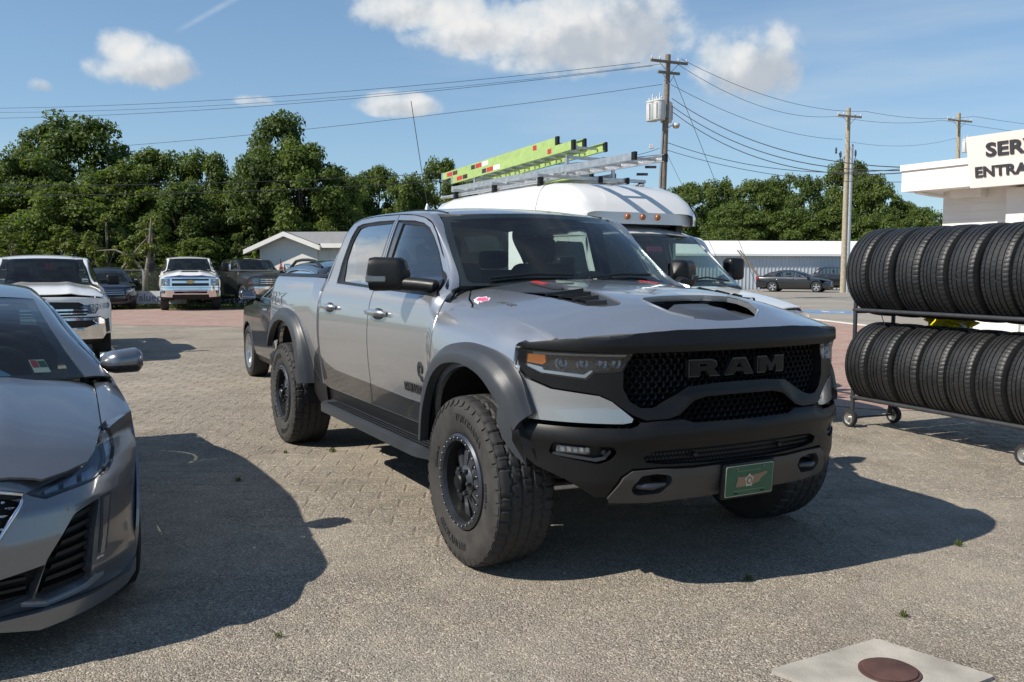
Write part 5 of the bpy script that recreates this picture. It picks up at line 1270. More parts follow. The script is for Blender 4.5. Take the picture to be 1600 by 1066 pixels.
    for sg in (-1, 1):
        flare(0, 0, False, sg, 'front_flare'); flare(-3.686, .03, True, sg, 'rear_flare')
        # wheel wells
        for x0 in (0, -3.686):
            g = G(); a = arc(x0, .47, .575, 22 if x0 == 0 else -5, 185 if x0 == 0 else 165, 24, .60)
            for (xa, za), (xb, zb) in zip(a[:-1], a[1:]): g.add([(xa, sg * 1.03, za), (xb, sg * 1.03, zb), (xb, sg * .55, zb), (xa, sg * .55, za)], [(0, 1, 2, 3)])
            n = len(a); g.add([(x, sg * .55, z) for x, z in a], [tuple(range(n))]); g.build('wheel_well', M['dark'], R_, 60)
        # arch extension ahead of the front tyre, and behind
        patch('arch_extension', [(sg * y, z) for y, z in ((.990, .866), (1.062, .862), (1.066, .80), (1.050, .72), (1.018, .645), (.985, .605), (.992, .66), (1.016, .74), (1.014, .80))], lambda y, z: (ram_F(y, z) + .010, y, z), M['flare'], R_, (.7, sg * .7, 0), .03, (), .10)
        patch('rocker_guard', [(-3.06, .62), (-3.02, .70), (-2.90, .62), (-2.72, .60), (-2.72, .47), (-2.95, .45), (-3.10, .53)], lambda x, z: (x, sg * (ram_S(x, z) + .012), z), SB, R_, (0, sg, 0), .04, (), .08)
        # running boards
        pl = rounded([(-2.66, .93), (-2.60, 1.06), (-2.47, 1.115), (-.60, 1.115), (-.45, 1.06), (-.43, .93)], .05)
        b = G().prism([(x, sg * y) for x, y in (pl if sg > 0 else pl[::-1])], .455, .508).build('running_board', M['flare'], R_, 30)
        gg = G()
        for i in range(46):
            for j in range(3): gg.box(-2.5 + i * .044, -2.475 + i * .044, sg * (.985 + j * .03) - .009, sg * (.985 + j * .03) + .009, .508, .5115)
        gg.build('step_tread', SB, b, 0)
        for xx in (-2.2, -1.4, -.8): G().box(xx - .03, xx + .03, min(sg * .6, sg * 1.0), max(sg * .6, sg * 1.0), .43, .46, 0).build('board_bracket', SB, R_, 0)
    # --- face: brow, surround, headlights, grille
    v.frontsym('grille_brow', [(0, 1.150), (.29, 1.149), (.60, 1.148), (.813, 1.157), (.99, 1.163), (1.02, 1.172), (1.012, 1.187), (.93, 1.203), (.851, 1.209), (.72, 1.208), (.66, 1.213), (.58, 1.235), (.50, 1.243), (.408, 1.246), (0, 1.248)], BK, thick=.06, F=lambda y, z: ram_F(y, z) + .012, step=.04)
    head = [(.985, 1.153), (.60, 1.143), (.645, 1.060), (.757, 1.056), (.785, 1.022), (.93, 1.043), (.985, 1.082)]
    opening = [(0, .992), (.162, .990), (.31, .980), (.45, .905), (.505, .890), (.56, .892), (.606, .922), (.636, .985), (.634, 1.06), (.592, 1.147), (0, 1.147)]
    sur = [(0, .934), (.211, .932), (.284, .915), (.372, .852), (.43, .838), (.545, .836), (.60, .862), (.685, .928), (.735, .956), (.905, .984), (.978, 1.026), (1.003, 1.08), (1.008, 1.162), (.813, 1.156), (.60, 1.1475), (0, 1.149)]
    op_full = sym(opening)
    def surF(y, z): return ram_F(y, z) + .018 * bell(np.abs(z - (.935 - .09 * sstep(np.abs(y), .25, .42))), 0, .045) * (np.abs(y) < .62)
    sr = v.frontsym('grille_surround', sur, BK, holes=[op_full, head, [(-y, z) for y, z in head]], thick=.09, F=surF, step=.035)
    # silver lower corners
    for o in v.front('lower_fascia', [(1.016, 1.165), (1.012, 1.08), (.986, 1.020), (.912, .977), (.738, .949), (.685, .923), (.592, .842), (.60, .826), (.64, .820), (.87, .828), (.985, .832), (1.02, .86)], SV, thick=.03, step=.04): pass
    # grille mesh
    v.front('grille_backing', [(-.66, .78), (.66, .78), (.66, 1.16), (-.66, 1.16)], M['dark'], mirror=False, shift=-.11, thick=0, step=.1)
    g = G(); cw, ch = .040, .027
    def mp(y, z): return (float(ram_F(np.array([y]), np.array([1.0]))[0]) - .055, y, z)
    for j in range(14):
        for i in range(-17, 18):
            y = i * cw + (cw / 2 if j % 2 else 0); z = .80 + j * ch
            if abs(y) > .645: continue
            hx = [(y + .46 * cw, z), (y + .26 * cw, z + .42 * ch), (y - .26 * cw, z + .42 * ch), (y - .46 * cw, z), (y - .26 * cw, z - .42 * ch), (y + .26 * cw, z - .42 * ch)]
            ho = [(y + .55 * cw, z), (y + .36 * cw, z + .60 * ch), (y - .36 * cw, z + .60 * ch), (y - .55 * cw, z), (y - .36 * cw, z - .60 * ch), (y + .36 * cw, z - .60 * ch)]
            A = [mp(*p) for p in ho]; B = [mp(*p) for p in hx]; C = [(p[0] - .025, p[1], p[2]) for p in B]
            A = [(p[0] + .006, p[1], p[2]) for p in A]
            g.add(A + B + C, [(k, (k + 1) % 6, 6 + (k + 1) % 6, 6 + k) for k in range(6)] + [(6 + k, 6 + (k + 1) % 6, 12 + (k + 1) % 6, 12 + k) for k in range(6)])
    g.build('grille_mesh', M['mesh_black'], R_, 20)
    # name across the grille: block letters with a paler rim
    LT = {'R': ([(0, 0), (0, 1), (1.05, 1), (1.3, .88), (1.35, .6), (1.2, .40), (1.5, 0), (1.0, 0), (.78, .34), (.5, .34), (.5, 0)], [(.5, .72), (.5, .58), (.82, .58), (.88, .65), (.82, .72)]),
          'A': ([(0, 0), (.42, 1), (1.08, 1), (1.5, 0), (1.0, 0), (.92, .2), (.52, .2), (.44, 0)], [(.6, .42), (.86, .42), (.74, .72)]),
          'M': ([(0, 0), (0, 1), (.52, 1), (.75, .56), (.98, 1), (1.5, 1), (1.5, 0), (1.05, 0), (1.05, .52), (.84, .12), (.66, .12), (.45, .52), (.45, 0)], None)}
    for k, ch_ in enumerate('RAM'):
        pts, h = LT[ch_]; hgt = .084
        mpL = lambda q: [(-.302 + .21 * k + a * .124, 1.022 + b * hgt) for a, b in q]
        FL = lambda y, z: ram_F(y, z * 0 + 1.0) - .006
        o = v.front('emblem_letter', mpL(pts), M['emblem_rim'], mirror=False, holes=[mpL(h)] if h else [], F=FL, thick=.03, step=.06)[0]
        c = np.mean(pts, 0); sh = lambda q, c=c: [((np.array(p) - c) * np.array([.90, .84]) + c) for p in q]
        hh = [((np.array(p) - np.mean(h, 0)) * 1.35 + np.mean(h, 0)) for p in h] if h else None
        v.front('letter_face', mpL(sh(pts)), M['emblem_face'], mirror=False, holes=[mpL(hh)] if h else [], F=FL, off=.004, thick=.004, step=.06, parent=o)
    # headlights
    for sg in (1, -1):
        hb = bpy.data.objects.new('headlight', None); COL.objects.link(hb); hb.parent = R_
        H_ = lambda q: [(sg * y, z) for y, z in q]
        fF = lambda d: (lambda y, z: (ram_F(y, z) - d, y, z))
        patch('housing', H_(head), fF(.07), M['gloss_black'], hb, (1, 0, 0), .05, (), 0)
        patch('lens', H_(head), fF(-.002), M['headlight_glass'], hb, (1, 0, 0), .05, (), .01)
        patch('light_strip', H_([(.975, 1.09), (.93, 1.075), (.925, 1.062), (.79, 1.045), (.762, 1.066), (.753, 1.062), (.784, 1.030), (.93, 1.05), (.978, 1.08)]), fF(.018), M['lamp_clear'], hb, (1, 0, 0), .03, (), .03)
        patch('light_strip', H_([(.96, 1.146), (.615, 1.137), (.618, 1.128), (.96, 1.136)]), fF(.018), M['lamp_silver'], hb, (1, 0, 0), .03, (), .03)
        patch('turn_signal', H_([(.978, 1.135), (.925, 1.133), (.92, 1.098), (.93, 1.088), (.975, 1.096)]), fF(.014), M['amber'], hb, (1, 0, 0), .03, (), .03)
        for yy in (.86, .785, .71, .65):
            x = float(ram_F(np.array([yy]), np.array([1.09]))[0]) - .05
            G().lathe([(.030, 0), (.028, .018), (.018, .012), (0, .016)], 16, Matrix.Translation((x, sg * yy, 1.097)) @ Matrix.Rotation(PI / 2, 4, 'Y')).build('projector', M['lamp_silver'], hb, 40)
        patch('divider', H_([(.90, 1.128), (.62, 1.122), (.635, 1.108), (.90, 1.112)]), fF(.035), M['satin_black'], hb, (1, 0, 0), .04, (), .02)
    # --- bumper
    slot = sym([(0, .614), (.20, .614), (.44, .624), (.535, .636), (.55, .665), (.50, .687), (.40, .692), (0, .693)])
    fog = rounded([(.918, .735), (.69, .716), (.672, .690), (.695, .652), (.745, .632), (.89, .664), (.925, .68)], .015)
    bump = [(0, .612), (.30, .606), (.455, .612), (.60, .612), (.655, .575), (.68, .528), (.70, .478), (.745, .474), (.87, .562), (.96, .612), (1.0, .66), (1.012, .76), (1.0, .812), (.80, .806), (.62, .802), (.585, .81), (.56, .828), (.37, .836), (.30, .815), (0, .812)]
    def bF(y, z):
        return ram_F(y, z) + .012 + .022 * bell(z, .755, .045) + .030 * bell(z, .85, .06) * (1 - sstep(np.abs(y), .50, .62)) - .05 * sstep(z, .80, .86)
    bp_ = v.frontsym('front_bumper', bump, BK, holes=[slot, fog, [(-y, z) for y, z in fog]], F=bF, thick=.07, step=.035)
    v.front('bumper_corner', [(.985, .60), (1.006, .66), (1.03, .72), (1.035, .80), (1.008, .812), (1.012, .76)], BK, F=bF, thick=.05, step=.03)
    skid = [(0, .600), (.30, .596), (.455, .603), (.603, .600), (.643, .572), (.668, .525), (.70, .470), (.69, .448), (.50, .437), (0, .446)]
    tow = rounded([(.60, .528), (.56, .578), (.486, .583), (.412, .570), (.402, .534), (.455, .483), (.57, .479), (.598, .50)], .015)
    sk = v.frontsym('skid_plate', skid, M['skid'], holes=[tow, [(-y, z) for y, z in tow]], F=lambda y, z: ram_F(y, z) + .022, thick=.05, step=.03)
    v.front('lower_opening', [(-.62, .40), (.62, .40), (.62, .84), (-.62, .84)], M['dark'], mirror=False, shift=-.09, thick=0, step=.1)
    g = G()
    for j in range(4):
        for i in range(-27, 28):
            y = i * .02 + (.01 if j % 2 else 0); z = .622 + j * .022
            if abs(y) > .54: continue
            x = float(ram_F(np.array([y]), np.array([z]))[0]) - .02
            g.add([(x, y - .009, z), (x, y, z - .009), (x, y + .009, z), (x, y, z + .009), (x, y - .004, z), (x, y, z - .004), (x, y + .004, z), (x, y, z + .004)], [(k, (k + 1) % 4, 4 + (k + 1) % 4, 4 + k) for k in range(4)])
    g.build('lower_mesh', M['mesh_black'], R_, 0)
    for sg in (1, -1):
        G().lathe([(.014, 0), (.014, .014), (.010, .018), (0, .018)], 14, Matrix.Translation((float(ram_F(np.array([.27]), np.array([.65]))[0]) - .01, sg * .27, .655)) @ Matrix.Rotation(PI / 2, 4, 'Y')).build('parking_sensor', SB, R_, 40)
        hk = bpy.data.objects.new('tow_hook', None); COL.objects.link(hk); hk.parent = R_
        G().tube([(.74, sg * .57, .525), (.80, sg * .56, .526), (.835, sg * .51, .524), (.825, sg * .44, .528), (.74, sg * .43, .528)], .016, 8).build('hook', M['wheel_ring'], hk, 60)
        patch('hook_well', [(sg * y, z) for y, z in ((.62, .46), (.38, .46), (.38, .60), (.62, .60))], lambda y, z: (ram_F(y, z) - .10, y, z), M['dark'], hk, (1, 0, 0), .1, (), 0)
        # fog lamp pocket
        fp = bpy.data.objects.new('fog_lamp', None); COL.objects.link(fp); fp.parent = R_
        ff = [(sg * y, z) for y, z in fog]
        patch('pocket', ff, lambda y, z: (bF(y, z) - .045, y, z), SB, fp, (1, 0, 0), .04, (), 0)
        patch('lamp', [(sg * y, z) for y, z in rounded([(.895, .718), (.785, .708), (.785, .682), (.895, .688)], .006)], lambda y, z: (bF(y, z) - .020, y, z), M['lamp_silver'], fp, (1, 0, 0), .02, (), .02)
        for q in range(5):
            y0 = .885 - q * .022
            patch('led', [(sg * y, z) for y, z in ((y0, .712), (y0 - .013, .711), (y0 - .017, .690), (y0 - .004, .691))], lambda y, z: (bF(y, z) - .014, y, z), M['chrome'] if q % 2 else M['lamp_clear'], fp, (1, 0, 0), .02, (), .004)
        patch('lens', [(sg * y, z) for y, z in rounded([(.90, .722), (.78, .711), (.78, .679), (.90, .684)], .006)], lambda y, z: (bF(y, z) - .008, y, z), M['headlight_glass'], fp, (1, 0, 0), .03, (), 0)
        patch('trim', [(sg * y, z) for y, z in [(.91, .672), (.75, .646), (.715, .656), (.69, .69), (.70, .70), (.725, .668), (.76, .660), (.905, .684)]], lambda y, z: (bF(y, z) - .015, y, z), M['flare'], fp, (1, 0, 0), .03, (), .02)
        G().lathe([(.012, 0), (.012, .012), (0, .013)], 14, Matrix.Translation((float(bF(np.array([.715]), np.array([.69]))[0]) - .03, sg * .722, .69)) @ Matrix.Rotation(PI / 2, 4, 'Y')).build('sensor', M['flare'], fp, 40)
    # number plate in its frame
    pl = bpy.data.objects.new('front_plate', None); COL.objects.link(pl); pl.parent = R_; pl.location = (.895, .03, .512); pl.rotation_euler = (0, math.radians(4), 0)
    G().box(-.03, .0, -.167, .167, -.09, .09, .012, seg=2).build('plate_frame', SB, pl, 40)
    q = lambda nm, poly, x, mt: G().prism([(y, z) for y, z in poly], x, x + .0012, lambda u, w_, d: (d, u, w_)).build(nm, mt, pl, 0)
    q('plate_border', rounded([(-.152, -.076), (.152, -.076), (.152, .076), (-.152, .076)], .01), .0012, M['plate_cream'])
    q('plate_face', rounded([(-.1485, -.0725), (.1485, -.0725), (.1485, .0725), (-.1485, .0725)], .01), .0030, M['plate_green'])
    q('state_outline', [(-.088, -.030), (-.076, .022), (-.045, .018), (-.02, .022), (.05, .026), (.108, .034), (.112, .026), (.09, .012), (.07, .002), (.06, -.014), (.04, -.020), (.0, -.028)], .0048, M['plate_tan'])
    star = [((.030 if k % 2 == 0 else .021) * math.sin(2 * PI * k / 10), (.036 if k % 2 == 0 else .027) * math.cos(2 * PI * k / 10)) for k in range(10)]
    q('star_badge', [(a - .006, b - .002) for a, b in star], .0064, M['plate_cream'])
    q('badge_ring', [(.018 * math.sin(a) - .006, .02 * math.cos(a) - .002) for a in np.linspace(0, 2 * PI, 18, endpoint=False)], .0080, M['plate_tan'])
    q('badge_centre', [(.008 * math.sin(a) - .006, .010 * math.cos(a) - .002) for a in np.linspace(0, 2 * PI, 14, endpoint=False)], .0096, M['plate_cream'])
    q('plate_line', [(-.085, .046), (.065, .046), (.065, .052), (-.085, .052)], .0048, simple('plate_dim', (.10, .16, .08), .5))
    q('plate_line', [(-.11, -.052), (.10, -.052), (.10, -.046), (-.11, -.046)], .0048, bpy.data.materials['plate_dim'])
    for a, b in ((-.085, .062), (.085, .062)): G().lathe([(.006, 0), (.006, .003), (0, .004)], 12, Matrix.Translation((.004, a, b)) @ Matrix.Rotation(PI / 2, 4, 'Y')).build('plate_bolt', M['bolt'], pl, 40)
    for a, b in ((-.085, -.062), (.085, -.062)): q('plate_slot', [(a - .012, b - .003), (a + .012, b - .003), (a + .012, b + .003), (a - .012, b + .003)], .0048, M['dark'])
    # --- mirrors
    for sg in (-1, 1):
        mr = bpy.data.objects.new('side_mirror', None); COL.objects.link(mr); mr.parent = R_
        c = Vector((-.985, sg * 1.115, 1.497)); ang = math.radians(-30) * sg
        # housing: rounded shell, taller outboard
        sec = []; ny, nt = 10, 20; vs = []; fs = []
        for i in range(ny + 1):
            t = i / ny; e = math.sin(min(1, t / .22) * PI / 2) ** .6 if t < .22 else (math.sin(min(1, (1 - t) / .14) * PI / 2) ** .6 if t > .86 else 1)
            hz = (.098 + .006 * t) * e; hx = .075 * e; zc = .0
            for j in range(nt):
                a = 2 * PI * j / nt; cx, cz = math.cos(a), math.sin(a); p = .55
                vs.append((hx * math.copysign(abs(cx) ** p, cx) * (1.1 if cx > 0 else .75), (t - .5) * .27, zc + hz * math.copysign(abs(cz) ** p, cz)))
        for i in range(ny):
            for j in range(nt): fs.append((i * nt + j, i * nt + (j + 1) % nt, (i + 1) * nt + (j + 1) % nt, (i + 1) * nt + j))
        fs += [tuple(range(nt))[::-1], tuple(range(ny * nt, ny * nt + nt))]
        mt_ = Matrix.Translation(c) @ Matrix.Rotation(ang * -1, 4, 'Z') @ Matrix.Diagonal((1, sg, 1, 1))
        G().add(vs, fs, mt_).build('mirror_housing', M['satin_black'], mr, 50)
        G().box(-.062, -.058, -.10, .11, -.08, .08, 0, mt_).build('mirror_glass', M['chrome'], mr, 0)
        G().box(.05, .086, .0, .125, -.05, -.008, .008, mt_).build('turn_lamp', M['lamp_silver'], mr, 30)
        G().tube([(-.71, sg * .925, 1.425), (-.80, sg * .985, 1.435), (-.90, sg * 1.04, 1.44), (-.95, sg * 1.08, 1.45)], [.040, .040, .042, .045], 10).build('mirror_arm', M['satin_black'], mr, 60)
        patch('mirror_base', [(-.62, 1.370), (-.72, 1.422), (-.83, 1.47), (-.87, 1.44), (-.87, 1.380)], lambda x, z: (x, sg * (ram_S(x, z) + .004), z), M['satin_black'], mr, (0, sg, 0), .04, (), .03)
    # --- whip antenna on the roof
    an = bpy.data.objects.new('whip_antenna', None); COL.objects.link(an); an.parent = R_; an.location = (-2.02, -.42, 1.945)
    G().lathe([(.022, 0), (.020, .02), (.010, .05), (.006, .06)], 12).build('antenna_base', M['galv'], an, 40)
    rod('antenna_whip', [(0, 0, .05), (-.02, -.045, .36), (-.045, -.105, .80)], .0028, M['wire'], an, 5)
    # --- cabin
    cab = M['interior']
    G().box(-2.84, -.45, -.90, .90, .62, .66).build('cabin_floor', cab, R_, 0)
    g = G(); g.box(-.98, -.55, -.76, .76, 1.18, 1.40, .05, seg=3); g.build('dashboard', cab, R_, 40)
    g = G(); g.box(-.95, -.80, .2, .60, 1.34, 1.44, .03, seg=2); g.build('instrument_hood', cab, R_, 40)
    for sy in (-.40, .40):
        st = bpy.data.objects.new('front_seat', None); COL.objects.link(st); st.parent = R_
        mtx = Matrix.Translation((-1.62, sy, 1.06)) @ Matrix.Rotation(math.radians(-14), 4, 'Y')
        G().box(-.08, .08, -.26, .26, -.15, .52, .06, mtx, 3).build('seat_back', cab, st, 50)
        mtx2 = Matrix.Translation((-1.78, sy, 1.665))
        G().box(-.06, .05, -.135, .135, -.095, .10, .05, mtx2, 3).build('headrest', cab, st, 50)
        for q_ in (-.06, .06): rod('headrest_post', [(-1.775, sy + q_, 1.58), (-1.76, sy + q_, 1.52)], .008, M['bolt'], st, 6)
        G().box(-1.65, -1.10, sy - .27, sy + .27, .86, 1.02, .05, None, 3).build('seat_cushion', cab, st, 50)
    g = G(); g.box(-2.72, -2.55, -.70, .70, 1.0, 1.52, .05, Matrix.Translation((0, 0, 0)), 2); g.build('rear_seat', cab, R_, 50)
    for sy in (-.45, .45): G().box(-2.70, -2.60, sy - .13, sy + .13, 1.53, 1.68, .04, None, 2).build('rear_headrest', cab, R_, 50)
    g = G(); g.tube([(-1.12 + .06 * math.cos(a), .40 + .19 * math.sin(a), 1.32 + .18 * math.cos(a)) for a in np.linspace(0, 2 * PI, 28, endpoint=False)], .017, 8, closed=True); g.tube([(-1.12, .40, 1.32), (-1.11, .23, 1.32)], .02, 6); g.tube([(-1.12, .40, 1.32), (-1.11, .57, 1.32)], .02, 6); g.tube([(-1.12, .4, 1.32), (-.95, .4, 1.24)], .03, 8)
    g.build('steering_wheel', M['interior_grey'], R_, 50)
    G().box(-1.22, -1.18, -.12, .12, 1.755, 1.825, .015, None, 2).build('rear_view_mirror', cab, R_, 40)
    G().box(-.90, -.62, -.10, .45, 1.403, 1.406, 0).build('dash_paper', M['sticker_white'], R_, 0)
    # --- chassis
    g = G()
    for sg in (-1, 1): g.box(-4.7, .60, sg * .48 - .05, sg * .48 + .05, .50, .66)
    g.box(-2.9, .5, -.5, .5, .58, .64); g.box(.3, .62, -.55, .55, .42, .60); g.build('chassis_frame', M['dark'], R_, 0)
    for sg in (-1, 1):
        rod('control_arm', [(.18, sg * .45, .40), (.02, sg * .80, .36)], .035, M['rust'], R_, 8); rod('control_arm', [(-.2, sg * .45, .40), (.0, sg * .80, .36)], .035, M['rust'], R_, 8)
        rod('damper', [(.05, sg * .62, .40), (.02, sg * .56, .95)], .05, M['frame_grey'], R_, 10)
        rod('tie_rod', [(.30, sg * .4, .42), (.26, sg * .78, .42)], .018, M['galv'], R_, 6)
    rod('rear_axle', [(-3.686, -.85, .44), (-3.686, .85, .44)], .06, M['dark'], R_, 10)
    # --- wheels
    mats = dict(tread=M['rubber'], side=M['rubber_dusty']); proto = None
    def spokes(w):
        y0 = -.325 * .5 * .93; rim = .245; RX = Matrix.Rotation(PI / 2, 4, 'X')
        rg_ = G().lathe([(.206, -y0 - .012), (.212, -y0 + .012), (.236, -y0 + .014), (.248, -y0 + .004), (.250, -y0 - .014)], 72, RX).build('beadlock_ring', M['wheel_ring'], w, 35)
        gb = G()
        for k in range(30):
            a = 2 * PI * k / 30
            gb.lathe([(.0062, 0), (.0062, .008), (.004, .010), (0, .010)], 8, Matrix.Translation((.227 * math.sin(a), y0 - .013, .227 * math.cos(a))) @ RX)
        gb.build('ring_bolts', M['bolt'], rg_, 40, 'stuff')
        G().lathe([(.208, -y0 - .005), (.203, -y0 - .05), (.196, -y0 - .12), (.20, -y0 - .26)], 56, RX).build('barrel', M['satin_black'], w, 50)
        G().lathe([(.20, -y0 - .17), (.0, -y0 - .17)], 32, RX).build('brake_disc', M['dark'], w, 50)
        g = G(); ys = y0 + .012
        for k in range(10):
            for d in (0,):
                m_ = Matrix.Rotation(2 * PI * (k + .5) / 10 + d, 4, 'Y')
                w0, w1 = .017, .038
                g.add([(-w0, ys + .018, .06), (w0, ys + .018, .06), (w1, ys + .055, .205), (-w1, ys + .055, .205), (-w0 * 1.3, ys + .07, .06), (w0 * 1.3, ys + .07, .06), (w1 * 1.2, ys + .095, .205), (-w1 * 1.2, ys + .095, .205), (0, ys + .012, .06), (0, ys + .046, .205)],
                      [(0, 3, 9, 8), (8, 9, 2, 1), (1, 2, 6, 5), (3, 0, 4, 7), (2, 9, 3, 7, 6)], m_)
        g.build('spokes', M['wheel_grey'], w, 25)
        G().lathe([(.085, -ys - .06), (.082, -ys - .015), (.066, -ys - .004), (.050, -ys + .004)], 32, RX).build('hub', M['wheel_grey'], w, 35)
        G().lathe([(.042, -ys - .01), (.042, -ys + .028), (.036, -ys + .036), (0, -ys + .038)], 28, RX).build('hub_cap', M['satin_black'], w, 35)
        gn = G()
        for k in range(6):
            a = 2 * PI * (k + .5) / 6; gn.lathe([(.011, -.01), (.011, .014), (.007, .018), (0, .018)], 6, Matrix.Translation((.066 * math.sin(a), ys, .066 * math.cos(a))) @ RX)
        gn.build('lug_nuts', M['wheel_ring'], w, 30)
        lt = G()
        for s_, a0, fl in (('YOKOHAMA', .35, False), ('GEOLANDAR', PI + .25, True)):
            a, b = arc_text(s_, .335, .052, 0, .003, 0, fl, .0006, 1.12)
            # seen from outside (-Y) angles run the other way
            lt.add([(math.copysign(1, 1) * (p[0] * math.cos(a0) + p[2] * math.sin(a0)), y0 - .0135 - p[1], -p[0] * math.sin(a0) + p[2] * math.cos(a0)) for p in a], b)
        for a0 in (1.6, -1.3):
            a, b = arc_text('325/65R18', .30, .026, 0, .002, 0, False, .0002, 1.1)
            lt.add([(p[0] * math.cos(a0) + p[2] * math.sin(a0), y0 - .0105 - p[1], -p[0] * math.sin(a0) + p[2] * math.cos(a0)) for p in a], b)
        lt.build('sidewall_lettering', M['rubber'], w, 0, 'stuff')
    ring_mats = mats
    for i, (x, sg) in enumerate(((0, -1), (-3.686, -1), (0, 1), (-3.686, 1))):
        if proto is None: wv = proto = make_wheel('wheel', .442, .325, .245, 'at', R_, (x, sg * .945, .437), ring_mats, spokes)
        else:
            wv = copy_tree(proto, R_); wv.location = (x, sg * .945, .437)
        wv.rotation_euler = (0, math.radians((0, 137, 20, 60)[i]), 0) if sg < 0 else (0, math.radians(50 * i), PI)
    # pink splash sticker on the hood corner
    st = bpy.data.objects.new('splash_sticker', None); COL.objects.link(st); st.parent = hd
    pr = random.Random(5)
    out = [(.072 * math.cos(a) * (1 + .10 * math.sin(5 * a)), .036 * math.sin(a) * (1 + .22 * math.sin(7 * a + 1))) for a in np.linspace(0, 2 * PI, 40, endpoint=False)]
    on = lambda q, x0, y0: [(x0 + a, y0 + b) for a, b in q]
    hz = lambda x, y: (x, y, ram_H(x, y))
    patch('sticker_edge', on(out, -.352, -.802), hz, M['sticker_white'], st, (0, 0, 1), .03, (), 0, off=.0015)
    patch('sticker_print', on([(a * .80 + .008, b * .72) for a, b in out], -.352, -.802), hz, M['sticker_pink'], st, (0, 0, 1), .03, (), 0, off=.0025)
    patch('sticker_edge', on([(-.03, -.03), (.02, -.022), (.07, -.052), (.03, -.046), (.0, -.04)], -.352, -.805), hz, M['sticker_white'], st, (0, 0, 1), .03, (), 0, off=.003)
    return R_
ram = build_ram()
# ------------------------------------------------------------------ car surfaces from a few dimensions
class CarSurf:
    def __init__(s, **k):
        s.__dict__.update(dict(w=.92, zs=.22, zb=.92, zr=1.45, xf=.9, wb=2.8, rear=-3.8, xc=-.42, zc=1.0, zh=.74, xw=-1.30, xb=-2.55, xd=-3.2, zd=1.02, R=.34, fa=.30, fb=.38, tum=.56))
        s.__dict__.update(k)
        h = s.zb - s.zs; g = s.zr - s.zb
        s.zl = [s.zs - .1, s.zs, s.zs + .25 * h, s.zs + .6 * h, s.zs + .86 * h, s.zb, s.zb + .12 * g, s.zb + .5 * g, s.zb + .82 * g, s.zb + g]
        q = s.tum
        s.yl = [s.w * a for a in (.93, .965, .992, 1.0, .985, .955, .915, .915 - (.915 - q) * .42, .915 - (.915 - q) * .78, q)]
    def S(s, x, z):
        x = np.asarray(x, float); z = np.asarray(z, float); y = cint(s.zl, s.yl, z)
        f = np.clip((x - .12) / (s.xf - .12), 0, 1.2); r = np.clip((s.rear + .9 - x) / .9, 0, 1.2)
        gr = sstep(z, s.zb - .02, s.zb + .18)
        y = y * (1 - .13 * f ** 2 - .07 * r ** 2)
        return y - gr * (.05 * s.w * sstep(x, s.xw - .2, s.xc) + .05 * s.w * sstep(-x, -s.xb, -s.xd))
    def F(s, y, z):
        y = np.minimum(np.abs(np.asarray(y, float)), s.w * 1.15) / s.w; z = np.asarray(z, float)
        t = (z - s.zs) / (s.zh - s.zs)
        return s.xf - s.fa * y ** 2 - s.fb * y ** 6 + np.interp(t, [-.25, .0, .1, .5, .75, .9, 1.0, 1.15], [-.09, -.02, .0, -.005, -.03, -.07, -.11, -.2])
    def H(s, x, y):
        x = np.asarray(x, float); y = np.abs(np.asarray(y, float)) / s.w
        t = (s.xf - .10 - x) / (s.xf - .10 - s.xc)
        z = cint([-.3, 0, .2, .55, 1.0, 1.4], [s.zh - .13, s.zh, s.zh + .42 * (s.zc - s.zh), s.zh + .74 * (s.zc - s.zh), s.zc, s.zc + .03], t)
        return z - .035 * y ** 2 - .095 * y ** 5
    def Rf(s, x, y):
        x = np.asarray(x, float); y = np.abs(np.asarray(y, float)); m = (s.xw + s.xb) / 2
        z = cint([s.xb - .5, s.xb, m - .2, m + .15, s.xw, s.xw + .4], [s.zr - .17, s.zr - .055, s.zr - .002, s.zr, s.zr - .065, s.zr - .2], x)
        return z - .05 * (y / (s.w * .62)) ** 2.4
CADX, CADY, CADYAW = -2.672, 3.834, math.radians(-60.8)
cad = CarSurf(w=.94, zs=.24, zb=.955, zr=1.45, xf=.88, wb=2.947, rear=-4.04, xc=-.36, zc=1.00, zh=.70, xw=-1.22, xb=-2.75, xd=-3.45, zd=1.08, R=.345, fa=.26, fb=.34)
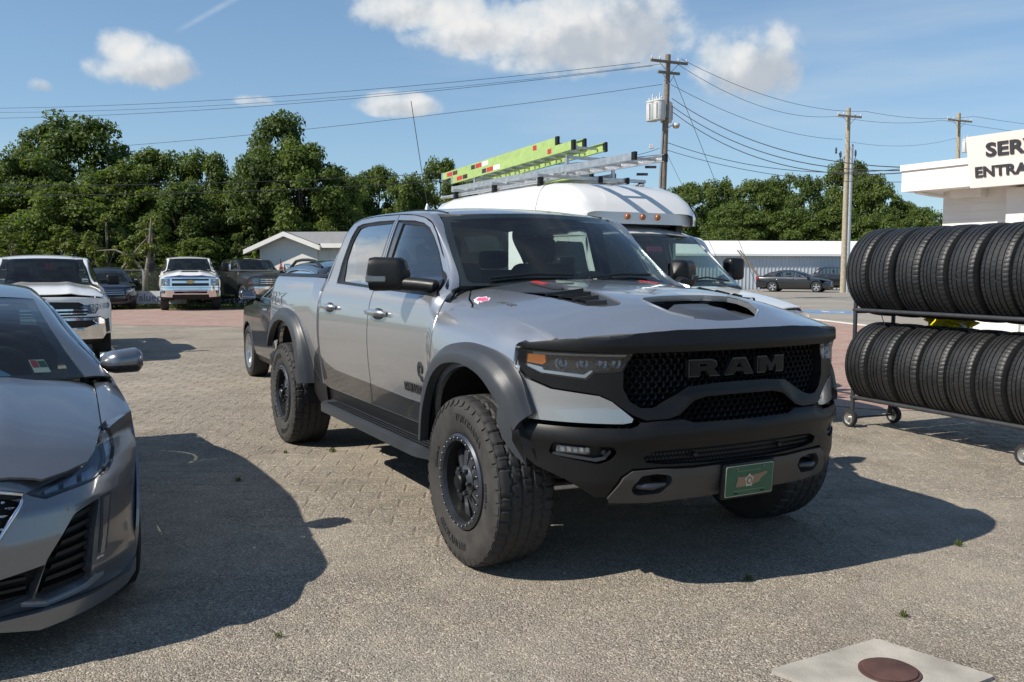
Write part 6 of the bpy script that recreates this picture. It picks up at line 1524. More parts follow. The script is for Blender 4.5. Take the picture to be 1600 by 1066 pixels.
# ------------------------------------------------------------------ cars built on those surfaces
def empty_part(name, parent, loc=(0, 0, 0)):
    o = bpy.data.objects.new(name, None); COL.objects.link(o); o.parent = parent; o.location = loc; o.empty_display_size = .1; return o
def cw(v): return float(np.asarray(v).ravel()[0])
def car_shell(root, c, paint_m, glass_m, wheel_m, sides='RL', step=.09, trim=None, wsglass=None, style='plain', rim=.235, spokes=5, split=True, suv=False, chrome_dlo=False, tyre_w=.235):
    v = Veh(root, c.S, c.F, c.H, step); trim = trim or M['satin_black']; wsglass = wsglass or M['glass_wind']
    ar = c.R + .05; zw = c.R; wb = -c.wb
    zb = c.zb; xA = -.40; xC = wb + .42; xB = (xA + xC) / 2 - .05
    xfr = c.xf - .4
    for _ in range(40): xfr = .5 * xfr + .5 * cw(c.F(c.S(np.array([xfr]), np.array([c.zs + .55 * (c.zh - c.zs)])), np.array([c.zs + .5 * (c.zh - c.zs)])))
    c.xfr = xfr
    zf = lambda x: cw(c.H(np.array([x]), np.array([c.w * .88]))) + .0
    def fx(z):
        x = xfr
        for _ in range(30): x = .5 * x + .5 * cw(c.F(c.S(np.array([x]), np.array([z])), np.array([z])))
        return x
    ztf = min(zb - .01, zf(xfr)); xtop = fx(ztf)
    front_edge = [(fx(z) + .004, z) for z in np.linspace(ztf - .02, c.zs + .04, 8)]
    c.xtop = xtop
    a0 = math.degrees(math.asin(min(.99, (c.zs - zw) / ar)))
    fen = [(xA + .01, c.zs), (xA + .005, zb - .01)] + [(x, min(zb - .01 + .0, zf(x))) for x in np.linspace(xA + .02, xtop, 8)] + front_edge + [(math.sqrt(max(ar ** 2 - (c.zs + .04 - zw) ** 2, 0)), c.zs + .04)] + arc(0, zw, ar, a0 + 8, 180 - a0 - 2, 18)
    v.side('fender', fen, paint_m, sides)
    fd = v.side('front_door', [(xA, c.zs), (xA, zb), (xB + .004, zb + .012), (xB + .004, c.zs)], paint_m, sides)
    rd_poly = [(xB - .004, c.zs), (xB - .004, zb + .012), (xC - .25, zb + .03)] + ([(xC - .25, zw + ar * .8)] if True else []) + [(wb + math.cos(math.radians(t)) * (ar + .03), zw + math.sin(math.radians(t)) * (ar + .03)) for t in (55, 40, 25, 10)] + [(xC + .03, c.zs)]
    rd = v.side('rear_door', rd_poly, paint_m, sides)
    rr = c.rear + .22
    q = [(xC - .258, zb + .03), (c.xd + .1, c.zd - .01), (rr, c.zd - .03), (rr, c.zs + .08), (wb - math.sqrt(max(ar ** 2 - (c.zs + .08 - zw) ** 2, .01)), c.zs + .08)] + arc(wb, zw, ar, 180 - a0 - 12, 62, 14) + [(xC - .258, zw + ar * .8)]
    v.side('quarter_panel', q, paint_m, sides)
    v.side('sill', [(xA + .05, c.zs - .004), (xC + .02, c.zs - .004), (xC + .02, c.zs - .09), (xA + .05, c.zs - .09)], trim, sides, off=-.015)
    for par, x0 in ((fd, xB + .16), (rd, xC - .10)):
        for w in sides:
            sg = -1 if w == 'R' else 1; yb = sg * cw(c.S(np.array([x0]), np.array([zb - .10])))
            G().tube([(x0 - .10, yb, zb - .10), (x0 - .07, yb + sg * .03, zb - .10), (x0 + .07, yb + sg * .03, zb - .10), (x0 + .10, yb, zb - .10)], .013, 8).build('door_handle', M['chrome'] if chrome_dlo else paint_m, par[w], 60)
    # greenhouse side: frame with two window openings
    zt = lambda x: cw(c.Rf(np.array([x]), np.array([0.0]))) - .085
    top = [(x, zt(x)) for x in np.linspace(c.xw - .10, c.xb + .05, 9)]
    base_f = (c.xc - .10, zb + .002); base_r = (c.xd + .06, c.zd + .004)
    fmid = ((base_f[0] + top[0][0]) / 2 + .03, (base_f[1] + top[0][1]) / 2 + .045); rmid = ((base_r[0] + top[-1][0]) / 2 - .03, (base_r[1] + top[-1][1]) / 2 + .045)
    outer = [base_f, fmid] + top + [rmid, base_r, (xC - .25, zb + .035), (xB, zb + .016)]
    ins = lambda P, d: [(p[0] + (cx - p[0]) * d, p[1] + (cz - p[1]) * d) for p in P for cx, cz in [((base_f[0] + base_r[0]) / 2, (zb + c.zr) / 2)]]
    tw = [(x, z - .045) for x, z in top]
    fwin = [(base_f[0] - .16, zb + .035), (fmid[0] - .10, fmid[1] - .055)] + [p for p in tw if p[0] > xB + .05] + [(xB + .045, zt(xB) - .045), (xB + .045, zb + .04)]
    xq = xC - .16
    rwin = [(xB - .045, zb + .04), (xB - .045, zt(xB) - .045)] + [p for p in tw if xB - .06 > p[0] > (c.xb if suv else xq) + .0] + ([(xq, zt(xq) - .05)] if not suv else []) + ([(rmid[0] + .10, rmid[1] - .07), (base_r[0] + .22, c.zd + .05)] if suv else [(xq - .10, (zb + zt(xq)) / 2), (xq - .13, zb + .08)]) + [(xq, zb + .055)]
    fwin, rwin = rounded(fwin, .03, 3), rounded(rwin, .03, 3)
    v.side('side_frame', outer, paint_m, sides, holes=[fwin, rwin], thick=.02, step=step * .7)
    v.side('side_window', fwin, glass_m, sides, off=-.012, thick=0)
    v.side('side_window', rwin, glass_m, sides, off=-.012, thick=0)
    for w in sides:
        sg = -1 if w == 'R' else 1
        for wn in (fwin, rwin):
            pts = [(x, sg * (cw(c.S(np.array([x]), np.array([z]))) + .002), z) for x, z in wn]
            G().tube(pts, .008, 5, closed=True).build('window_trim', M['chrome'] if chrome_dlo else trim, root, 60)
    # pillars / roof rail strip
    D = [base_f, fmid] + top + [rmid, base_r]
    yi = lambda x, z: cw(c.S(np.array([x]), np.array([z]))) - .075
    Icv = []
    for k, (x, z) in enumerate(D):
        if 2 <= k < 2 + len(top): y = min(yi(x, z), c.w * .60); Icv.append((x + (.04 if k == 2 else (-.04 if k == 1 + len(top) else 0)), y, cw(c.Rf(np.array([x + (.04 if k == 2 else 0)]), np.array([y])))))
        elif k < 2: Icv.append((x + (.02 if k else .06), yi(x, z) - (.02 if k else .055), z + (.045 if k else .015)))
        else: Icv.append((x - (.02 if k == 2 + len(top) else .05), yi(x, z), z + (.045 if k == 2 + len(top) else .015)))
    for w in 'RL':
        sg = -1 if w == 'R' else 1
        strip('roof_rail', [(x, sg * cw(c.S(np.array([x]), np.array([z]))), z) for x, z in D], [(x, sg * y, z) for x, y, z in Icv], paint_m, root, (0, sg * .7, .6), .010, .01, step)
    rf = symy([(c.xw + .09, 0), (c.xw + .05, c.w * .3)] + [(p[0], p[1] + .003) for p in Icv[2:2 + len(top)]] + [(c.xb - .02, c.w * .3), (c.xb - .06, 0)])
    patch('roof', rf, lambda x, y: (x, y, c.Rf(x, y)), paint_m, root, (0, 0, 1), step, (), .01)
    patch('headliner', rf, lambda x, y: (x, y, c.Rf(x, y) - .04), M['interior_grey'], root, (0, 0, -1), .2, (), 0)
    # windscreen and rear glass between the strips
    def ws(i0, i1, i2, xcn, zcn, xtn):
        e = np.array([Icv[i0], Icv[i1], Icv[i2]])
        def fn(u, t):
            ex = cint([0, .5, 1], e[:, 0], t); ey = cint([0, .5, 1], e[:, 1], t); ez = cint([0, .5, 1], e[:, 2], t)
            ztn = cw(c.Rf(np.array([xtn]), np.array([0.0])))
            cx = cint([0, .5, 1], [xcn, (xcn + xtn) / 2 + (ex[0] * 0 + (e[1, 0] - (e[0, 0] + e[2, 0]) / 2)), xtn], t); cz = cint([0, .5, 1], [zcn, (zcn + ztn) / 2 + (e[1, 2] - (e[0, 2] + e[2, 2]) / 2) + .01, ztn], t)
            k = np.abs(u) ** 2.2; return cx + (ex - cx) * k, ey * u, cz + (ez - cz) * k
        return fn
    full = [(-1, 0), (1, 0), (1, 1), (-1, 1)]; inner = rounded([(-.93, .04), (.93, .04), (.92, .92), (-.92, .92)], .06)
    f1 = ws(0, 1, 2, c.xc + .13, c.zc - .01, c.xw + .09)
    patch('windscreen', full, f1, wsglass, root, (1, 0, .6), .1, (), 0); patch('windscreen_border', full, f1, M['gloss_black'], root, (1, 0, .6), .08, [inner], 0, off=-.003)
    n = len(Icv); f2 = ws(n - 1, n - 2, n - 3, c.xd - .12, c.zd + .01, c.xb - .06)
    patch('rear_window', full, f2, glass_m, root, (-1, 0, .6), .12, (), 0)
    # deck and tail
    if not suv:
        patch('boot_lid', symy([(c.xd + .02, 0), (c.xd + .04, c.w * .78), (rr + .05, c.w * .78), (c.rear + .02, c.w * .4), (c.rear, 0)]), lambda x, y: (x, y, c.zd + .01 - .04 * (np.abs(y) / c.w) ** 2 + 0 * x), paint_m, root, (0, 0, 1), .1, (), .01)
    G().prism(rounded([(c.w * .80, c.zs), (c.w * .82, c.zd - .02), (-c.w * .82, c.zd - .02), (-c.w * .80, c.zs)], .1), c.rear, c.rear + .26, lambda u, w_, d: (d, u, w_)).build('tail_panel', paint_m, root, 30)
    for sg in (-1, 1): G().box(c.rear - .02, c.rear + .20, sg * c.w * .74 - .12, sg * c.w * .74 + .14 * (1 if True else 0), c.zd - .24, c.zd - .08, .02).build('tail_lamp', M['red_lens'], root, 30)
    # wheels and wells
    proto = None; ty = c.w - .012 - tyre_w * .5
    for i, (x, sg) in enumerate(((0, -1), (wb, -1), (0, 1), (wb, 1))):
        if proto is None:
            proto = make_wheel('wheel', c.R, tyre_w, rim, style, root, (x, sg * ty, c.R - .004), dict(tread=M['rubber'], side=M['rubber']), lambda w: disc_wheel(w, rim, tyre_w, wheel_m, spokes, split)); wv = proto
        else: wv = copy_tree(proto, root); wv.location = (x, sg * ty, c.R - .004)
        wv.rotation_euler = (0, .5 * i, 0 if sg < 0 else PI)
        g = G(); a = arc(x, zw, ar + .02, -10, 190, 16)
        for (xa, za), (xb_, zb_) in zip(a[:-1], a[1:]): g.add([(xa, sg * (c.w - .06), za), (xb_, sg * (c.w - .06), zb_), (xb_, sg * .5, zb_), (xa, sg * .5, za)], [(0, 1, 2, 3)])
        g.add([(p, sg * .5, q_) for p, q_ in a], [tuple(range(len(a)))]); g.build('wheel_well', M['dark'], root, 60)
    G().box(c.rear + .2, c.xf - .3, -.5, .5, .17, .26).build('underbody', M['dark'], root, 0)
    G().box(c.rear + .5, -.35, -c.w + .12, c.w - .12, c.zs + .02, c.zs + .06).build('cabin_floor', M['interior'], root, 0)
    v.side('door_lining', [(xA - .05, c.zs + .05), (xA - .05, zb - .03), (xC - .2, zb), (xC - .2, zw + ar), (xC + .05, c.zs + .05)], M['interior'], 'RL', off=-.07, thick=0, step=.3)
    G().box(c.xc - .45, c.xc + .02, -c.w * .78, c.w * .78, zb - .18, zb + .0, .05, None, 2).build('dashboard', M['interior'], root, 40)
    for sy in (-.37, .37):
        st = empty_part('front_seat', root); xs = (c.xw + c.xb) / 2 + .15
        mtx = Matrix.Translation((xs, sy, zb - .20)) @ Matrix.Rotation(math.radians(-15), 4, 'Y')
        G().box(-.07, .07, -.23, .23, -.2, .32, .05, mtx, 2).build('seat_back', M['interior'], st, 50)
        G().box(xs - .17, xs - .07, sy - .12, sy + .12, zb + .16, zb + .33, .04, None, 2).build('headrest', M['interior'], st, 50)
    G().box(c.xd + .35, c.xd + .5, -.6, .6, zb - .4, zb + .10, .05, None, 2).build('rear_seat', M['interior'], root, 50)
    G().tube([(c.xc - .45 + .05 * math.cos(a), .37 + .18 * math.sin(a), zb - .02 + .17 * math.cos(a)) for a in np.linspace(0, 2 * PI, 24, endpoint=False)], .015, 7, closed=True).build('steering_wheel', M['interior_grey'], root, 60)
    G().box(c.xw - .02, c.xw + .02, -.10, .10, c.zr - .17, c.zr - .11, .01).build('rear_view_mirror', M['interior'], root, 30)
    return v, dict(xA=xA, xB=xB, xC=xC, xfr=xfr, fd=fd, ws=f1)
def car_mirror(root, c, paint_m, sg, x=None, ln=.22, h=.13, z=None, cap=None, dy=0.0):
    x = x if x is not None else c.xc - .12; z = z or c.zb + .07; y0 = cw(c.S(np.array([x]), np.array([c.zb + .03]))) + dy
    mr = empty_part('side_mirror', root); mt = Matrix.Translation((x - .03, sg * (y0 + .06 + ln / 2), z)) @ Matrix.Rotation(sg * math.radians(14), 4, 'Z')
    vs, fs = [], []; ny, nt = 10, 18
    for i in range(ny + 1):
        t = i / ny; e = math.sin(min(1, t / .3) * PI / 2) ** .7 if t < .3 else (math.sin(min(1, (1 - t) / .22) * PI / 2) ** .6 if t > .78 else 1)
        for j in range(nt):
            a = 2 * PI * j / nt; cx, cz = math.cos(a), math.sin(a)
            vs.append(((.11 if cx > 0 else .04) * e * math.copysign(abs(cx) ** .7, cx), sg * (t - .5) * ln, h * .5 * e * math.copysign(abs(cz) ** .65, cz) * (1 - .18 * (1 - t)) + .01 * t))
    for i in range(ny):
        for j in range(nt): fs.append((i * nt + j, i * nt + (j + 1) % nt, (i + 1) * nt + (j + 1) % nt, (i + 1) * nt + j))
    fs += [tuple(range(nt))[::-1], tuple(range(ny * nt, ny * nt + nt))]
    # lower third is black
    G().add(vs, fs, mt).build('mirror_housing', cap or paint_m, mr, 60)
    G().add([(a * 1.02, b, min(zz, -.012) * 1.04) for a, b, zz in vs], fs, mt).build('mirror_base', M['gloss_black'], mr, 60)
    G().box(-.052, -.047, -ln * .42, ln * .42, -h * .38, h * .38, 0, mt).build('mirror_glass', M['chrome'], mr, 0)
    G().tube([(x + .02, sg * (y0 - .01), z - .075), (x + .0, sg * (y0 + .05), z - .055), (x - .02, sg * (y0 + .09), z - .035)], [.03, .026, .03], 8).build('mirror_stalk', M['satin_black'], mr, 60)
    return mr
def build_cadillac():
    c = cad; P = M['steel_grey']
    t = thing('sedan', 'steel grey luxury sedan with slanted headlights, standing beside the silver pickup', 'car', (CADX, CADY, 0), CADYAW)
    v, k = car_shell(t, c, P, M['glass_dark'], M['alloy'], 'RL', .06, chrome_dlo=True, wsglass=M['glass_wind_tint'], style='road', rim=.24, spokes=10, split=False, tyre_w=.245)
    # hood with centre crease
    hood_half = [(.745, 0), (.735, .30), (.726, .42), (.733, .497), (.742, .53), (.70, .62), (.645, .70), (.575, .732), (.36, .775), (.0, .79), (-.30, .80), (-.36, .76), (-.30, .5), (-.24, 0)]
    def HH(x, y): return c.H(x, y) + .017 * bell(np.abs(y), .40, .09) * sstep(-x, -.72, -.3) - .006 * bell(y, 0, .12)
    hd = v.top('hood', symy(hood_half), P, H=HH, step=.04)[0]
    def top_edge(y):
        z = .8
        for _ in range(60): z = .5 * z + .5 * cw(c.H(c.F(np.array([y]), np.array([z])), np.array([y])))
        return z
    # fender top between hood and side
    for sg in (1, -1):
        def edge(x): return cw(np.interp(x, [-.36, -.30, .0, .36, .50], [.80, .80, .79, .777, .755]))
        xs = np.linspace(-.40, c.xtop + .004, 10); xa_ = np.linspace(-.40, cw(c.F(np.array([.79]), np.array([top_edge(.79)]))) - .02, 10)
        A = [(x, sg * (edge(x) + .005), cw(HH(np.array([x]), np.array([edge(x)]))) - .001) for x in xa_]
        zt_ = lambda x: min(c.zb - .01, cw(c.H(np.array([x]), np.array([c.w * .88]))))
        B = [(x, sg * (cw(c.S(np.array([x]), np.array([zt_(x)])))), zt_(x)) for x in xs]
        strip('fender_top', A, B, P, t, (0, sg * .4, .9), .010, .01, .04)
    head = [(.470, .652), (.546, .680), (.64, .702), (.708, .716), (.741, .748), (.766, .83), (.797, .85), (.822, .79), (.828, .738), (.812, .688), (.783, .657), (.711, .641), (.61, .630), (.539, .619), (.487, .640)]
    grille = [(.0, .70), (.30, .685), (.385, .669), (.463, .650), (.455, .615), (.425, .576), (.34, .45), (.26, .40), (0, .40)]
    intake = rounded([(.742, .574), (.702, .562), (.640, .54), (.585, .46), (.535, .39), (.485, .245), (.53, .222), (.69, .245), (.715, .44)], .015)
    lowi = [(0, .355), (.374, .352), (.528, .372), (.478, .245), (.37, .222), (0, .222)]
    drl = [(.750, .575), (.795, .583), (.772, .424), (.755, .315), (.714, .315), (.730, .372), (.742, .46)]
    zS = min(c.zb - .01, cw(c.H(np.array([c.xtop]), np.array([c.w * .88])))) + .002; yS = cw(c.S(np.array([c.xtop]), np.array([zS]))); zA = top_edge(.79)
    fas = [(0, .712), (.387, .716), (.453, .714), (.498, .703), (.545, .684), (.64, .706), (.70, .720), (.737, .75), (.768, .82), (.782, top_edge(.782))] + [(.79 + (yS - .79) * q, zA + (zS - zA) * q + .04 * q * (1 - q)) for q in (0, .25, .5, .75, 1)] + [(c.S(np.array([c.xfr]), np.array([.7]))[0] + .004, .72), (c.S(np.array([c.xfr]), np.array([.4]))[0] + .004, .40), (.90, .235), (.86, .19), (.5, .19), (0, .20)]
    cadF = lambda y, z: c.F(y, z) + .018 * bell(z, .30, .05) * sstep(np.abs(y), .45, .8)
    fx = v.frontsym('front_fascia', fas, P, holes=[head, [(-y, z) for y, z in head], sym(grille[:-1] + [(0, .40)]), intake, [(-y, z) for y, z in intake], sym(lowi)], F=cadF, thick=.05, step=.035)
    # lip
    v.frontsym('front_lip', [(0, .198), (.5, .188), (.86, .188), (.90, .232), (.895, .17), (.85, .145), (.5, .118), (.36, .150), (0, .150)], P, F=lambda y, z: c.F(y, z * 0 + .24) + .02 + .25 * (.2 - z) * 0, thick=.10, step=.04)
    v.front('grille_backing', [(-.70, .20), (.70, .20), (.70, .70), (-.70, .70)], M['dark'], mirror=False, shift=-.10, thick=0, step=.1)
    gm = G()
    for j in range(12):
        for i in range(-9, 10):
            y = i * .052 + (.026 if j % 2 else 0); z = .415 + j * .024
            if abs(y) > .45: continue
            x = cw(c.F(np.array([y]), np.array([z]))) - .025
            gm.add([(x, y - .020, z), (x + .012, y, z + .006), (x, y + .020, z), (x + .004, y, z - .007), (x - .02, y, z)], [(0, 3, 1), (3, 2, 1), (0, 1, 4), (1, 2, 4)])
    gm.build('grille_mesh', M['chrome'], t, 40, 'stuff')
    for sg in (1, -1):
        m2 = lambda q: [(sg * y, z) for y, z in q]
        G().tube([(cw(cadF(np.array([y]), np.array([z]))) + .004, sg * y, z) for y, z in [(.30, .686), (.385, .670), (.462, .651), (.454, .615), (.424, .576), (.34, .45), (.26, .405)]], .009, 6).build('grille_edge', M['chrome'], t, 60)
        h = empty_part('headlight', t)
        patch('housing', m2(head), lambda y, z: (c.F(y, z) - .05, y, z), M['gloss_black'], h, (1, 0, 0), .05, (), 0)
        patch('lens', m2(head), lambda y, z: (c.F(y, z) - .003, y, z), M['headlight_glass'], h, (1, 0, 0), .04, (), 0)
        patch('light_blade', m2([(.775, .80), (.793, .812), (.806, .788), (.812, .74), (.795, .69), (.775, .675), (.785, .72)]), lambda y, z: (c.F(y, z) - .015, y, z), M['lamp_clear'], h, (1, 0, 0), .03, (), .02)
        for a_ in (.70, .63, .56): patch('projector', m2([(a_ + .028, .690 - (.7 - a_) * .22), (a_ - .022, .675 - (.7 - a_) * .22), (a_ - .022, .648 - (.7 - a_) * .12), (a_ + .028, .655 - (.7 - a_) * .12)]), lambda y, z: (c.F(y, z) - .028, y, z), M['lamp_silver'], h, (1, 0, 0), .03, (), .01)
        patch('intake_back', m2(intake), lambda y, z: (c.F(y, z) - .08, y, z), M['dark'], t, (1, 0, 0), .06, (), 0)
        for q_ in range(7):
            z0 = .255 + q_ * .043; ya = .49 + .14 * ((z0 - .24) / .30) ** 1.1
            patch('intake_slat', m2([(ya + .01, z0 - .004), (.705, z0 + .012), (.705, z0 + .030), (ya + .02, z0 + .012)]), lambda y, z: (c.F(y, z) - .035, y, z), M['satin_black'], t, (1, 0, 0), .05, (), .03)
        d = empty_part('running_light', t)
        patch('light_bar', m2(drl), lambda y, z: (c.F(y, z) + .006, y, z), M['frame_grey'], d, (1, 0, 0), .03, (), .03)
        patch('light_tube', m2([(.758, .568), (.786, .572), (.765, .424), (.752, .345), (.735, .345), (.748, .42)]), lambda y, z: (c.F(y, z) + .009, y, z), M['lamp_silver'], d, (1, 0, 0), .03, (), .006)
        patch('lamp_tip', m2([(.748, .338), (.722, .338), (.718, .318), (.746, .318)]), lambda y, z: (c.F(y, z) + .011, y, z), M['lamp_clear'], d, (1, 0, 0), .03, (), .006)
        patch('chrome_blade', m2([(.752, .312), (.745, .245), (.68, .214), (.525, .190), (.44, .222), (.44, .232), (.53, .204), (.668, .230), (.705, .258), (.716, .312)]), lambda y, z: (c.F(y, z) + .010, y, z), M['alloy'], t, (1, 0, 0), .03, (), .02)
        G().lathe([(.012, 0), (.012, .004), (0, .005)], 14, Matrix.Translation((cw(c.F(np.array([.625]), np.array([.56]))) + .002, sg * .612, .566)) @ Matrix.Rotation(PI / 2, 4, 'Y')).build('parking_sensor', M['steel_grey'], t, 30)
        car_mirror(t, c, P, sg, x=-.60, ln=.22, h=.14, z=1.02, dy=-.085)
    for j in range(3):
        v.front('intake_bar', [(-.46, .25 + j * .036), (.46, .25 + j * .036), (.46, .262 + j * .036), (-.46, .262 + j * .036)], M['satin_black'], mirror=False, shift=-.03, thick=.03, step=.08)
    # windscreen sticker, toll tag and dash papers
    stk = empty_part('windscreen_sticker', t)
    sq = lambda a, b, e, f: [(a, e), (b, e), (b, f), (a, f)]
    patch('card', sq(.72, .82, .06, .16), k['ws'], M['sticker_white'], stk, (1, 0, .6), .04, (), 0, off=-.006)
    patch('red_block', sq(.725, .765, .10, .155), k['ws'], M['sticker_red'], stk, (1, 0, .6), .04, (), 0, off=-.0045)
    patch('green_block', sq(.77, .815, .10, .15), k['ws'], M['plate_green'], stk, (1, 0, .6), .04, (), 0, off=-.0045)
    patch('blue_tag', [(.50, .05), (.56, .03), (.58, .05), (.52, .10)], k['ws'], mk_blue, stk, (1, 0, .6), .04, (), 0, off=-.006)
    return t, c, v
M['glass_wind_tint'] = glass('shaded_windscreen', (.40, .48, .47), 1.2)
cad_root, _, _ = build_cadillac()
def build_suv(name, label, cat, c, paint_m, loc, yaw, glass_m=None, suv=True, face=True, wheel=None, chrome=False, step=.1, headl=None, grp=None, sides='RL', spokes=5):
    t = thing(name, label, cat, loc, yaw, grp)
    v, k = car_shell(t, c, paint_m, glass_m or M['glass_dark'], wheel or M['alloy'], sides, step, suv=suv, chrome_dlo=chrome, rim=c.R * .68, spokes=spokes)
    hl = [(c.xf - .13, 0), (c.xf - .16, c.w * .5), (c.xf - .30, c.w * .78), (c.xf - .45, c.w * .86), (0, c.w * .875), (c.xc + .06, c.w * .87), (c.xc, c.w * .8), (c.xc + .10, c.w * .5), (c.xc + .14, 0)]
    v.top('hood', symy(hl), paint_m, step=.07)
    for sg in (1, -1):
        xs = np.linspace(c.xc - .03, c.xtop, 8); zt_ = lambda x: min(c.zb - .01, cw(c.H(np.array([x]), np.array([c.w * .88]))))
        strip('fender_top', [(x, sg * c.w * .875, cw(c.H(np.array([x]), np.array([c.w * .875])))) for x in xs], [(x, sg * cw(c.S(np.array([x]), np.array([zt_(x)]))), zt_(x)) for x in xs], paint_m, t, (0, sg * .4, .9), .008, .01, .06)
        car_mirror(t, c, paint_m, sg)
    zs, zh, w = c.zs, c.zh, c.w; h = zh - zs
    head = [(w * .52, zs + .74 * h), (w * .60, zs + .90 * h), (w * .84, zs + .99 * h), (w * .90, zs + .86 * h), (w * .84, zs + .74 * h), (w * .66, zs + .70 * h)]
    gr = [(0, zs + .90 * h), (w * .46, zs + .88 * h), (w * .56, zs + .70 * h), (w * .50, zs + .42 * h), (0, zs + .38 * h)]
    low = [(0, zs + .26 * h), (w * .55, zs + .26 * h), (w * .62, zs + .12 * h), (w * .5, zs + .04 * h), (0, zs + .04 * h)]
    v.frontsym('front_fascia', [(0, zh), (w * .5, zh - .005), (w * .78, zh + .01), (w * .90, zh - .02), (cw(c.S(np.array([c.xfr]), np.array([zs + .6 * h]))) + .004, zs + .6 * h), (cw(c.S(np.array([c.xfr]), np.array([zs + .1]))) + .004, zs + .05), (w * .85, zs - .06), (0, zs - .06)], paint_m, holes=[head, [(-y, z) for y, z in head], sym(gr), sym(low)], thick=.04, step=.06)
    v.front('grille_backing', [(-w * .7, zs - .05), (w * .7, zs - .05), (w * .7, zh - .02), (-w * .7, zh - .02)], M['mesh_black'], mirror=False, shift=-.06, thick=0, step=.1)
    for zz in (.82, .68, .54): v.front('grille_bar', [(-w * .50, zs + zz * h), (w * .50, zs + zz * h), (w * .50, zs + zz * h + .018), (-w * .50, zs + zz * h + .018)], M['chrome'] if chrome else M['satin_black'], mirror=False, shift=-.012, thick=.02, step=.08)
    for sg in (1, -1):
        hp = empty_part('headlight', t); q = [(sg * y, z) for y, z in head]
        patch('housing', q, lambda y, z: (c.F(y, z) - .035, y, z), M['lamp_silver'], hp, (1, 0, 0), .05, (), 0); patch('lens', q, lambda y, z: (c.F(y, z), y, z), M['headlight_glass'], hp, (1, 0, 0), .05, (), .008)
    return t, v
def build_other_cars():
    # graphite SUV, tail toward the silver pickup, facing away
    c = CarSurf(w=.92, zs=.36, zb=1.10, zr=1.64, xf=.88, wb=2.72, rear=-3.72, xc=-.52, zc=1.12, zh=.92, xw=-1.25, xb=-2.95, xd=-3.35, zd=1.12, R=.365, fa=.22, fb=.30, tum=.62)
    p = on_ground(399, 587); yaw = RAMYAW + PI + math.radians(-1.5)
    f = Vector((math.cos(yaw), math.sin(yaw))); l = Vector((-f.y, f.x)); o = Vector((p.x, p.y)) - l * .82
    t, v = build_suv('suv', 'graphite grey SUV facing away, tucked behind the silver pickup tailgate', 'SUV', c, M['graphite'], (o.x, o.y, 0), yaw, chrome=True, step=.08)
    for sg in (-1, 1):
        G().tube([(x, sg * .60, cw(c.Rf(np.array([x]), np.array([.60]))) + (.045 if 0 < i < 5 else .0)) for i, x in enumerate(np.linspace(-1.35, -2.9, 6))], .018, 8).build('roof_rail_bar', M['satin_black'], t, 60)
    # small dark sedan beside the white pickup
    c = CarSurf(w=.86, zs=.28, zb=.98, zr=1.56, xf=.85, wb=2.6, rear=-3.4, xc=-.45, zc=1.02, zh=.80, xw=-1.15, xb=-2.4, xd=-3.0, zd=1.04, R=.32, fa=.18, fb=.25)
    p = on_ground(193, 485); build_suv('hatchback', 'dark blue hatchback parked behind the white pickup door mirror', 'car', c, M['navy_paint'], (p.x - .85, p.y + .9, 0), math.radians(-63), glass_m=M['glass_deep'], suv=True, step=.12, chrome=True)
    c = CarSurf(w=.88, zs=.26, zb=.92, zr=1.44, xf=.85, wb=2.7, rear=-3.7, xc=-.4, zc=.98, zh=.74, R=.32, fa=.18, fb=.25)
    p = on_ground(222, 462); build_suv('sedan', 'small dark green-black sedan far off behind the chain-link fence', 'car', c, M['black_paint'], (p.x, 46.5, 0), math.radians(-66), suv=False, step=.14, chrome=True)
    # black sedan and SUV by the metal building
    c = CarSurf(w=.925, zs=.26, zb=.94, zr=1.46, xf=.92, wb=2.83, rear=-3.95, xc=-.45, zc=.98, zh=.72, xw=-1.35, xb=-2.6, xd=-3.5, zd=1.06, R=.345, fa=.24, fb=.32)
    p = on_ground(1275, 457); yaw = math.radians(-30)
    f = Vector((math.cos(yaw), math.sin(yaw))); r = Vector((f.y, -f.x)); o = Vector((p.x, p.y)) - r * .9
    build_suv('sedan', 'black four-door sedan with alloy wheels, parked in front of the metal building', 'car', c, M['black_paint'], (o.x, o.y, 0), yaw, suv=False, chrome=True, step=.12)
    c = CarSurf(w=.93, zs=.36, zb=1.12, zr=1.70, xf=.88, wb=2.8, rear=-3.75, xc=-.52, zc=1.12, zh=.94, xw=-1.25, xb=-2.95, xd=-3.4, zd=1.15, R=.37, fa=.22, fb=.3, tum=.62)
    build_suv('suv', 'black SUV parked beyond the black sedan, partly hidden by the tire rack', 'SUV', c, M['black_paint'], (o.x + 5.0, o.y + 5.2, 0), math.radians(-24), suv=True, chrome=True, step=.12)
build_other_cars()
# ------------------------------------------------------------------ the other pickups: shared shell, own faces
def wsfn(u, t):
    xc = cint([0, .5, 1], [-.50, -.80, -1.092], t); xe = cint([0, .33, .66, 1], [-.665, -.86, -1.05, -1.215], t)
    ye = cint([0, .33, .66, 1], [.785, .752, .712, .663], t); zc = cint([0, .5, 1], [1.435, 1.685, 1.897], t); ze = cint([0, .33, .66, 1], [1.43, 1.595, 1.745, 1.862], t)
    k = np.abs(u) ** 2.2
    return xc + (xe - xc) * k, ye * u, zc + (ze - zc) * k
def pk_H(x, y): return ram_H(np.asarray(x) - .03, y) - .01 + .02 * sstep(np.asarray(x), -.2, .6) + .018 * bell(np.abs(y), .38, .10)
def pk_F(y, z):
    y = np.minimum(np.abs(np.asarray(y, float)), 1.08); z = np.asarray(z, float)
    return .90 - .10 * y ** 2 - .22 * y ** 8 + np.interp(z, [.3, .5, .74, .76, 1.2, 1.28], [-.08, .03, .05, .0, -.03, -.07])
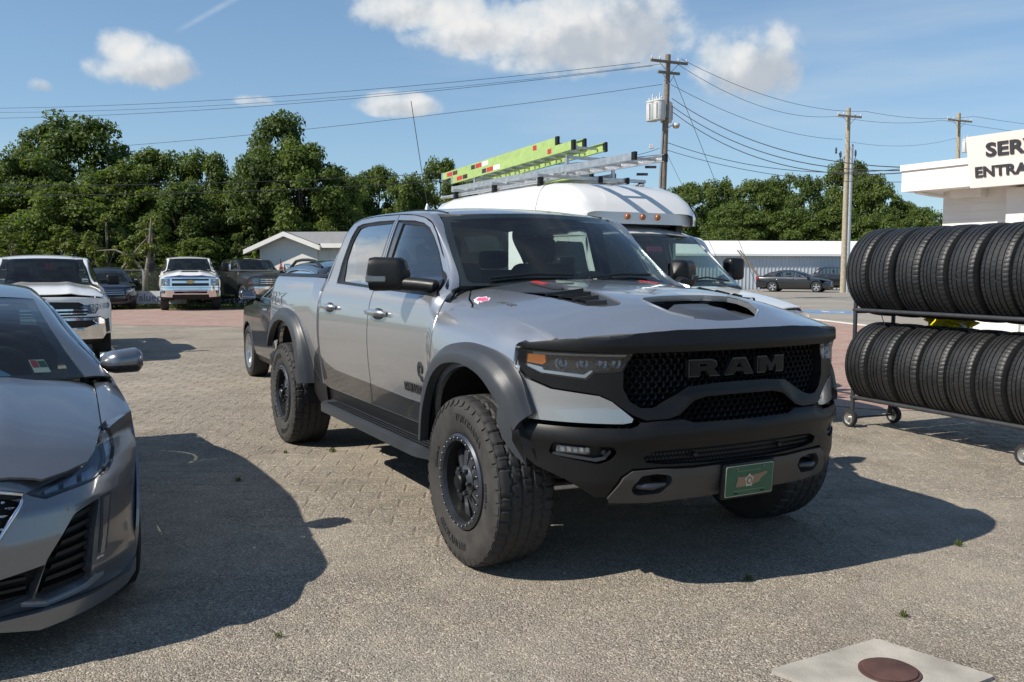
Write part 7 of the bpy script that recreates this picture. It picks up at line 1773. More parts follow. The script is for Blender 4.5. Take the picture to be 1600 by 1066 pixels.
def pickup_shell(t, P, glass_side, step=.1, drop=.08, tow=False, wheel=None, capm=None):
    v = Veh(t, ram_S, pk_F, pk_H, step); SB = M['satin_black']
    fw = [(-.70, 1.405), (-.74, 1.43), (-.93, 1.521), (-1.02, 1.638), (-1.11, 1.728), (-1.19, 1.791), (-1.265, 1.822), (-1.38, 1.84), (-1.62, 1.85), (-1.62, 1.41)]
    rw = [(-1.715, 1.41), (-1.715, 1.855), (-2.04, 1.862), (-2.38, 1.857), (-2.48, 1.84), (-2.54, 1.76), (-2.57, 1.55), (-2.56, 1.43)]
    fd = [(-.748, 1.455), (-.97, 1.622), (-1.089, 1.752), (-1.168, 1.818), (-1.26, 1.855), (-1.399, 1.878), (-1.6605, 1.895), (-1.6605, .56), (-.62, .56), (-.535, 1.0), (-.508, 1.12), (-.53, 1.27), (-.568, 1.345), (-.583, 1.40)]
    rd = [(-1.672, 1.895), (-2.17, 1.906), (-2.45, 1.897), (-2.60, 1.87), (-2.675, 1.80), (-2.735, 1.62), (-2.79, 1.42), (-2.805, 1.2), (-2.815, .56), (-1.672, .56)]
    a = v.side('front_door', fd, P, holes=[fw]); b = v.side('rear_door', rd, P, holes=[rw])
    v.side('window_glass', fw, glass_side, off=-.014, thick=0, parent=a); v.side('window_glass', rw, glass_side, off=-.014, thick=0, parent=b)
    for w, sg in (('R', -1), ('L', 1)):
        for par, wn in ((a, fw), (b, rw)):
            G().tube([(x, sg * (cw(ram_S(np.array([x]), np.array([z]))) + .001), z) for x, z in wn], .012, 5, closed=True).build('window_trim', SB, par[w], 60)
        for par, x0 in ((a, -1.47), (b, -2.55)):
            yb = sg * cw(ram_S(np.array([x0]), np.array([1.22]))); G().tube([(x0 - .13, yb, 1.22), (x0 - .1, yb + sg * .035, 1.22), (x0 + .1, yb + sg * .035, 1.22), (x0 + .13, yb, 1.22)], .018, 8).build('door_handle', capm or P, par[w], 60)
    D = [(-.578, 1.375), (-.740, 1.462), (-.963, 1.63), (-1.083, 1.76), (-1.163, 1.825), (-1.258, 1.861), (-1.40, 1.884), (-1.70, 1.902), (-2.17, 1.912), (-2.45, 1.903), (-2.605, 1.876), (-2.682, 1.803), (-2.742, 1.62), (-2.797, 1.42), (-2.812, 1.2), (-2.822, .56)]
    I = [(-.655, .80, 1.425), (-.72, .772, 1.487), (-.895, .742, 1.628), (-1.06, .705, 1.752), (-1.165, .680, 1.832), (-1.27, .672, None), (-1.41, .685, None), (-1.70, .695, None), (-2.17, .695, None), (-2.48, .69, None), (-2.69, .68, None), (-2.81, .72, 1.80), (-2.852, .84, 1.62), (-2.862, .925, 1.42), (-2.866, .985, 1.2), (-2.866, .955, .56)]
    for sg in (-1, 1):
        strip('cab_frame', [(x, sg * cw(ram_S(np.array([x]), np.array([z]))), z) for x, z in D], [(x, sg * y, z if z else cw(ram_R(np.array([x]), np.array([y])))) for x, y, z in I], P, t, (-.2, sg * .8, .5), .012, .01, step)
    roof = symy([(-1.085, 0), (-1.11, .3), (-1.17, .55), (-1.268, .668), (-1.41, .681), (-1.70, .691), (-2.17, .691), (-2.48, .686), (-2.69, .676), (-2.80, .66), (-2.84, 0)])
    patch('roof', roof, lambda x, y: (x, y, ram_R(x, y)), P, t, (0, 0, 1), .1, (), .01); patch('headliner', roof, lambda x, y: (x, y, ram_R(x, y) - .05), M['interior_grey'], t, (0, 0, -1), .3, (), 0)
    full = [(-1, 0), (1, 0), (1, 1), (-1, 1)]; inner = rounded([(-.945, .03), (.945, .03), (.935, .93), (-.935, .93)], .06)
    patch('windscreen', full, wsfn, M['glass_wind_tint'], t, (1, 0, .6), .12, (), 0); patch('windscreen_border', full, wsfn, M['gloss_black'], t, (1, 0, .6), .1, [inner], 0, off=-.003)
    hood = symy([(.85, 0), (.83, .45), (.78, .70), (.70, .86), (.60, .895), (-.28, .895), (-.36, .87), (-.66, .725), (-.60, .5), (-.55, 0)])
    hd = v.top('hood', hood, P, step=.07)[0]
    for sg in (1, -1): patch('cowl_side', [(x, sg * y) for x, y in ((-.28, .90), (-.37, .877), (-.668, .73), (-.70, .795), (-.625, .855), (-.545, .915), (-.42, .915))], lambda x, y: (x, y, ram_H(x, y)), P, t, (0, 0, 1), .06, (), .01)
    v.top('cowl', symy([(-.50, 0), (-.54, .45), (-.66, .76), (-.72, .735), (-.70, .45), (-.69, 0)]), SB, off=-.022, thick=.02)
    zt = lambda x: cw(ram_ztop(np.array([x]))) + .004
    ar = .49
    fen = [(-.58, .56), (-.527, 1.0), (-.50, 1.12), (-.522, 1.27), (-.56, 1.343)] + [(x, zt(x)) for x in np.linspace(-.54, .52, 8)] + [(.54, 1.0), (.55, .62), (.48, .60)] + arc(0, .47, ar, 12, 168, 16)
    v.side('fender', fen, P)
    bed = [(-2.855, .56), (-2.862, 1.2), (-2.87, 1.45), (-3.6, 1.46), (-4.66, 1.462), (-4.685, 1.2), (-4.66, .70), (-4.3, .62)] + arc(-3.686, .47, ar, 14, 166, 16)[::-1] + [(-3.1, .56)]
    v.side('bed_side', bed, P)
    G().box(-4.74, -4.665, -.86, .86, .66, 1.47, .012).build('tailgate', P, t, 30); G().box(-2.865, -2.85, -.93, .93, .60, 1.42).build('cab_back', P, t, 0)
    g = G(); g.box(-4.66, -2.9, -.9, .9, .92, .95); g.build('bed_floor', SB, t, 0)
    G().box(-2.854, -2.850, -.66, .66, 1.42, 1.85).build('rear_window', M['glass_deep'], t, 0)
    v.side('sill', [(-.56, .555), (-2.9, .555), (-2.9, .44), (-.56, .44)], SB, off=-.012)
    v.side('door_lining', [(-.62, .60), (-.60, 1.365), (-2.79, 1.42), (-2.79, .60)], M['interior'], off=-.07, thick=0, step=.3)
    G().box(-.98, -.55, -.76, .76, 1.15, 1.39, .05, None, 2).build('dashboard', M['interior'], t, 40)
    for sy in (-.40, .40):
        st = empty_part('front_seat', t); mtx = Matrix.Translation((-1.62, sy, 1.04)) @ Matrix.Rotation(math.radians(-14), 4, 'Y')
        G().box(-.08, .08, -.26, .26, -.15, .52, .06, mtx, 2).build('seat_back', M['interior'], st, 50); G().box(-1.84, -1.73, sy - .13, sy + .13, 1.56, 1.74, .05, None, 2).build('headrest', M['interior'], st, 50)
    G().tube([(-1.12 + .06 * math.cos(q), .40 + .19 * math.sin(q), 1.32 + .18 * math.cos(q)) for q in np.linspace(0, 2 * PI, 24, endpoint=False)], .017, 7, closed=True).build('steering_wheel', M['interior_grey'], t, 60)
    G().box(-1.22, -1.18, -.12, .12, 1.745, 1.815, .015).build('rear_view_mirror', M['interior'], t, 40)
    G().box(-4.7, .7, -.5, .5, .50, .62).build('chassis_frame', M['dark'], t, 0)
    proto = None
    for i, (x, sg) in enumerate(((0, -1), (-3.686, -1), (0, 1), (-3.686, 1))):
        if proto is None: proto = wv = make_wheel('wheel', .41, .275, .27, 'plain', t, (x, sg * .875, .408 + drop), dict(tread=M['rubber'], side=M['rubber']), lambda w: disc_wheel(w, .27, .275, wheel or M['alloy'], 6))
        else: wv = copy_tree(proto, t); wv.location = (x, sg * .875, .408 + drop)
        wv.rotation_euler = (0, .4 * i, 0 if sg < 0 else PI)
        g = G(); aa = arc(x, .47, ar + .02, -10, 190, 14)
        for (xa, za), (xb, zb) in zip(aa[:-1], aa[1:]): g.add([(xa, sg * .98, za), (xb, sg * .98, zb), (xb, sg * .55, zb), (xa, sg * .55, za)], [(0, 1, 2, 3)])
        g.add([(p, sg * .55, q) for p, q in aa], [tuple(range(len(aa)))]); g.build('wheel_well', M['dark'], t, 60)
    for sg in (-1, 1):
        mr = empty_part('side_mirror', t); w_, h_ = (.25, .34) if tow else (.24, .19)
        x0, y0, z0 = -.80, 1.0 if not tow else 1.12, 1.40
        G().box(x0 - .09, x0 + .07, min(sg * (y0 + .04), sg * (y0 + .04 + w_)), max(sg * (y0 + .04), sg * (y0 + .04 + w_)), z0, z0 + h_, .045, None, 3).build('mirror_housing', capm or SB, mr, 50)
        for zz in ((z0 + .07, z0 + .16) if tow else (z0 + .06,)): G().tube([(x0 + .06, sg * .92, zz), (x0, sg * (y0 + .08), zz)], .025 if tow else .04, 8).build('mirror_arm', SB, mr, 60)
        G().box(x0 - .095, x0 - .088, min(sg * (y0 + .07), sg * (y0 + .01 + w_)), max(sg * (y0 + .07), sg * (y0 + .01 + w_)), z0 + .03, z0 + h_ - .03).build('mirror_glass', M['chrome'], mr, 0)
    return v, hd
def place(px, py, side_off, yaw, back=0.0):
    """root position from where a front tyre's foot shows"""
    p = on_ground(px, py); f = Vector((math.cos(yaw), math.sin(yaw))); l = Vector((-f.y, f.x)); o = Vector((p.x, p.y)) - l * side_off - f * back
    return o
def white_1500():
    yaw = math.radians(-62); s = .93; o = place(171, 559, .93, yaw)
    t = thing('pickup_truck', 'white pickup with chrome tow hooks and a black-and-chrome grille, behind the grey sedan', 'pickup truck', (o.x, o.y, -.08 * s), yaw); t.scale = (s, s, s)
    P = M['white_paint']; v, hd = pickup_shell(t, P, M['glass_dark'], .09)
    head = [(.52, 1.045), (.60, 1.085), (.985, 1.115), (1.0, 1.07), (.98, 1.02), (.80, 1.0), (.76, .93), (.64, .93), (.64, 1.0)]
    face = [(0, 1.225), (.5, 1.22), (.8, 1.20), (.97, 1.165), (1.02, 1.10), (1.02, .60), (.98, .58), (.92, .58), (.90, .84), (.84, .88), (0, .88)]
    v.frontsym('front_clip', face, P, holes=[head, [(-y, z) for y, z in head], sym([(0, 1.14), (.50, 1.13), (.60, 1.075), (.64, .99), (.64, .93), (.60, .90), (0, .90)])], step=.05)
    v.front('grille_backing', [(-.70, .80), (.70, .80), (.70, 1.17), (-.70, 1.17)], M['mesh_black'], mirror=False, shift=-.05, thick=0, step=.1)
    v.front('grille_bar', [(-.66, .985), (.66, .985), (.66, 1.015), (-.66, 1.015)], M['chrome'], mirror=False, shift=.0, thick=.04); v.front('grille_bar', [(-.64, .93), (.64, .93), (.64, .95), (-.64, .95)], M['chrome'], mirror=False, shift=.0, thick=.04)
    for sg in (1, -1):
        h = empty_part('headlight', t); q = [(sg * y, z) for y, z in head]
        patch('housing', q, lambda y, z: (pk_F(y, z) - .04, y, z), M['lamp_silver'], h, (1, 0, 0), .05, (), 0); patch('lens', q, lambda y, z: (pk_F(y, z), y, z), M['headlight_glass'], h, (1, 0, 0), .05, (), .01)
        for yy in (.70, .78, .86): G().lathe([(.026, 0), (.022, .02), (0, .022)], 12, Matrix.Translation((cw(pk_F(np.array([yy]), np.array([1.06]))) - .035, sg * yy, 1.055)) @ Matrix.Rotation(PI / 2, 4, 'Y')).build('projector', M['chrome'], h, 40)
        G().tube([(.86, sg * .56, .66), (.99, sg * .55, .67), (1.0, sg * .46, .67), (.86, sg * .45, .66)], .022, 8).build('tow_hook', M['chrome'], t, 60)
        patch('corner_vent', [(sg * y, z) for y, z in ((.905, .83), (.975, .84), (.985, .62), (.93, .60))], lambda y, z: (pk_F(y, z) + .01, y, z), M['satin_black'], t, (1, 0, 0), .05, (), .02)
    b = v.frontsym('front_bumper', [(0, .86), (.84, .865), (.90, .82), (.915, .58), (.86, .50), (0, .50)], M['chrome'], holes=[sym([(0, .82), (.70, .82), (.76, .76), (.60, .70), (0, .70)])], F=lambda y, z: pk_F(y, z) + .045, thick=.05, step=.05)
    v.front('bumper_grille', [(-.78, .66), (.78, .66), (.78, .84), (-.78, .84)], M['mesh_black'], mirror=False, shift=-.02, thick=0, step=.1)
    v.front('chin', [(-.85, .42), (.85, .42), (.85, .50), (-.85, .50)], M['satin_black'], mirror=False, shift=.02, thick=.04, step=.1)
    G().box(-1.43, -1.33, .48, .54, 1.93, 1.985, .015).build('roof_antenna', M['satin_black'], t, 40)
    G().box(-1.128, -1.124, .02, .16, 1.68, 1.80, 0, None).build('price_sticker', M['sticker_red'], t, 0)
    G().tube([(-.75, -.62, 1.44), (-.72, -.1, 1.47)], .01, 6).build('wiper', M['satin_black'], t, 60)
white_1500()
def white_hd():
    yaw = math.radians(-69); p = on_ground(298, 484); f = Vector((math.cos(yaw), math.sin(yaw))); s = 1.0
    t = thing('pickup_truck', 'white heavy-duty pickup with tow mirrors and a wide chrome grille, parked nose-out on the brick', 'pickup truck', (p.x, p.y, -.02), yaw); t.scale = (s, s, s)
    P = M['white_paint']; v, hd = pickup_shell(t, P, M['glass_dark'], .14, tow=True, drop=.02)
    sc = symy([(.15, 0), (.15, .30), (.30, .36), (.50, .36), (.50, 0)])
    v.top('hood_scoop', sc, P, H=lambda x, y: pk_H(x, y) + .05 * sstep(np.asarray(x), .12, .40) * (1 - .3 * (np.abs(y) / .36) ** 4), step=.06, parent=hd, thick=.06)
    patch('scoop_mouth', [(-.30, 0), (.30, 0), (.26, 1), (-.26, 1)], lambda y, q: (.505 + 0 * y, y, pk_H(.50 + 0 * y, y) + .004 + .04 * q), M['dark'], hd, (1, 0, 0), .1, (), 0)
    CH = M['chrome']
    v.frontsym('grille_frame', [(0, 1.235), (.70, 1.225), (.95, 1.19), (1.02, 1.10), (1.02, .84), (0, .84)], CH, holes=[sym([(0, 1.15), (.62, 1.15), (.62, 1.085), (0, 1.085)]), sym([(0, 1.0), (.62, 1.0), (.62, .90), (0, .90)]), [(.68, 1.16), (.96, 1.14), (.985, .90), (.68, .90)], [(-.68, 1.16), (-.96, 1.14), (-.985, .90), (-.68, .90)]], step=.06, thick=.04)
    v.front('grille_backing', [(-.66, .84), (.66, .84), (.66, 1.19), (-.66, 1.19)], M['mesh_black'], mirror=False, shift=-.04, thick=0, step=.1)
    for sg in (1, -1):
        h = empty_part('headlight', t); q = [(sg * y, z) for y, z in ((.68, 1.16), (.96, 1.14), (.985, .90), (.68, .90))]
        patch('housing', q, lambda y, z: (pk_F(y, z) - .05, y, z), M['lamp_silver'], h, (1, 0, 0), .06, (), 0); patch('lens', q, lambda y, z: (pk_F(y, z), y, z), M['headlight_glass'], h, (1, 0, 0), .06, (), .01)
        for zz in (1.09, .96): G().lathe([(.06, 0), (.05, .03), (0, .035)], 14, Matrix.Translation((cw(pk_F(np.array([.82]), np.array([zz]))) - .05, sg * .80, zz)) @ Matrix.Rotation(PI / 2, 4, 'Y')).build('lamp_bowl', CH, h, 40)
        patch('turn_signal', [(sg * y, z) for y, z in ((.90, .96), (.975, .95), (.98, .91), (.90, .91))], lambda y, z: (pk_F(y, z) - .01, y, z), M['amber'], h, (1, 0, 0), .05, (), .02)
        patch('fog_lamp', [(sg * y, z) for y, z in ((.86, .73), (.97, .73), (.97, .64), (.86, .64))], lambda y, z: (pk_F(y, z) + .055, y, z), M['satin_black'], t, (1, 0, 0), .05, (), .01)
        G().lathe([(.032, 0), (.028, .012), (0, .014)], 12, Matrix.Translation((cw(pk_F(np.array([.91]), np.array([.68]))) + .055, sg * .915, .685)) @ Matrix.Rotation(PI / 2, 4, 'Y')).build('fog_bulb', M['lamp_clear'], t, 40)
    v.frontsym('front_bumper', [(0, .825), (.97, .83), (1.02, .74), (1.0, .52), (.62, .50), (.60, .60), (0, .60)], CH, holes=[sym([(0, .74), (.55, .74), (.55, .64), (0, .64)])], F=lambda y, z: pk_F(y, z) + .05, thick=.05, step=.06)
    v.front('plate_holder', [(-.26, .645), (.26, .645), (.26, .735), (-.26, .735)], M['skid'], mirror=False, shift=.03, thick=.01, step=.1)
    v.front('air_dam', [(-.95, .42), (.95, .42), (.95, .60), (-.95, .60)], M['satin_black'], mirror=False, shift=.0, thick=.05, step=.1)
    x = cw(pk_F(np.array([0.]), np.array([1.04]))) + .02
    G().prism([(-.155, .03), (-.05, .03), (-.05, .06), (.05, .06), (.05, .03), (.155, .03), (.13, -.03), (.05, -.03), (.05, -.06), (-.05, -.06), (-.05, -.03), (-.13, -.03)], x, x + .02, lambda a, b, d: (d, a, b + 1.045)).build('emblem', M['badge_gold'], t, 0)
    G().box(-1.40, -1.32, .45, .50, 1.94, 1.985, .012).build('roof_antenna', M['satin_black'], t, 40)
white_hd()
def black_pickup():
    yaw = math.radians(-52); o = place(383, 478, -.90, yaw)
    t = thing('pickup_truck', 'black pickup with chrome tow mirrors, in front of the white shed', 'pickup truck', (o.x, o.y, -.04), yaw)
    P = M['black_paint']; v, hd = pickup_shell(t, P, M['glass_dark'], .14, tow=True, drop=.04, capm=M['chrome'])
    v.frontsym('grille_frame', [(0, 1.235), (.70, 1.225), (.95, 1.19), (1.02, 1.10), (1.02, .84), (0, .84)], P, holes=[sym([(0, 1.15), (.58, 1.15), (.58, .90), (0, .90)]), [(.62, 1.16), (.97, 1.14), (.985, .93), (.62, .93)], [(-.62, 1.16), (-.97, 1.14), (-.985, .93), (-.62, .93)]], step=.08, thick=.04)
    v.front('grille_backing', [(-.6, .84), (.6, .84), (.6, 1.19), (-.6, 1.19)], M['mesh_black'], mirror=False, shift=-.04, thick=0, step=.1)
    for zz in (1.1, 1.02, .94): v.front('grille_bar', [(-.58, zz), (.58, zz), (.58, zz + .025), (-.58, zz + .025)], M['chrome'], mirror=False, thick=.03)
    for sg in (1, -1):
        h = empty_part('headlight', t); q = [(sg * y, z) for y, z in ((.62, 1.16), (.97, 1.14), (.985, .93), (.62, .93))]
        patch('housing', q, lambda y, z: (pk_F(y, z) - .05, y, z), M['lamp_silver'], h, (1, 0, 0), .06, (), 0); patch('lens', q, lambda y, z: (pk_F(y, z), y, z), M['headlight_glass'], h, (1, 0, 0), .06, (), .01)
        patch('turn_signal', [(sg * y, z) for y, z in ((.88, 1.0), (.975, .99), (.98, .94), (.88, .94))], lambda y, z: (pk_F(y, z) - .01, y, z), M['amber'], h, (1, 0, 0), .05, (), .02)
    v.frontsym('front_bumper', [(0, .825), (.97, .83), (1.02, .74), (1.0, .52), (0, .50)], M['chrome'], F=lambda y, z: pk_F(y, z) + .05, thick=.05, step=.08)
    for sg in (-1, 1): G().tube([(-.6, sg * 1.05, .46), (-2.7, sg * 1.05, .46)], .05, 8).build('step_bar', M['chrome'], t, 60)
black_pickup()
# ------------------------------------------------------------------ white work van with a high top, and the ladders on it
def build_van():
    c, s = math.cos(RAMYAW), math.sin(RAMYAW); lx, ly = -3.10, 3.13
    ox, oy = RAMX + c * lx - s * ly, RAMY + s * lx + c * ly
    P = M['white_paint']; SB = M['satin_black']
    t = thing('work_van', 'white work van with a rounded high top, three amber lights and a ladder rack', 'van', (ox, oy, 0), RAMYAW)
    W = 1.0
    def S(x, z):
        x = np.asarray(x, float); z = np.asarray(z, float)
        y = cint([.3, .55, .9, 1.2, 1.35, 1.45, 1.70, 1.88, 1.96], [.96, .985, 1.0, .985, .955, .93, .865, .80, .70], z)
        return y - .16 * np.clip((x - .1) / .75, 0, 1.2) ** 2.2
    def F(y, z): return .80 - .16 * np.abs(y) ** 2 - .12 * np.abs(y) ** 6 + np.interp(z, [.3, .5, .7, .75, 1.1, 1.2], [-.05, .04, .05, 0, -.02, -.06])
    def H(x, y):
        x = np.asarray(x, float); y = np.abs(np.asarray(y, float))
        return cint([-.6, -.4, 0, .4, .65, .80], [1.40, 1.365, 1.315, 1.245, 1.18, 1.11], x) - .035 * y ** 2 - .10 * y ** 5
    v = Veh(t, S, F, H, .1)
    v.top('hood', symy([(.745, 0), (.72, .4), (.66, .65), (.56, .82), (.40, .87), (-.25, .875), (-.40, .80), (-.30, .5), (-.25, 0)]), P, step=.07)
    for sg in (1, -1):
        xs = np.linspace(-.42, .45, 8)
        strip('fender_top', [(x, sg * (.88 - .04 * (x > .42)), cw(H(np.array([x]), np.array([.88])))) for x in xs], [(x, sg * cw(S(np.array([x]), np.array([1.12 - .10 * max(0, x)]))), 1.12 - .10 * max(0, x)) for x in xs], P, t, (0, sg * .5, .8), .02, .01, .06)
    v.side('fender', [(-.46, .50), (-.46, 1.30), (-.42, 1.125)] + [(x, 1.12 - .10 * max(0, x)) for x in np.linspace(-.38, .45, 6)] + [(.46, .6), (.44, .5)] + arc(0, .42, .45, 10, 170, 14), P)
    fwin = rounded([(-.62, 1.40), (-.78, 1.52), (-1.02, 1.82), (-1.62, 1.85), (-1.62, 1.40)], .05)
    v.side('front_door', [(-.465, .50), (-.465, 1.31), (-.62, 1.42), (-.82, 1.60), (-1.02, 1.885), (-1.70, 1.895), (-1.70, .50)], P, holes=[fwin])
    v.side('door_glass', fwin, M['glass_wind'], off=-.012, thick=0)
    # body behind the door
    for sg in (1, -1):
        G().add([(-1.71, sg * W, .45), (-5.0, sg * W, .45), (-5.0, sg * W, 2.05), (-1.71, sg * W, 2.05), (-1.71, sg * .96, .45), (-5.0, sg * .96, .45), (-5.0, sg * .96, 2.05), (-1.71, sg * .96, 2.05)], [(0, 1, 2, 3), (4, 7, 6, 5), (0, 3, 7, 4), (1, 5, 6, 2), (3, 2, 6, 7), (0, 4, 5, 1)]).build('body_side', P, t, 0)
    G().box(-5.0, -4.96, -.96, .96, .45, 2.05).build('rear_wall', P, t, 0)
    patch('cab_roof', symy([(-.98, 0), (-1.0, .5), (-1.06, .70), (-1.20, .76), (-1.95, .78), (-1.95, 0)]), lambda x, y: (x, y, 2.03 - .05 * (np.abs(y) / .7) ** 2.5 - .38 * np.maximum(np.asarray(x) + 1.35, 0) ** 1.3), P, t, (0, 0, 1), .08, (), .02)
    A = [(-.46, 1.31), (-.62, 1.425), (-.82, 1.605), (-1.02, 1.89), (-1.3, 1.90), (-1.72, 1.90)]; B = [(-.41, .86, 1.345), (-.56, .83, 1.475), (-.76, .79, 1.66), (-1.03, .715, 1.885), (-1.22, .765, 1.945), (-1.72, .78, 1.96)]
    for sg in (1, -1): strip('pillar', [(x, sg * cw(S(np.array([x]), np.array([z]))), z) for x, z in A], [(x, sg * y, z) for x, y, z in B], P, t, (0, sg * .8, .5), .01, .01, .06)
    def ws(u, q):
        xe = cint([0, .5, 1], [-.41, -.70, -1.03], q); ye = cint([0, .5, 1], [.86, .80, .715], q); ze = cint([0, .5, 1], [1.345, 1.60, 1.885], q)
        xc_ = cint([0, .5, 1], [-.20, -.56, -.97], q); zc_ = cint([0, .5, 1], [1.36, 1.64, 1.93], q); k = np.abs(u) ** 2.2
        return xc_ + (xe - xc_) * k, ye * u, zc_ + (ze - zc_) * k
    full = [(-1, 0), (1, 0), (1, 1), (-1, 1)]
    patch('windscreen', full, ws, M['glass_wind'], t, (1, 0, .6), .1, (), 0)
    patch('windscreen_border', full, ws, M['gloss_black'], t, (1, 0, .6), .08, [rounded([(-.96, .04), (.96, .04), (.955, .95), (-.955, .95)], .05)], 0, off=-.003)
    v.top('cowl', symy([(-.18, 0), (-.24, .5), (-.40, .84), (-.46, .84), (-.40, .4), (-.36, 0)]), M['frame_grey'], off=-.03, thick=.02)
    for a, b in ((-.05, .62), (-.70, -.12)):
        p = [ws(np.array([y / .83]), np.array([q])) for y, q in ((a, .06), ((a + b) / 2, .12), (b, .06))]
        G().tube([(float(q[0][0]) + .02, float(q[1][0]), float(q[2][0]) + .015) for q in p], .010, 6).build('wiper', SB, t, 60)
    # face (mostly hidden behind the silver pickup)
    v.frontsym('front_panel', [(0, 1.13), (.6, 1.12), (.9, 1.06), (.93, .75), (.9, .72), (0, .72)], P, holes=[sym([(0, 1.05), (.45, 1.05), (.45, .82), (0, .82)])], step=.08)
    v.front('grille', [(-.46, .80), (.46, .80), (.46, 1.06), (-.46, 1.06)], M['mesh_black'], mirror=False, shift=-.03, thick=0, step=.1)
    v.front('headlight', [(.52, 1.03), (.84, 1.0), (.84, .86), (.52, .86)], M['lamp_silver'], off=.004, thick=.02)
    v.frontsym('front_bumper', [(0, .70), (.92, .70), (.92, .52), (0, .50)], M['frame_grey'], F=lambda y, z: F(y, z) + .06, thick=.08, step=.1)
    # high top: lofted sections from the nose back
    st = [(-1.075, .74, 2.165), (-1.14, .83, 2.25), (-1.24, .872, 2.355), (-1.40, .89, 2.45), (-1.60, .895, 2.515), (-1.85, .90, 2.54), (-2.4, .93, 2.545), (-3.4, .95, 2.545), (-4.4, .95, 2.54), (-4.86, .94, 2.50), (-4.98, .92, 2.42)]
    vs, fs = [], []
    def sec(x, w, zt):
        zb = 2.135; d = zt - zb
        h = [(w, 2.03), (w * 1.002, 2.07), (w, zb), (w * .985, zb + .25 * d), (w * .955, zb + .52 * d), (w * .91, zb + .76 * d), (w * .85, zb + .91 * d), (w * .74, zb + .98 * d), (w * .45, zt - .002), (w * .2, zt), (0, zt)]
        return [(x, y, z) for y, z in h] + [(x, -y, z) for y, z in h[-2::-1]]
    L = 0
    for q in st: a = sec(*q); L = len(a); vs += a
    for i in range(len(st) - 1):
        for j in range(L - 1): fs.append((i * L + j, i * L + j + 1, (i + 1) * L + j + 1, (i + 1) * L + j))
    fs.append(tuple(range((len(st) - 1) * L, len(st) * L))[::-1])
    top = G().add(vs, fs).build('high_top', P, t, 32)
    # nose band with rounded ends
    def nose(y, z): return (-1.062 - .34 * np.abs(y) ** 4, y, z)
    patch('nose_band', rounded([(-.82, 2.035), (.82, 2.035), (.80, 2.13), (.70, 2.165), (-.70, 2.165), (-.80, 2.13)], .02), nose, P, top, (1, 0, 0), .06, (), .06)
    for y in (-.21, 0, .21):
        am = G().lathe([(.036, 0), (.036, .012), (.028, .024), (0, .028)], 18, Matrix.Translation((-1.060 - .3 * abs(y) ** 4, y, 2.115)) @ Matrix.Rotation(PI / 2, 4, 'Y')).build('marker_light', M['amber'], top, 40)
    G().box(-1.9, -1.40, -.80, .80, 1.93, 2.03).build('top_gap_shade', M['dark'], t, 0)  # dark block painted in for the shadow between cab roof and high top
    for sg in (1, -1): G().box(-1.42, -1.30, sg * .72 - .05, sg * .72 + .05, 1.93, 2.06, .01).build('top_bracket', M['frame_grey'], t, 20)
    for x in (-1.95,):
        pr_ = sec(x, .9055, 2.5445); G().tube(pr_, .004, 5, cap=False).build('panel_seam', M['frame_grey'], top, 60)
    # cabin
    G().box(-.95, -.38, -.78, .78, 1.10, 1.33, .05, None, 2).build('dashboard', M['interior_grey'], t, 40)
    for sy in (-.45, .45):
        se = empty_part('front_seat', t); mtx = Matrix.Translation((-1.55, sy, 1.05)) @ Matrix.Rotation(math.radians(-10), 4, 'Y')
        G().box(-.08, .08, -.25, .25, -.2, .45, .06, mtx, 2).build('seat_back', M['interior_grey'], se, 50); G().box(-1.74, -1.62, sy - .13, sy + .13, 1.52, 1.70, .05, None, 2).build('headrest', M['interior_grey'], se, 50)
    G().tube([(-1.02 + .10 * math.cos(a), .45 + .20 * math.sin(a), 1.36 + .16 * math.cos(a)) for a in np.linspace(0, 2 * PI, 24, endpoint=False)], .018, 8, closed=True).build('steering_wheel', M['interior'], t, 60)
    G().box(-1.08, -1.05, -.14, .14, 1.76, 1.84, .012).build('rear_view_mirror', M['interior'], t, 40)
    G().box(-1.9, -1.86, -.94, .10, .5, 1.9).build('bulkhead', M['interior'], t, 0)
    wl = empty_part('windscreen_sign', t)
    sgn = G().box(-.86, -.855, -.10, .13, 1.70, 1.79).build('sign_card', M['frame_grey'], wl, 0)
    for k in range(6): G().box(-.8535, -.8515, -.085 + k * .035, -.063 + k * .035, 1.725, 1.775).build('sign_stroke', M['sticker_pink'], wl, 0)
    for sg in (1, -1):
        mr = empty_part('side_mirror', t)
        G().box(-.93, -.76, min(sg * 1.06, sg * 1.29), max(sg * 1.06, sg * 1.29), 1.40, 1.66, .05, None, 3).build('mirror_housing', SB, mr, 50)
        G().tube([(-.78, sg * .90, 1.42), (-.83, sg * 1.10, 1.46)], .03, 8).build('mirror_arm', SB, mr, 60)
        G().box(-.936, -.93, min(sg * 1.09, sg * 1.26), max(sg * 1.09, sg * 1.26), 1.44, 1.62).build('mirror_glass', M['chrome'], mr, 0)
    proto = None
    for i, (x, sg) in enumerate(((0, -1), (-3.5, -1), (0, 1), (-3.5, 1))):
        if proto is None: proto = wv = make_wheel('wheel', .385, .245, .22, 'plain', t, (x, sg * .85, .383), dict(tread=M['rubber'], side=M['rubber']), lambda w: disc_wheel(w, .22, .245, M['galv'], 8, False))
        else: wv = copy_tree(proto, t); wv.location = (x, sg * .85, .383)
        wv.rotation_euler = (0, .4 * i, 0 if sg < 0 else PI)
    G().box(-4.9, .6, -.7, .7, .40, .52).build('chassis_frame', M['dark'], t, 0)
    # ladder rack
    rk = empty_part('ladder_rack', t); AL = M['alu']
    for sg in (-1, 1):
        G().tube([(-2.0, sg * .70, 2.575), (-5.1, sg * .70, 2.575)], .022, 8).build('side_rail', AL, rk, 60)
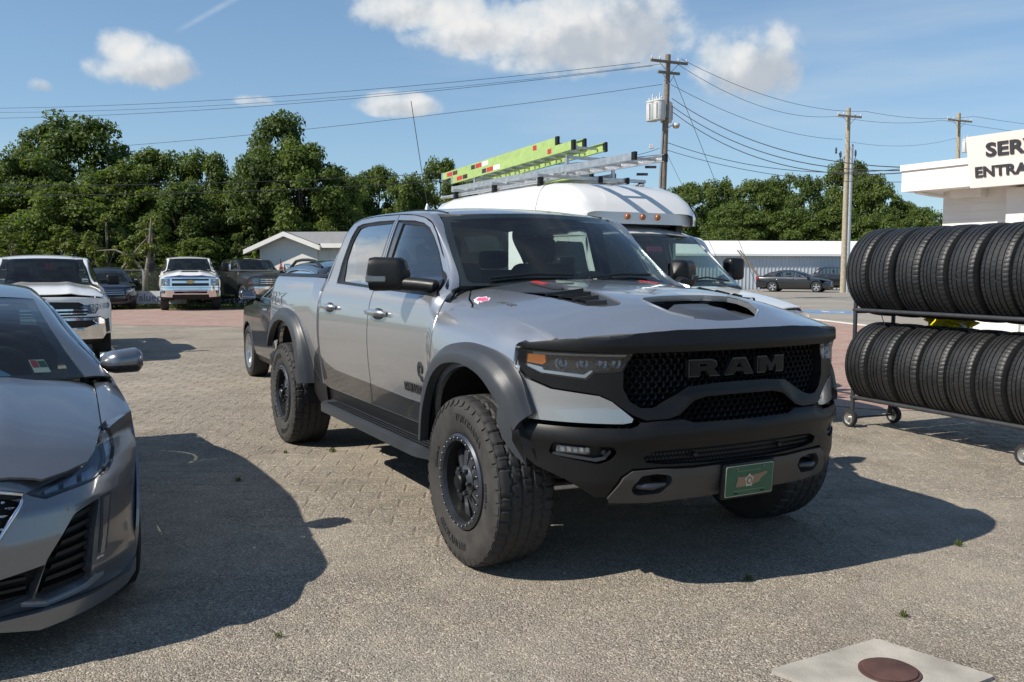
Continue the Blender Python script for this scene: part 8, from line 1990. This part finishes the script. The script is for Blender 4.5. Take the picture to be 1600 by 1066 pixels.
    for x in (-2.1, -3.3, -4.5):
        G().box(x - .025, x + .025, -.80, .80, 2.615, 2.655, .005).build('crossbar', AL, rk, 20)
        for sg in (-1, 1): G().box(x - .03, x + .03, sg * .74 - .03, sg * .74 + .03, 2.49, 2.615, .005).build('foot', SB, rk, 20)
    for x, z in ((-2.15, 2.90), (-4.7, 2.86)):
        for sg in (-1, 1): G().box(x - .02, x + .02, sg * .34 - .02, sg * .34 + .02, 2.655, z, .003).build('riser', AL, rk, 20)
        G().box(x - .02, x + .02, -.36, .36, z - .035, z, .004).build('riser_bar', AL, rk, 20)
    mw = t.matrix_basis.copy() if False else Matrix.Translation((ox, oy, 0)) @ Matrix.Rotation(RAMYAW, 4, 'Z')
    def ladder(name, label, x0, x1, yc, z0, z1, w, rh, rail_mat, rung_n, double=0.0, tags=False, yaw=0.0):
        ln = x1 - x0; pit = math.atan2(z1 - z0, ln)
        o = thing(name, label, 'ladder', (0, 0, 0)); o.matrix_world = mw @ Matrix.Translation((x0, yc, z0)) @ Matrix.Rotation(yaw, 4, 'Z') @ Matrix.Rotation(-pit, 4, 'Y')
        for dx, dz, dw in ((0, 0, 0), (double, -rh * 1.05, .03)) if double else ((0, 0, 0),):
            for sg in (-1, 1):
                y = sg * (w / 2 + dw)
                r = G().box(dx, dx + ln, y - .006, y + .006, dz, dz + rh, 0); [r.box(dx, dx + ln, min(y, y - sg * .03), max(y, y - sg * .03), zz, zz + .006) for zz in (dz, dz + rh - .006)]
                rr = r.build('rail', rail_mat, o, 20)
                G().box(dx + ln - .05, dx + ln + .012, y - .018, y + .018, dz - .006, dz + rh + .006, .003).build('end_cap', SB, o, 20)
                G().box(dx - .03, dx + .02, y - .015, y + .015, dz - .006, dz + rh + .006, .003).build('foot_cap', AL, o, 20)
                if tags:
                    for tx, tw, tm in ((.18, .20, M['badge_red']), (.40, .16, M['letter_black']), (.48, .05, M['sticker_red']), (1.05, .13, M['letter_black']), (1.20, .20, M['badge_red']), (1.41, .20, M['sticker_white']), (ln - .62, .09, M['badge_red'])):
                        G().box(dx + tx, dx + tx + tw, y + sg * .0065, y + sg * .008, dz + rh * .22, dz + rh * .80) if False else G().box(dx + tx, dx + tx + tw, min(y + sg * .006, y + sg * .008), max(y + sg * .006, y + sg * .008), dz + rh * .22, dz + rh * .80).build('rail_label', tm, rr, 0)
            for k in range(rung_n):
                x = dx + .18 + k * (ln - .36) / (rung_n - 1); G().tube([(x, -w / 2 - dw, dz + rh / 2), (x, w / 2 + dw, dz + rh / 2)], .016, 8).build('rung', AL, o, 60)
        return o
    ladder('extension_ladder', 'lime green fibreglass extension ladder topmost on the van rack', -5.95, -2.42, -.10, 2.93, 3.06, .40, .105, M['ladder_green'], 12, .42, True)
    ladder('straight_ladder', 'long aluminium ladder reaching forward past the van high top', -5.0, -.45, -.36, 2.665, 2.665, .40, .075, M['alu'], 14)
    ladder('step_ladder', 'short aluminium ladder strapped under the green ladder on the rack', -5.5, -2.3, .30, 2.665, 2.665, .34, .07, M['alu'], 9, .25)
    yl = thing('level_tool', 'yellow-green box level lying among the ladders on the rack', 'tool', (0, 0, 0)); yl.matrix_world = mw
    G().box(-3.3, -2.45, -.06, .02, 2.66, 2.73, .006).build('level_body', M['ladder_green'], yl, 20); G().box(-2.5, -2.42, -.062, .022, 2.658, 2.732, .006).build('level_cap', SB, yl, 20)
build_van()
# ------------------------------------------------------------------ rolling rack of new tyres
def build_rack():
    a = Vector((3.32, 8.60)); ang = math.atan2(-1.62, .69)
    t = thing('tire_rack', 'dark steel two-tier rolling rack on castors holding rows of new tires', 'rack', (a.x, a.y, 0), ang)
    # local x along the rack toward the lens, local y to the far side
    L = 3.3; D = .49; FR = M['frame_grey']
    top_z, low_z = 1.14, .29
    for y in (0, D):
        for z in (top_z, low_z): G().tube([(-.02, y, z), (L, y, z)], .019, 10).build('rail', FR, t, 60)
        for x in (.0, L - .02): G().tube([(x, y, .10), (x, y, 1.22 if y == 0 else 1.16)], .020, 10).build('post', FR, t, 60)
    for x in (.0, L - .02):
        for z in (top_z - .02, low_z - .02): G().tube([(x, 0, z), (x, D, z)], .016, 8).build('end_bar', FR, t, 60)
    G().tube([(.0, -.03, .085), (.0, D + .03, .085)], .010, 8).build('axle', FR, t, 60)
    G().tube([(L - .02, -.03, .085), (L - .02, D + .03, .085)], .010, 8).build('axle', FR, t, 60)
    for x in (0.0, L - .02, 1.86):
        for y in (-.03, D + .05):
            if x == 1.86 and y > 0: continue
            c = empty_part('castor', t, (x, y, .085))
            G().lathe([(.058, -.024), (.080, -.022), (.084, -.010), (.084, .010), (.080, .022), (.058, .024)], 28, Matrix.Rotation(PI / 2, 4, 'X')).build('tyre', M['rubber'], c, 40)
            G().lathe([(.058, -.018), (.050, -.006), (.020, -.006), (.018, -.030), (0, -.030)], 24, Matrix.Rotation(PI / 2, 4, 'X') @ Matrix.Rotation(PI, 4, 'X')).build('hub', M['caster'], c, 40)
            G().lathe([(.058, -.018), (.050, -.006), (.020, -.006), (.018, -.030), (0, -.030)], 24, Matrix.Rotation(PI / 2, 4, 'X')).build('hub', M['caster'], c, 40)
    G().tube([(.30, .02, 1.12), (.31, .06, 1.0), (.36, .10, .92), (.40, .14, 1.02)], .004, 6).build('hanging_wire', M['wire'], t, 60)
    rot = Matrix.Rotation(ang, 4, 'Z')
    words = ['leftmost tire', 'second tire', 'third tire', 'fourth tire', 'fifth tire', 'sixth tire', 'seventh tire', 'eighth tire', 'ninth tire']
    pr = random.Random(4)
    protos = {}
    for row, (z_r, R, nm) in enumerate(((top_z, .418, 'upper'), (low_z, .397, 'lower'))):
        zc = z_r + math.sqrt((R + .019) ** 2 - (D / 2) ** 2)
        sets = [tread_tire(R, .262, R * .60, st_, M['rubber_new'], M['rubber_new'], row) for st_ in ('road', 'road2')]
        for k in range(9):
            x = .155 + k * .288
            if x > L - .15: break
            tl = pr.uniform(-.05, .05); mt, ms = sets[(k + row) // 2 % 2]
            w = 'end of the rack by the castor' if k == 0 else f'{["", "second", "third", "fourth", "fifth", "sixth", "seventh", "eighth", "ninth"][k]} from the free end'
            lb = (f'new black tire on the {nm} tier of the rack, first at the free end' if k == 0 else f'new black tire on the {nm} tier of the rack, {w}')
            o = thing('tire', lb, 'tire', (a.x + math.cos(ang) * x - math.sin(ang) * D / 2, a.y + math.sin(ang) * x + math.cos(ang) * D / 2, zc), 0, f'tires on the {nm} tier')
            o.matrix_world = Matrix.Translation(o.location) @ Matrix.Rotation(ang - PI / 2 + tl, 4, 'Z') @ Matrix.Rotation(pr.uniform(0, 6), 4, 'Y')
            link('tread', mt, o); link('sidewall', ms, o)
            # chalk and paint marks along the tread
            if k in (0, 1, 2, 3, 4, 5):
                g = G()
                for q in range(26):
                    th = pr.uniform(0, 2 * PI); yy = (.03 if k % 2 else -.02) + pr.uniform(-.012, .012); s1 = pr.uniform(.003, .011); r_ = R + .0006
                    g.add([(r_ * math.sin(th + da), yy + dy, r_ * math.cos(th + da)) for da, dy in ((-.012 * s1 * 60, -.002), (.012 * s1 * 60, -.001), (.010 * s1 * 60, .002), (-.010 * s1 * 60, .001))], [(0, 1, 2, 3)])
                g.build('paint_marks', M['paint_mark'], o, 0, 'stuff')
    # yellow plastic wrap lying behind the lower row
    y0 = empty = None
    bag = thing('plastic_bag', 'crumpled yellow plastic bag tucked above the lower tires on the rack', 'bag', (0, 0, 0))
    c = Vector((a.x + math.cos(ang) * .70 - math.sin(ang) * (D * .95), a.y + math.sin(ang) * .70 + math.cos(ang) * (D * .95), 1.035))
    bm = bmesh.new(); bmesh.ops.create_icosphere(bm, subdivisions=4, radius=1)
    r2 = random.Random(2); ph = [r2.uniform(0, 6) for _ in range(12)]
    for q in bm.verts:
        p = q.co.copy(); n = .16 * math.sin(7 * p.x + ph[0] + 3 * p.z) + .12 * math.sin(11 * p.y + 5 * p.z + ph[1]) + .08 * math.sin(17 * p.x - 9 * p.z + ph[2])
        q.co = p * (1 + n); q.co.x *= .24; q.co.y *= .11; q.co.z *= .07
    g = G(); bm.verts.index_update(); g.add([q.co for q in bm.verts], [[w.index for w in f.verts] for f in bm.faces], Matrix.Translation(c) @ rot); bm.free()
    g.build('bag_body', M['yellow'], bag, 50)
    g = G(); g.box(-.05, .05, -.06, .06, -.05, .05, .02, Matrix.Translation(c + Vector((math.cos(ang) * .14, math.sin(ang) * .14, -.005))) @ rot, 2); g.build('bag_label', M['alu'], bag, 50)
M['paint_mark'] = simple('paint_mark', (.16, .15, .145), .7, scale=20, var=.4)
build_rack()
# ------------------------------------------------------------------ put the origin of things built in place at their own foot
bpy.context.view_layer.update()
for o in [q for q in bpy.data.objects if q.type == 'EMPTY' and q.parent is None and q.location.length < 1e-6 and q.children]:
    P = [ch.matrix_world @ Vector(c) for ch in o.children if ch.type == 'MESH' for c in ch.bound_box]
    if not P: continue
    b = Vector((sum(p.x for p in P) / len(P), sum(p.y for p in P) / len(P), min(p.z for p in P)))
    o.location = b
    for ch in o.children: ch.location = ch.location - b
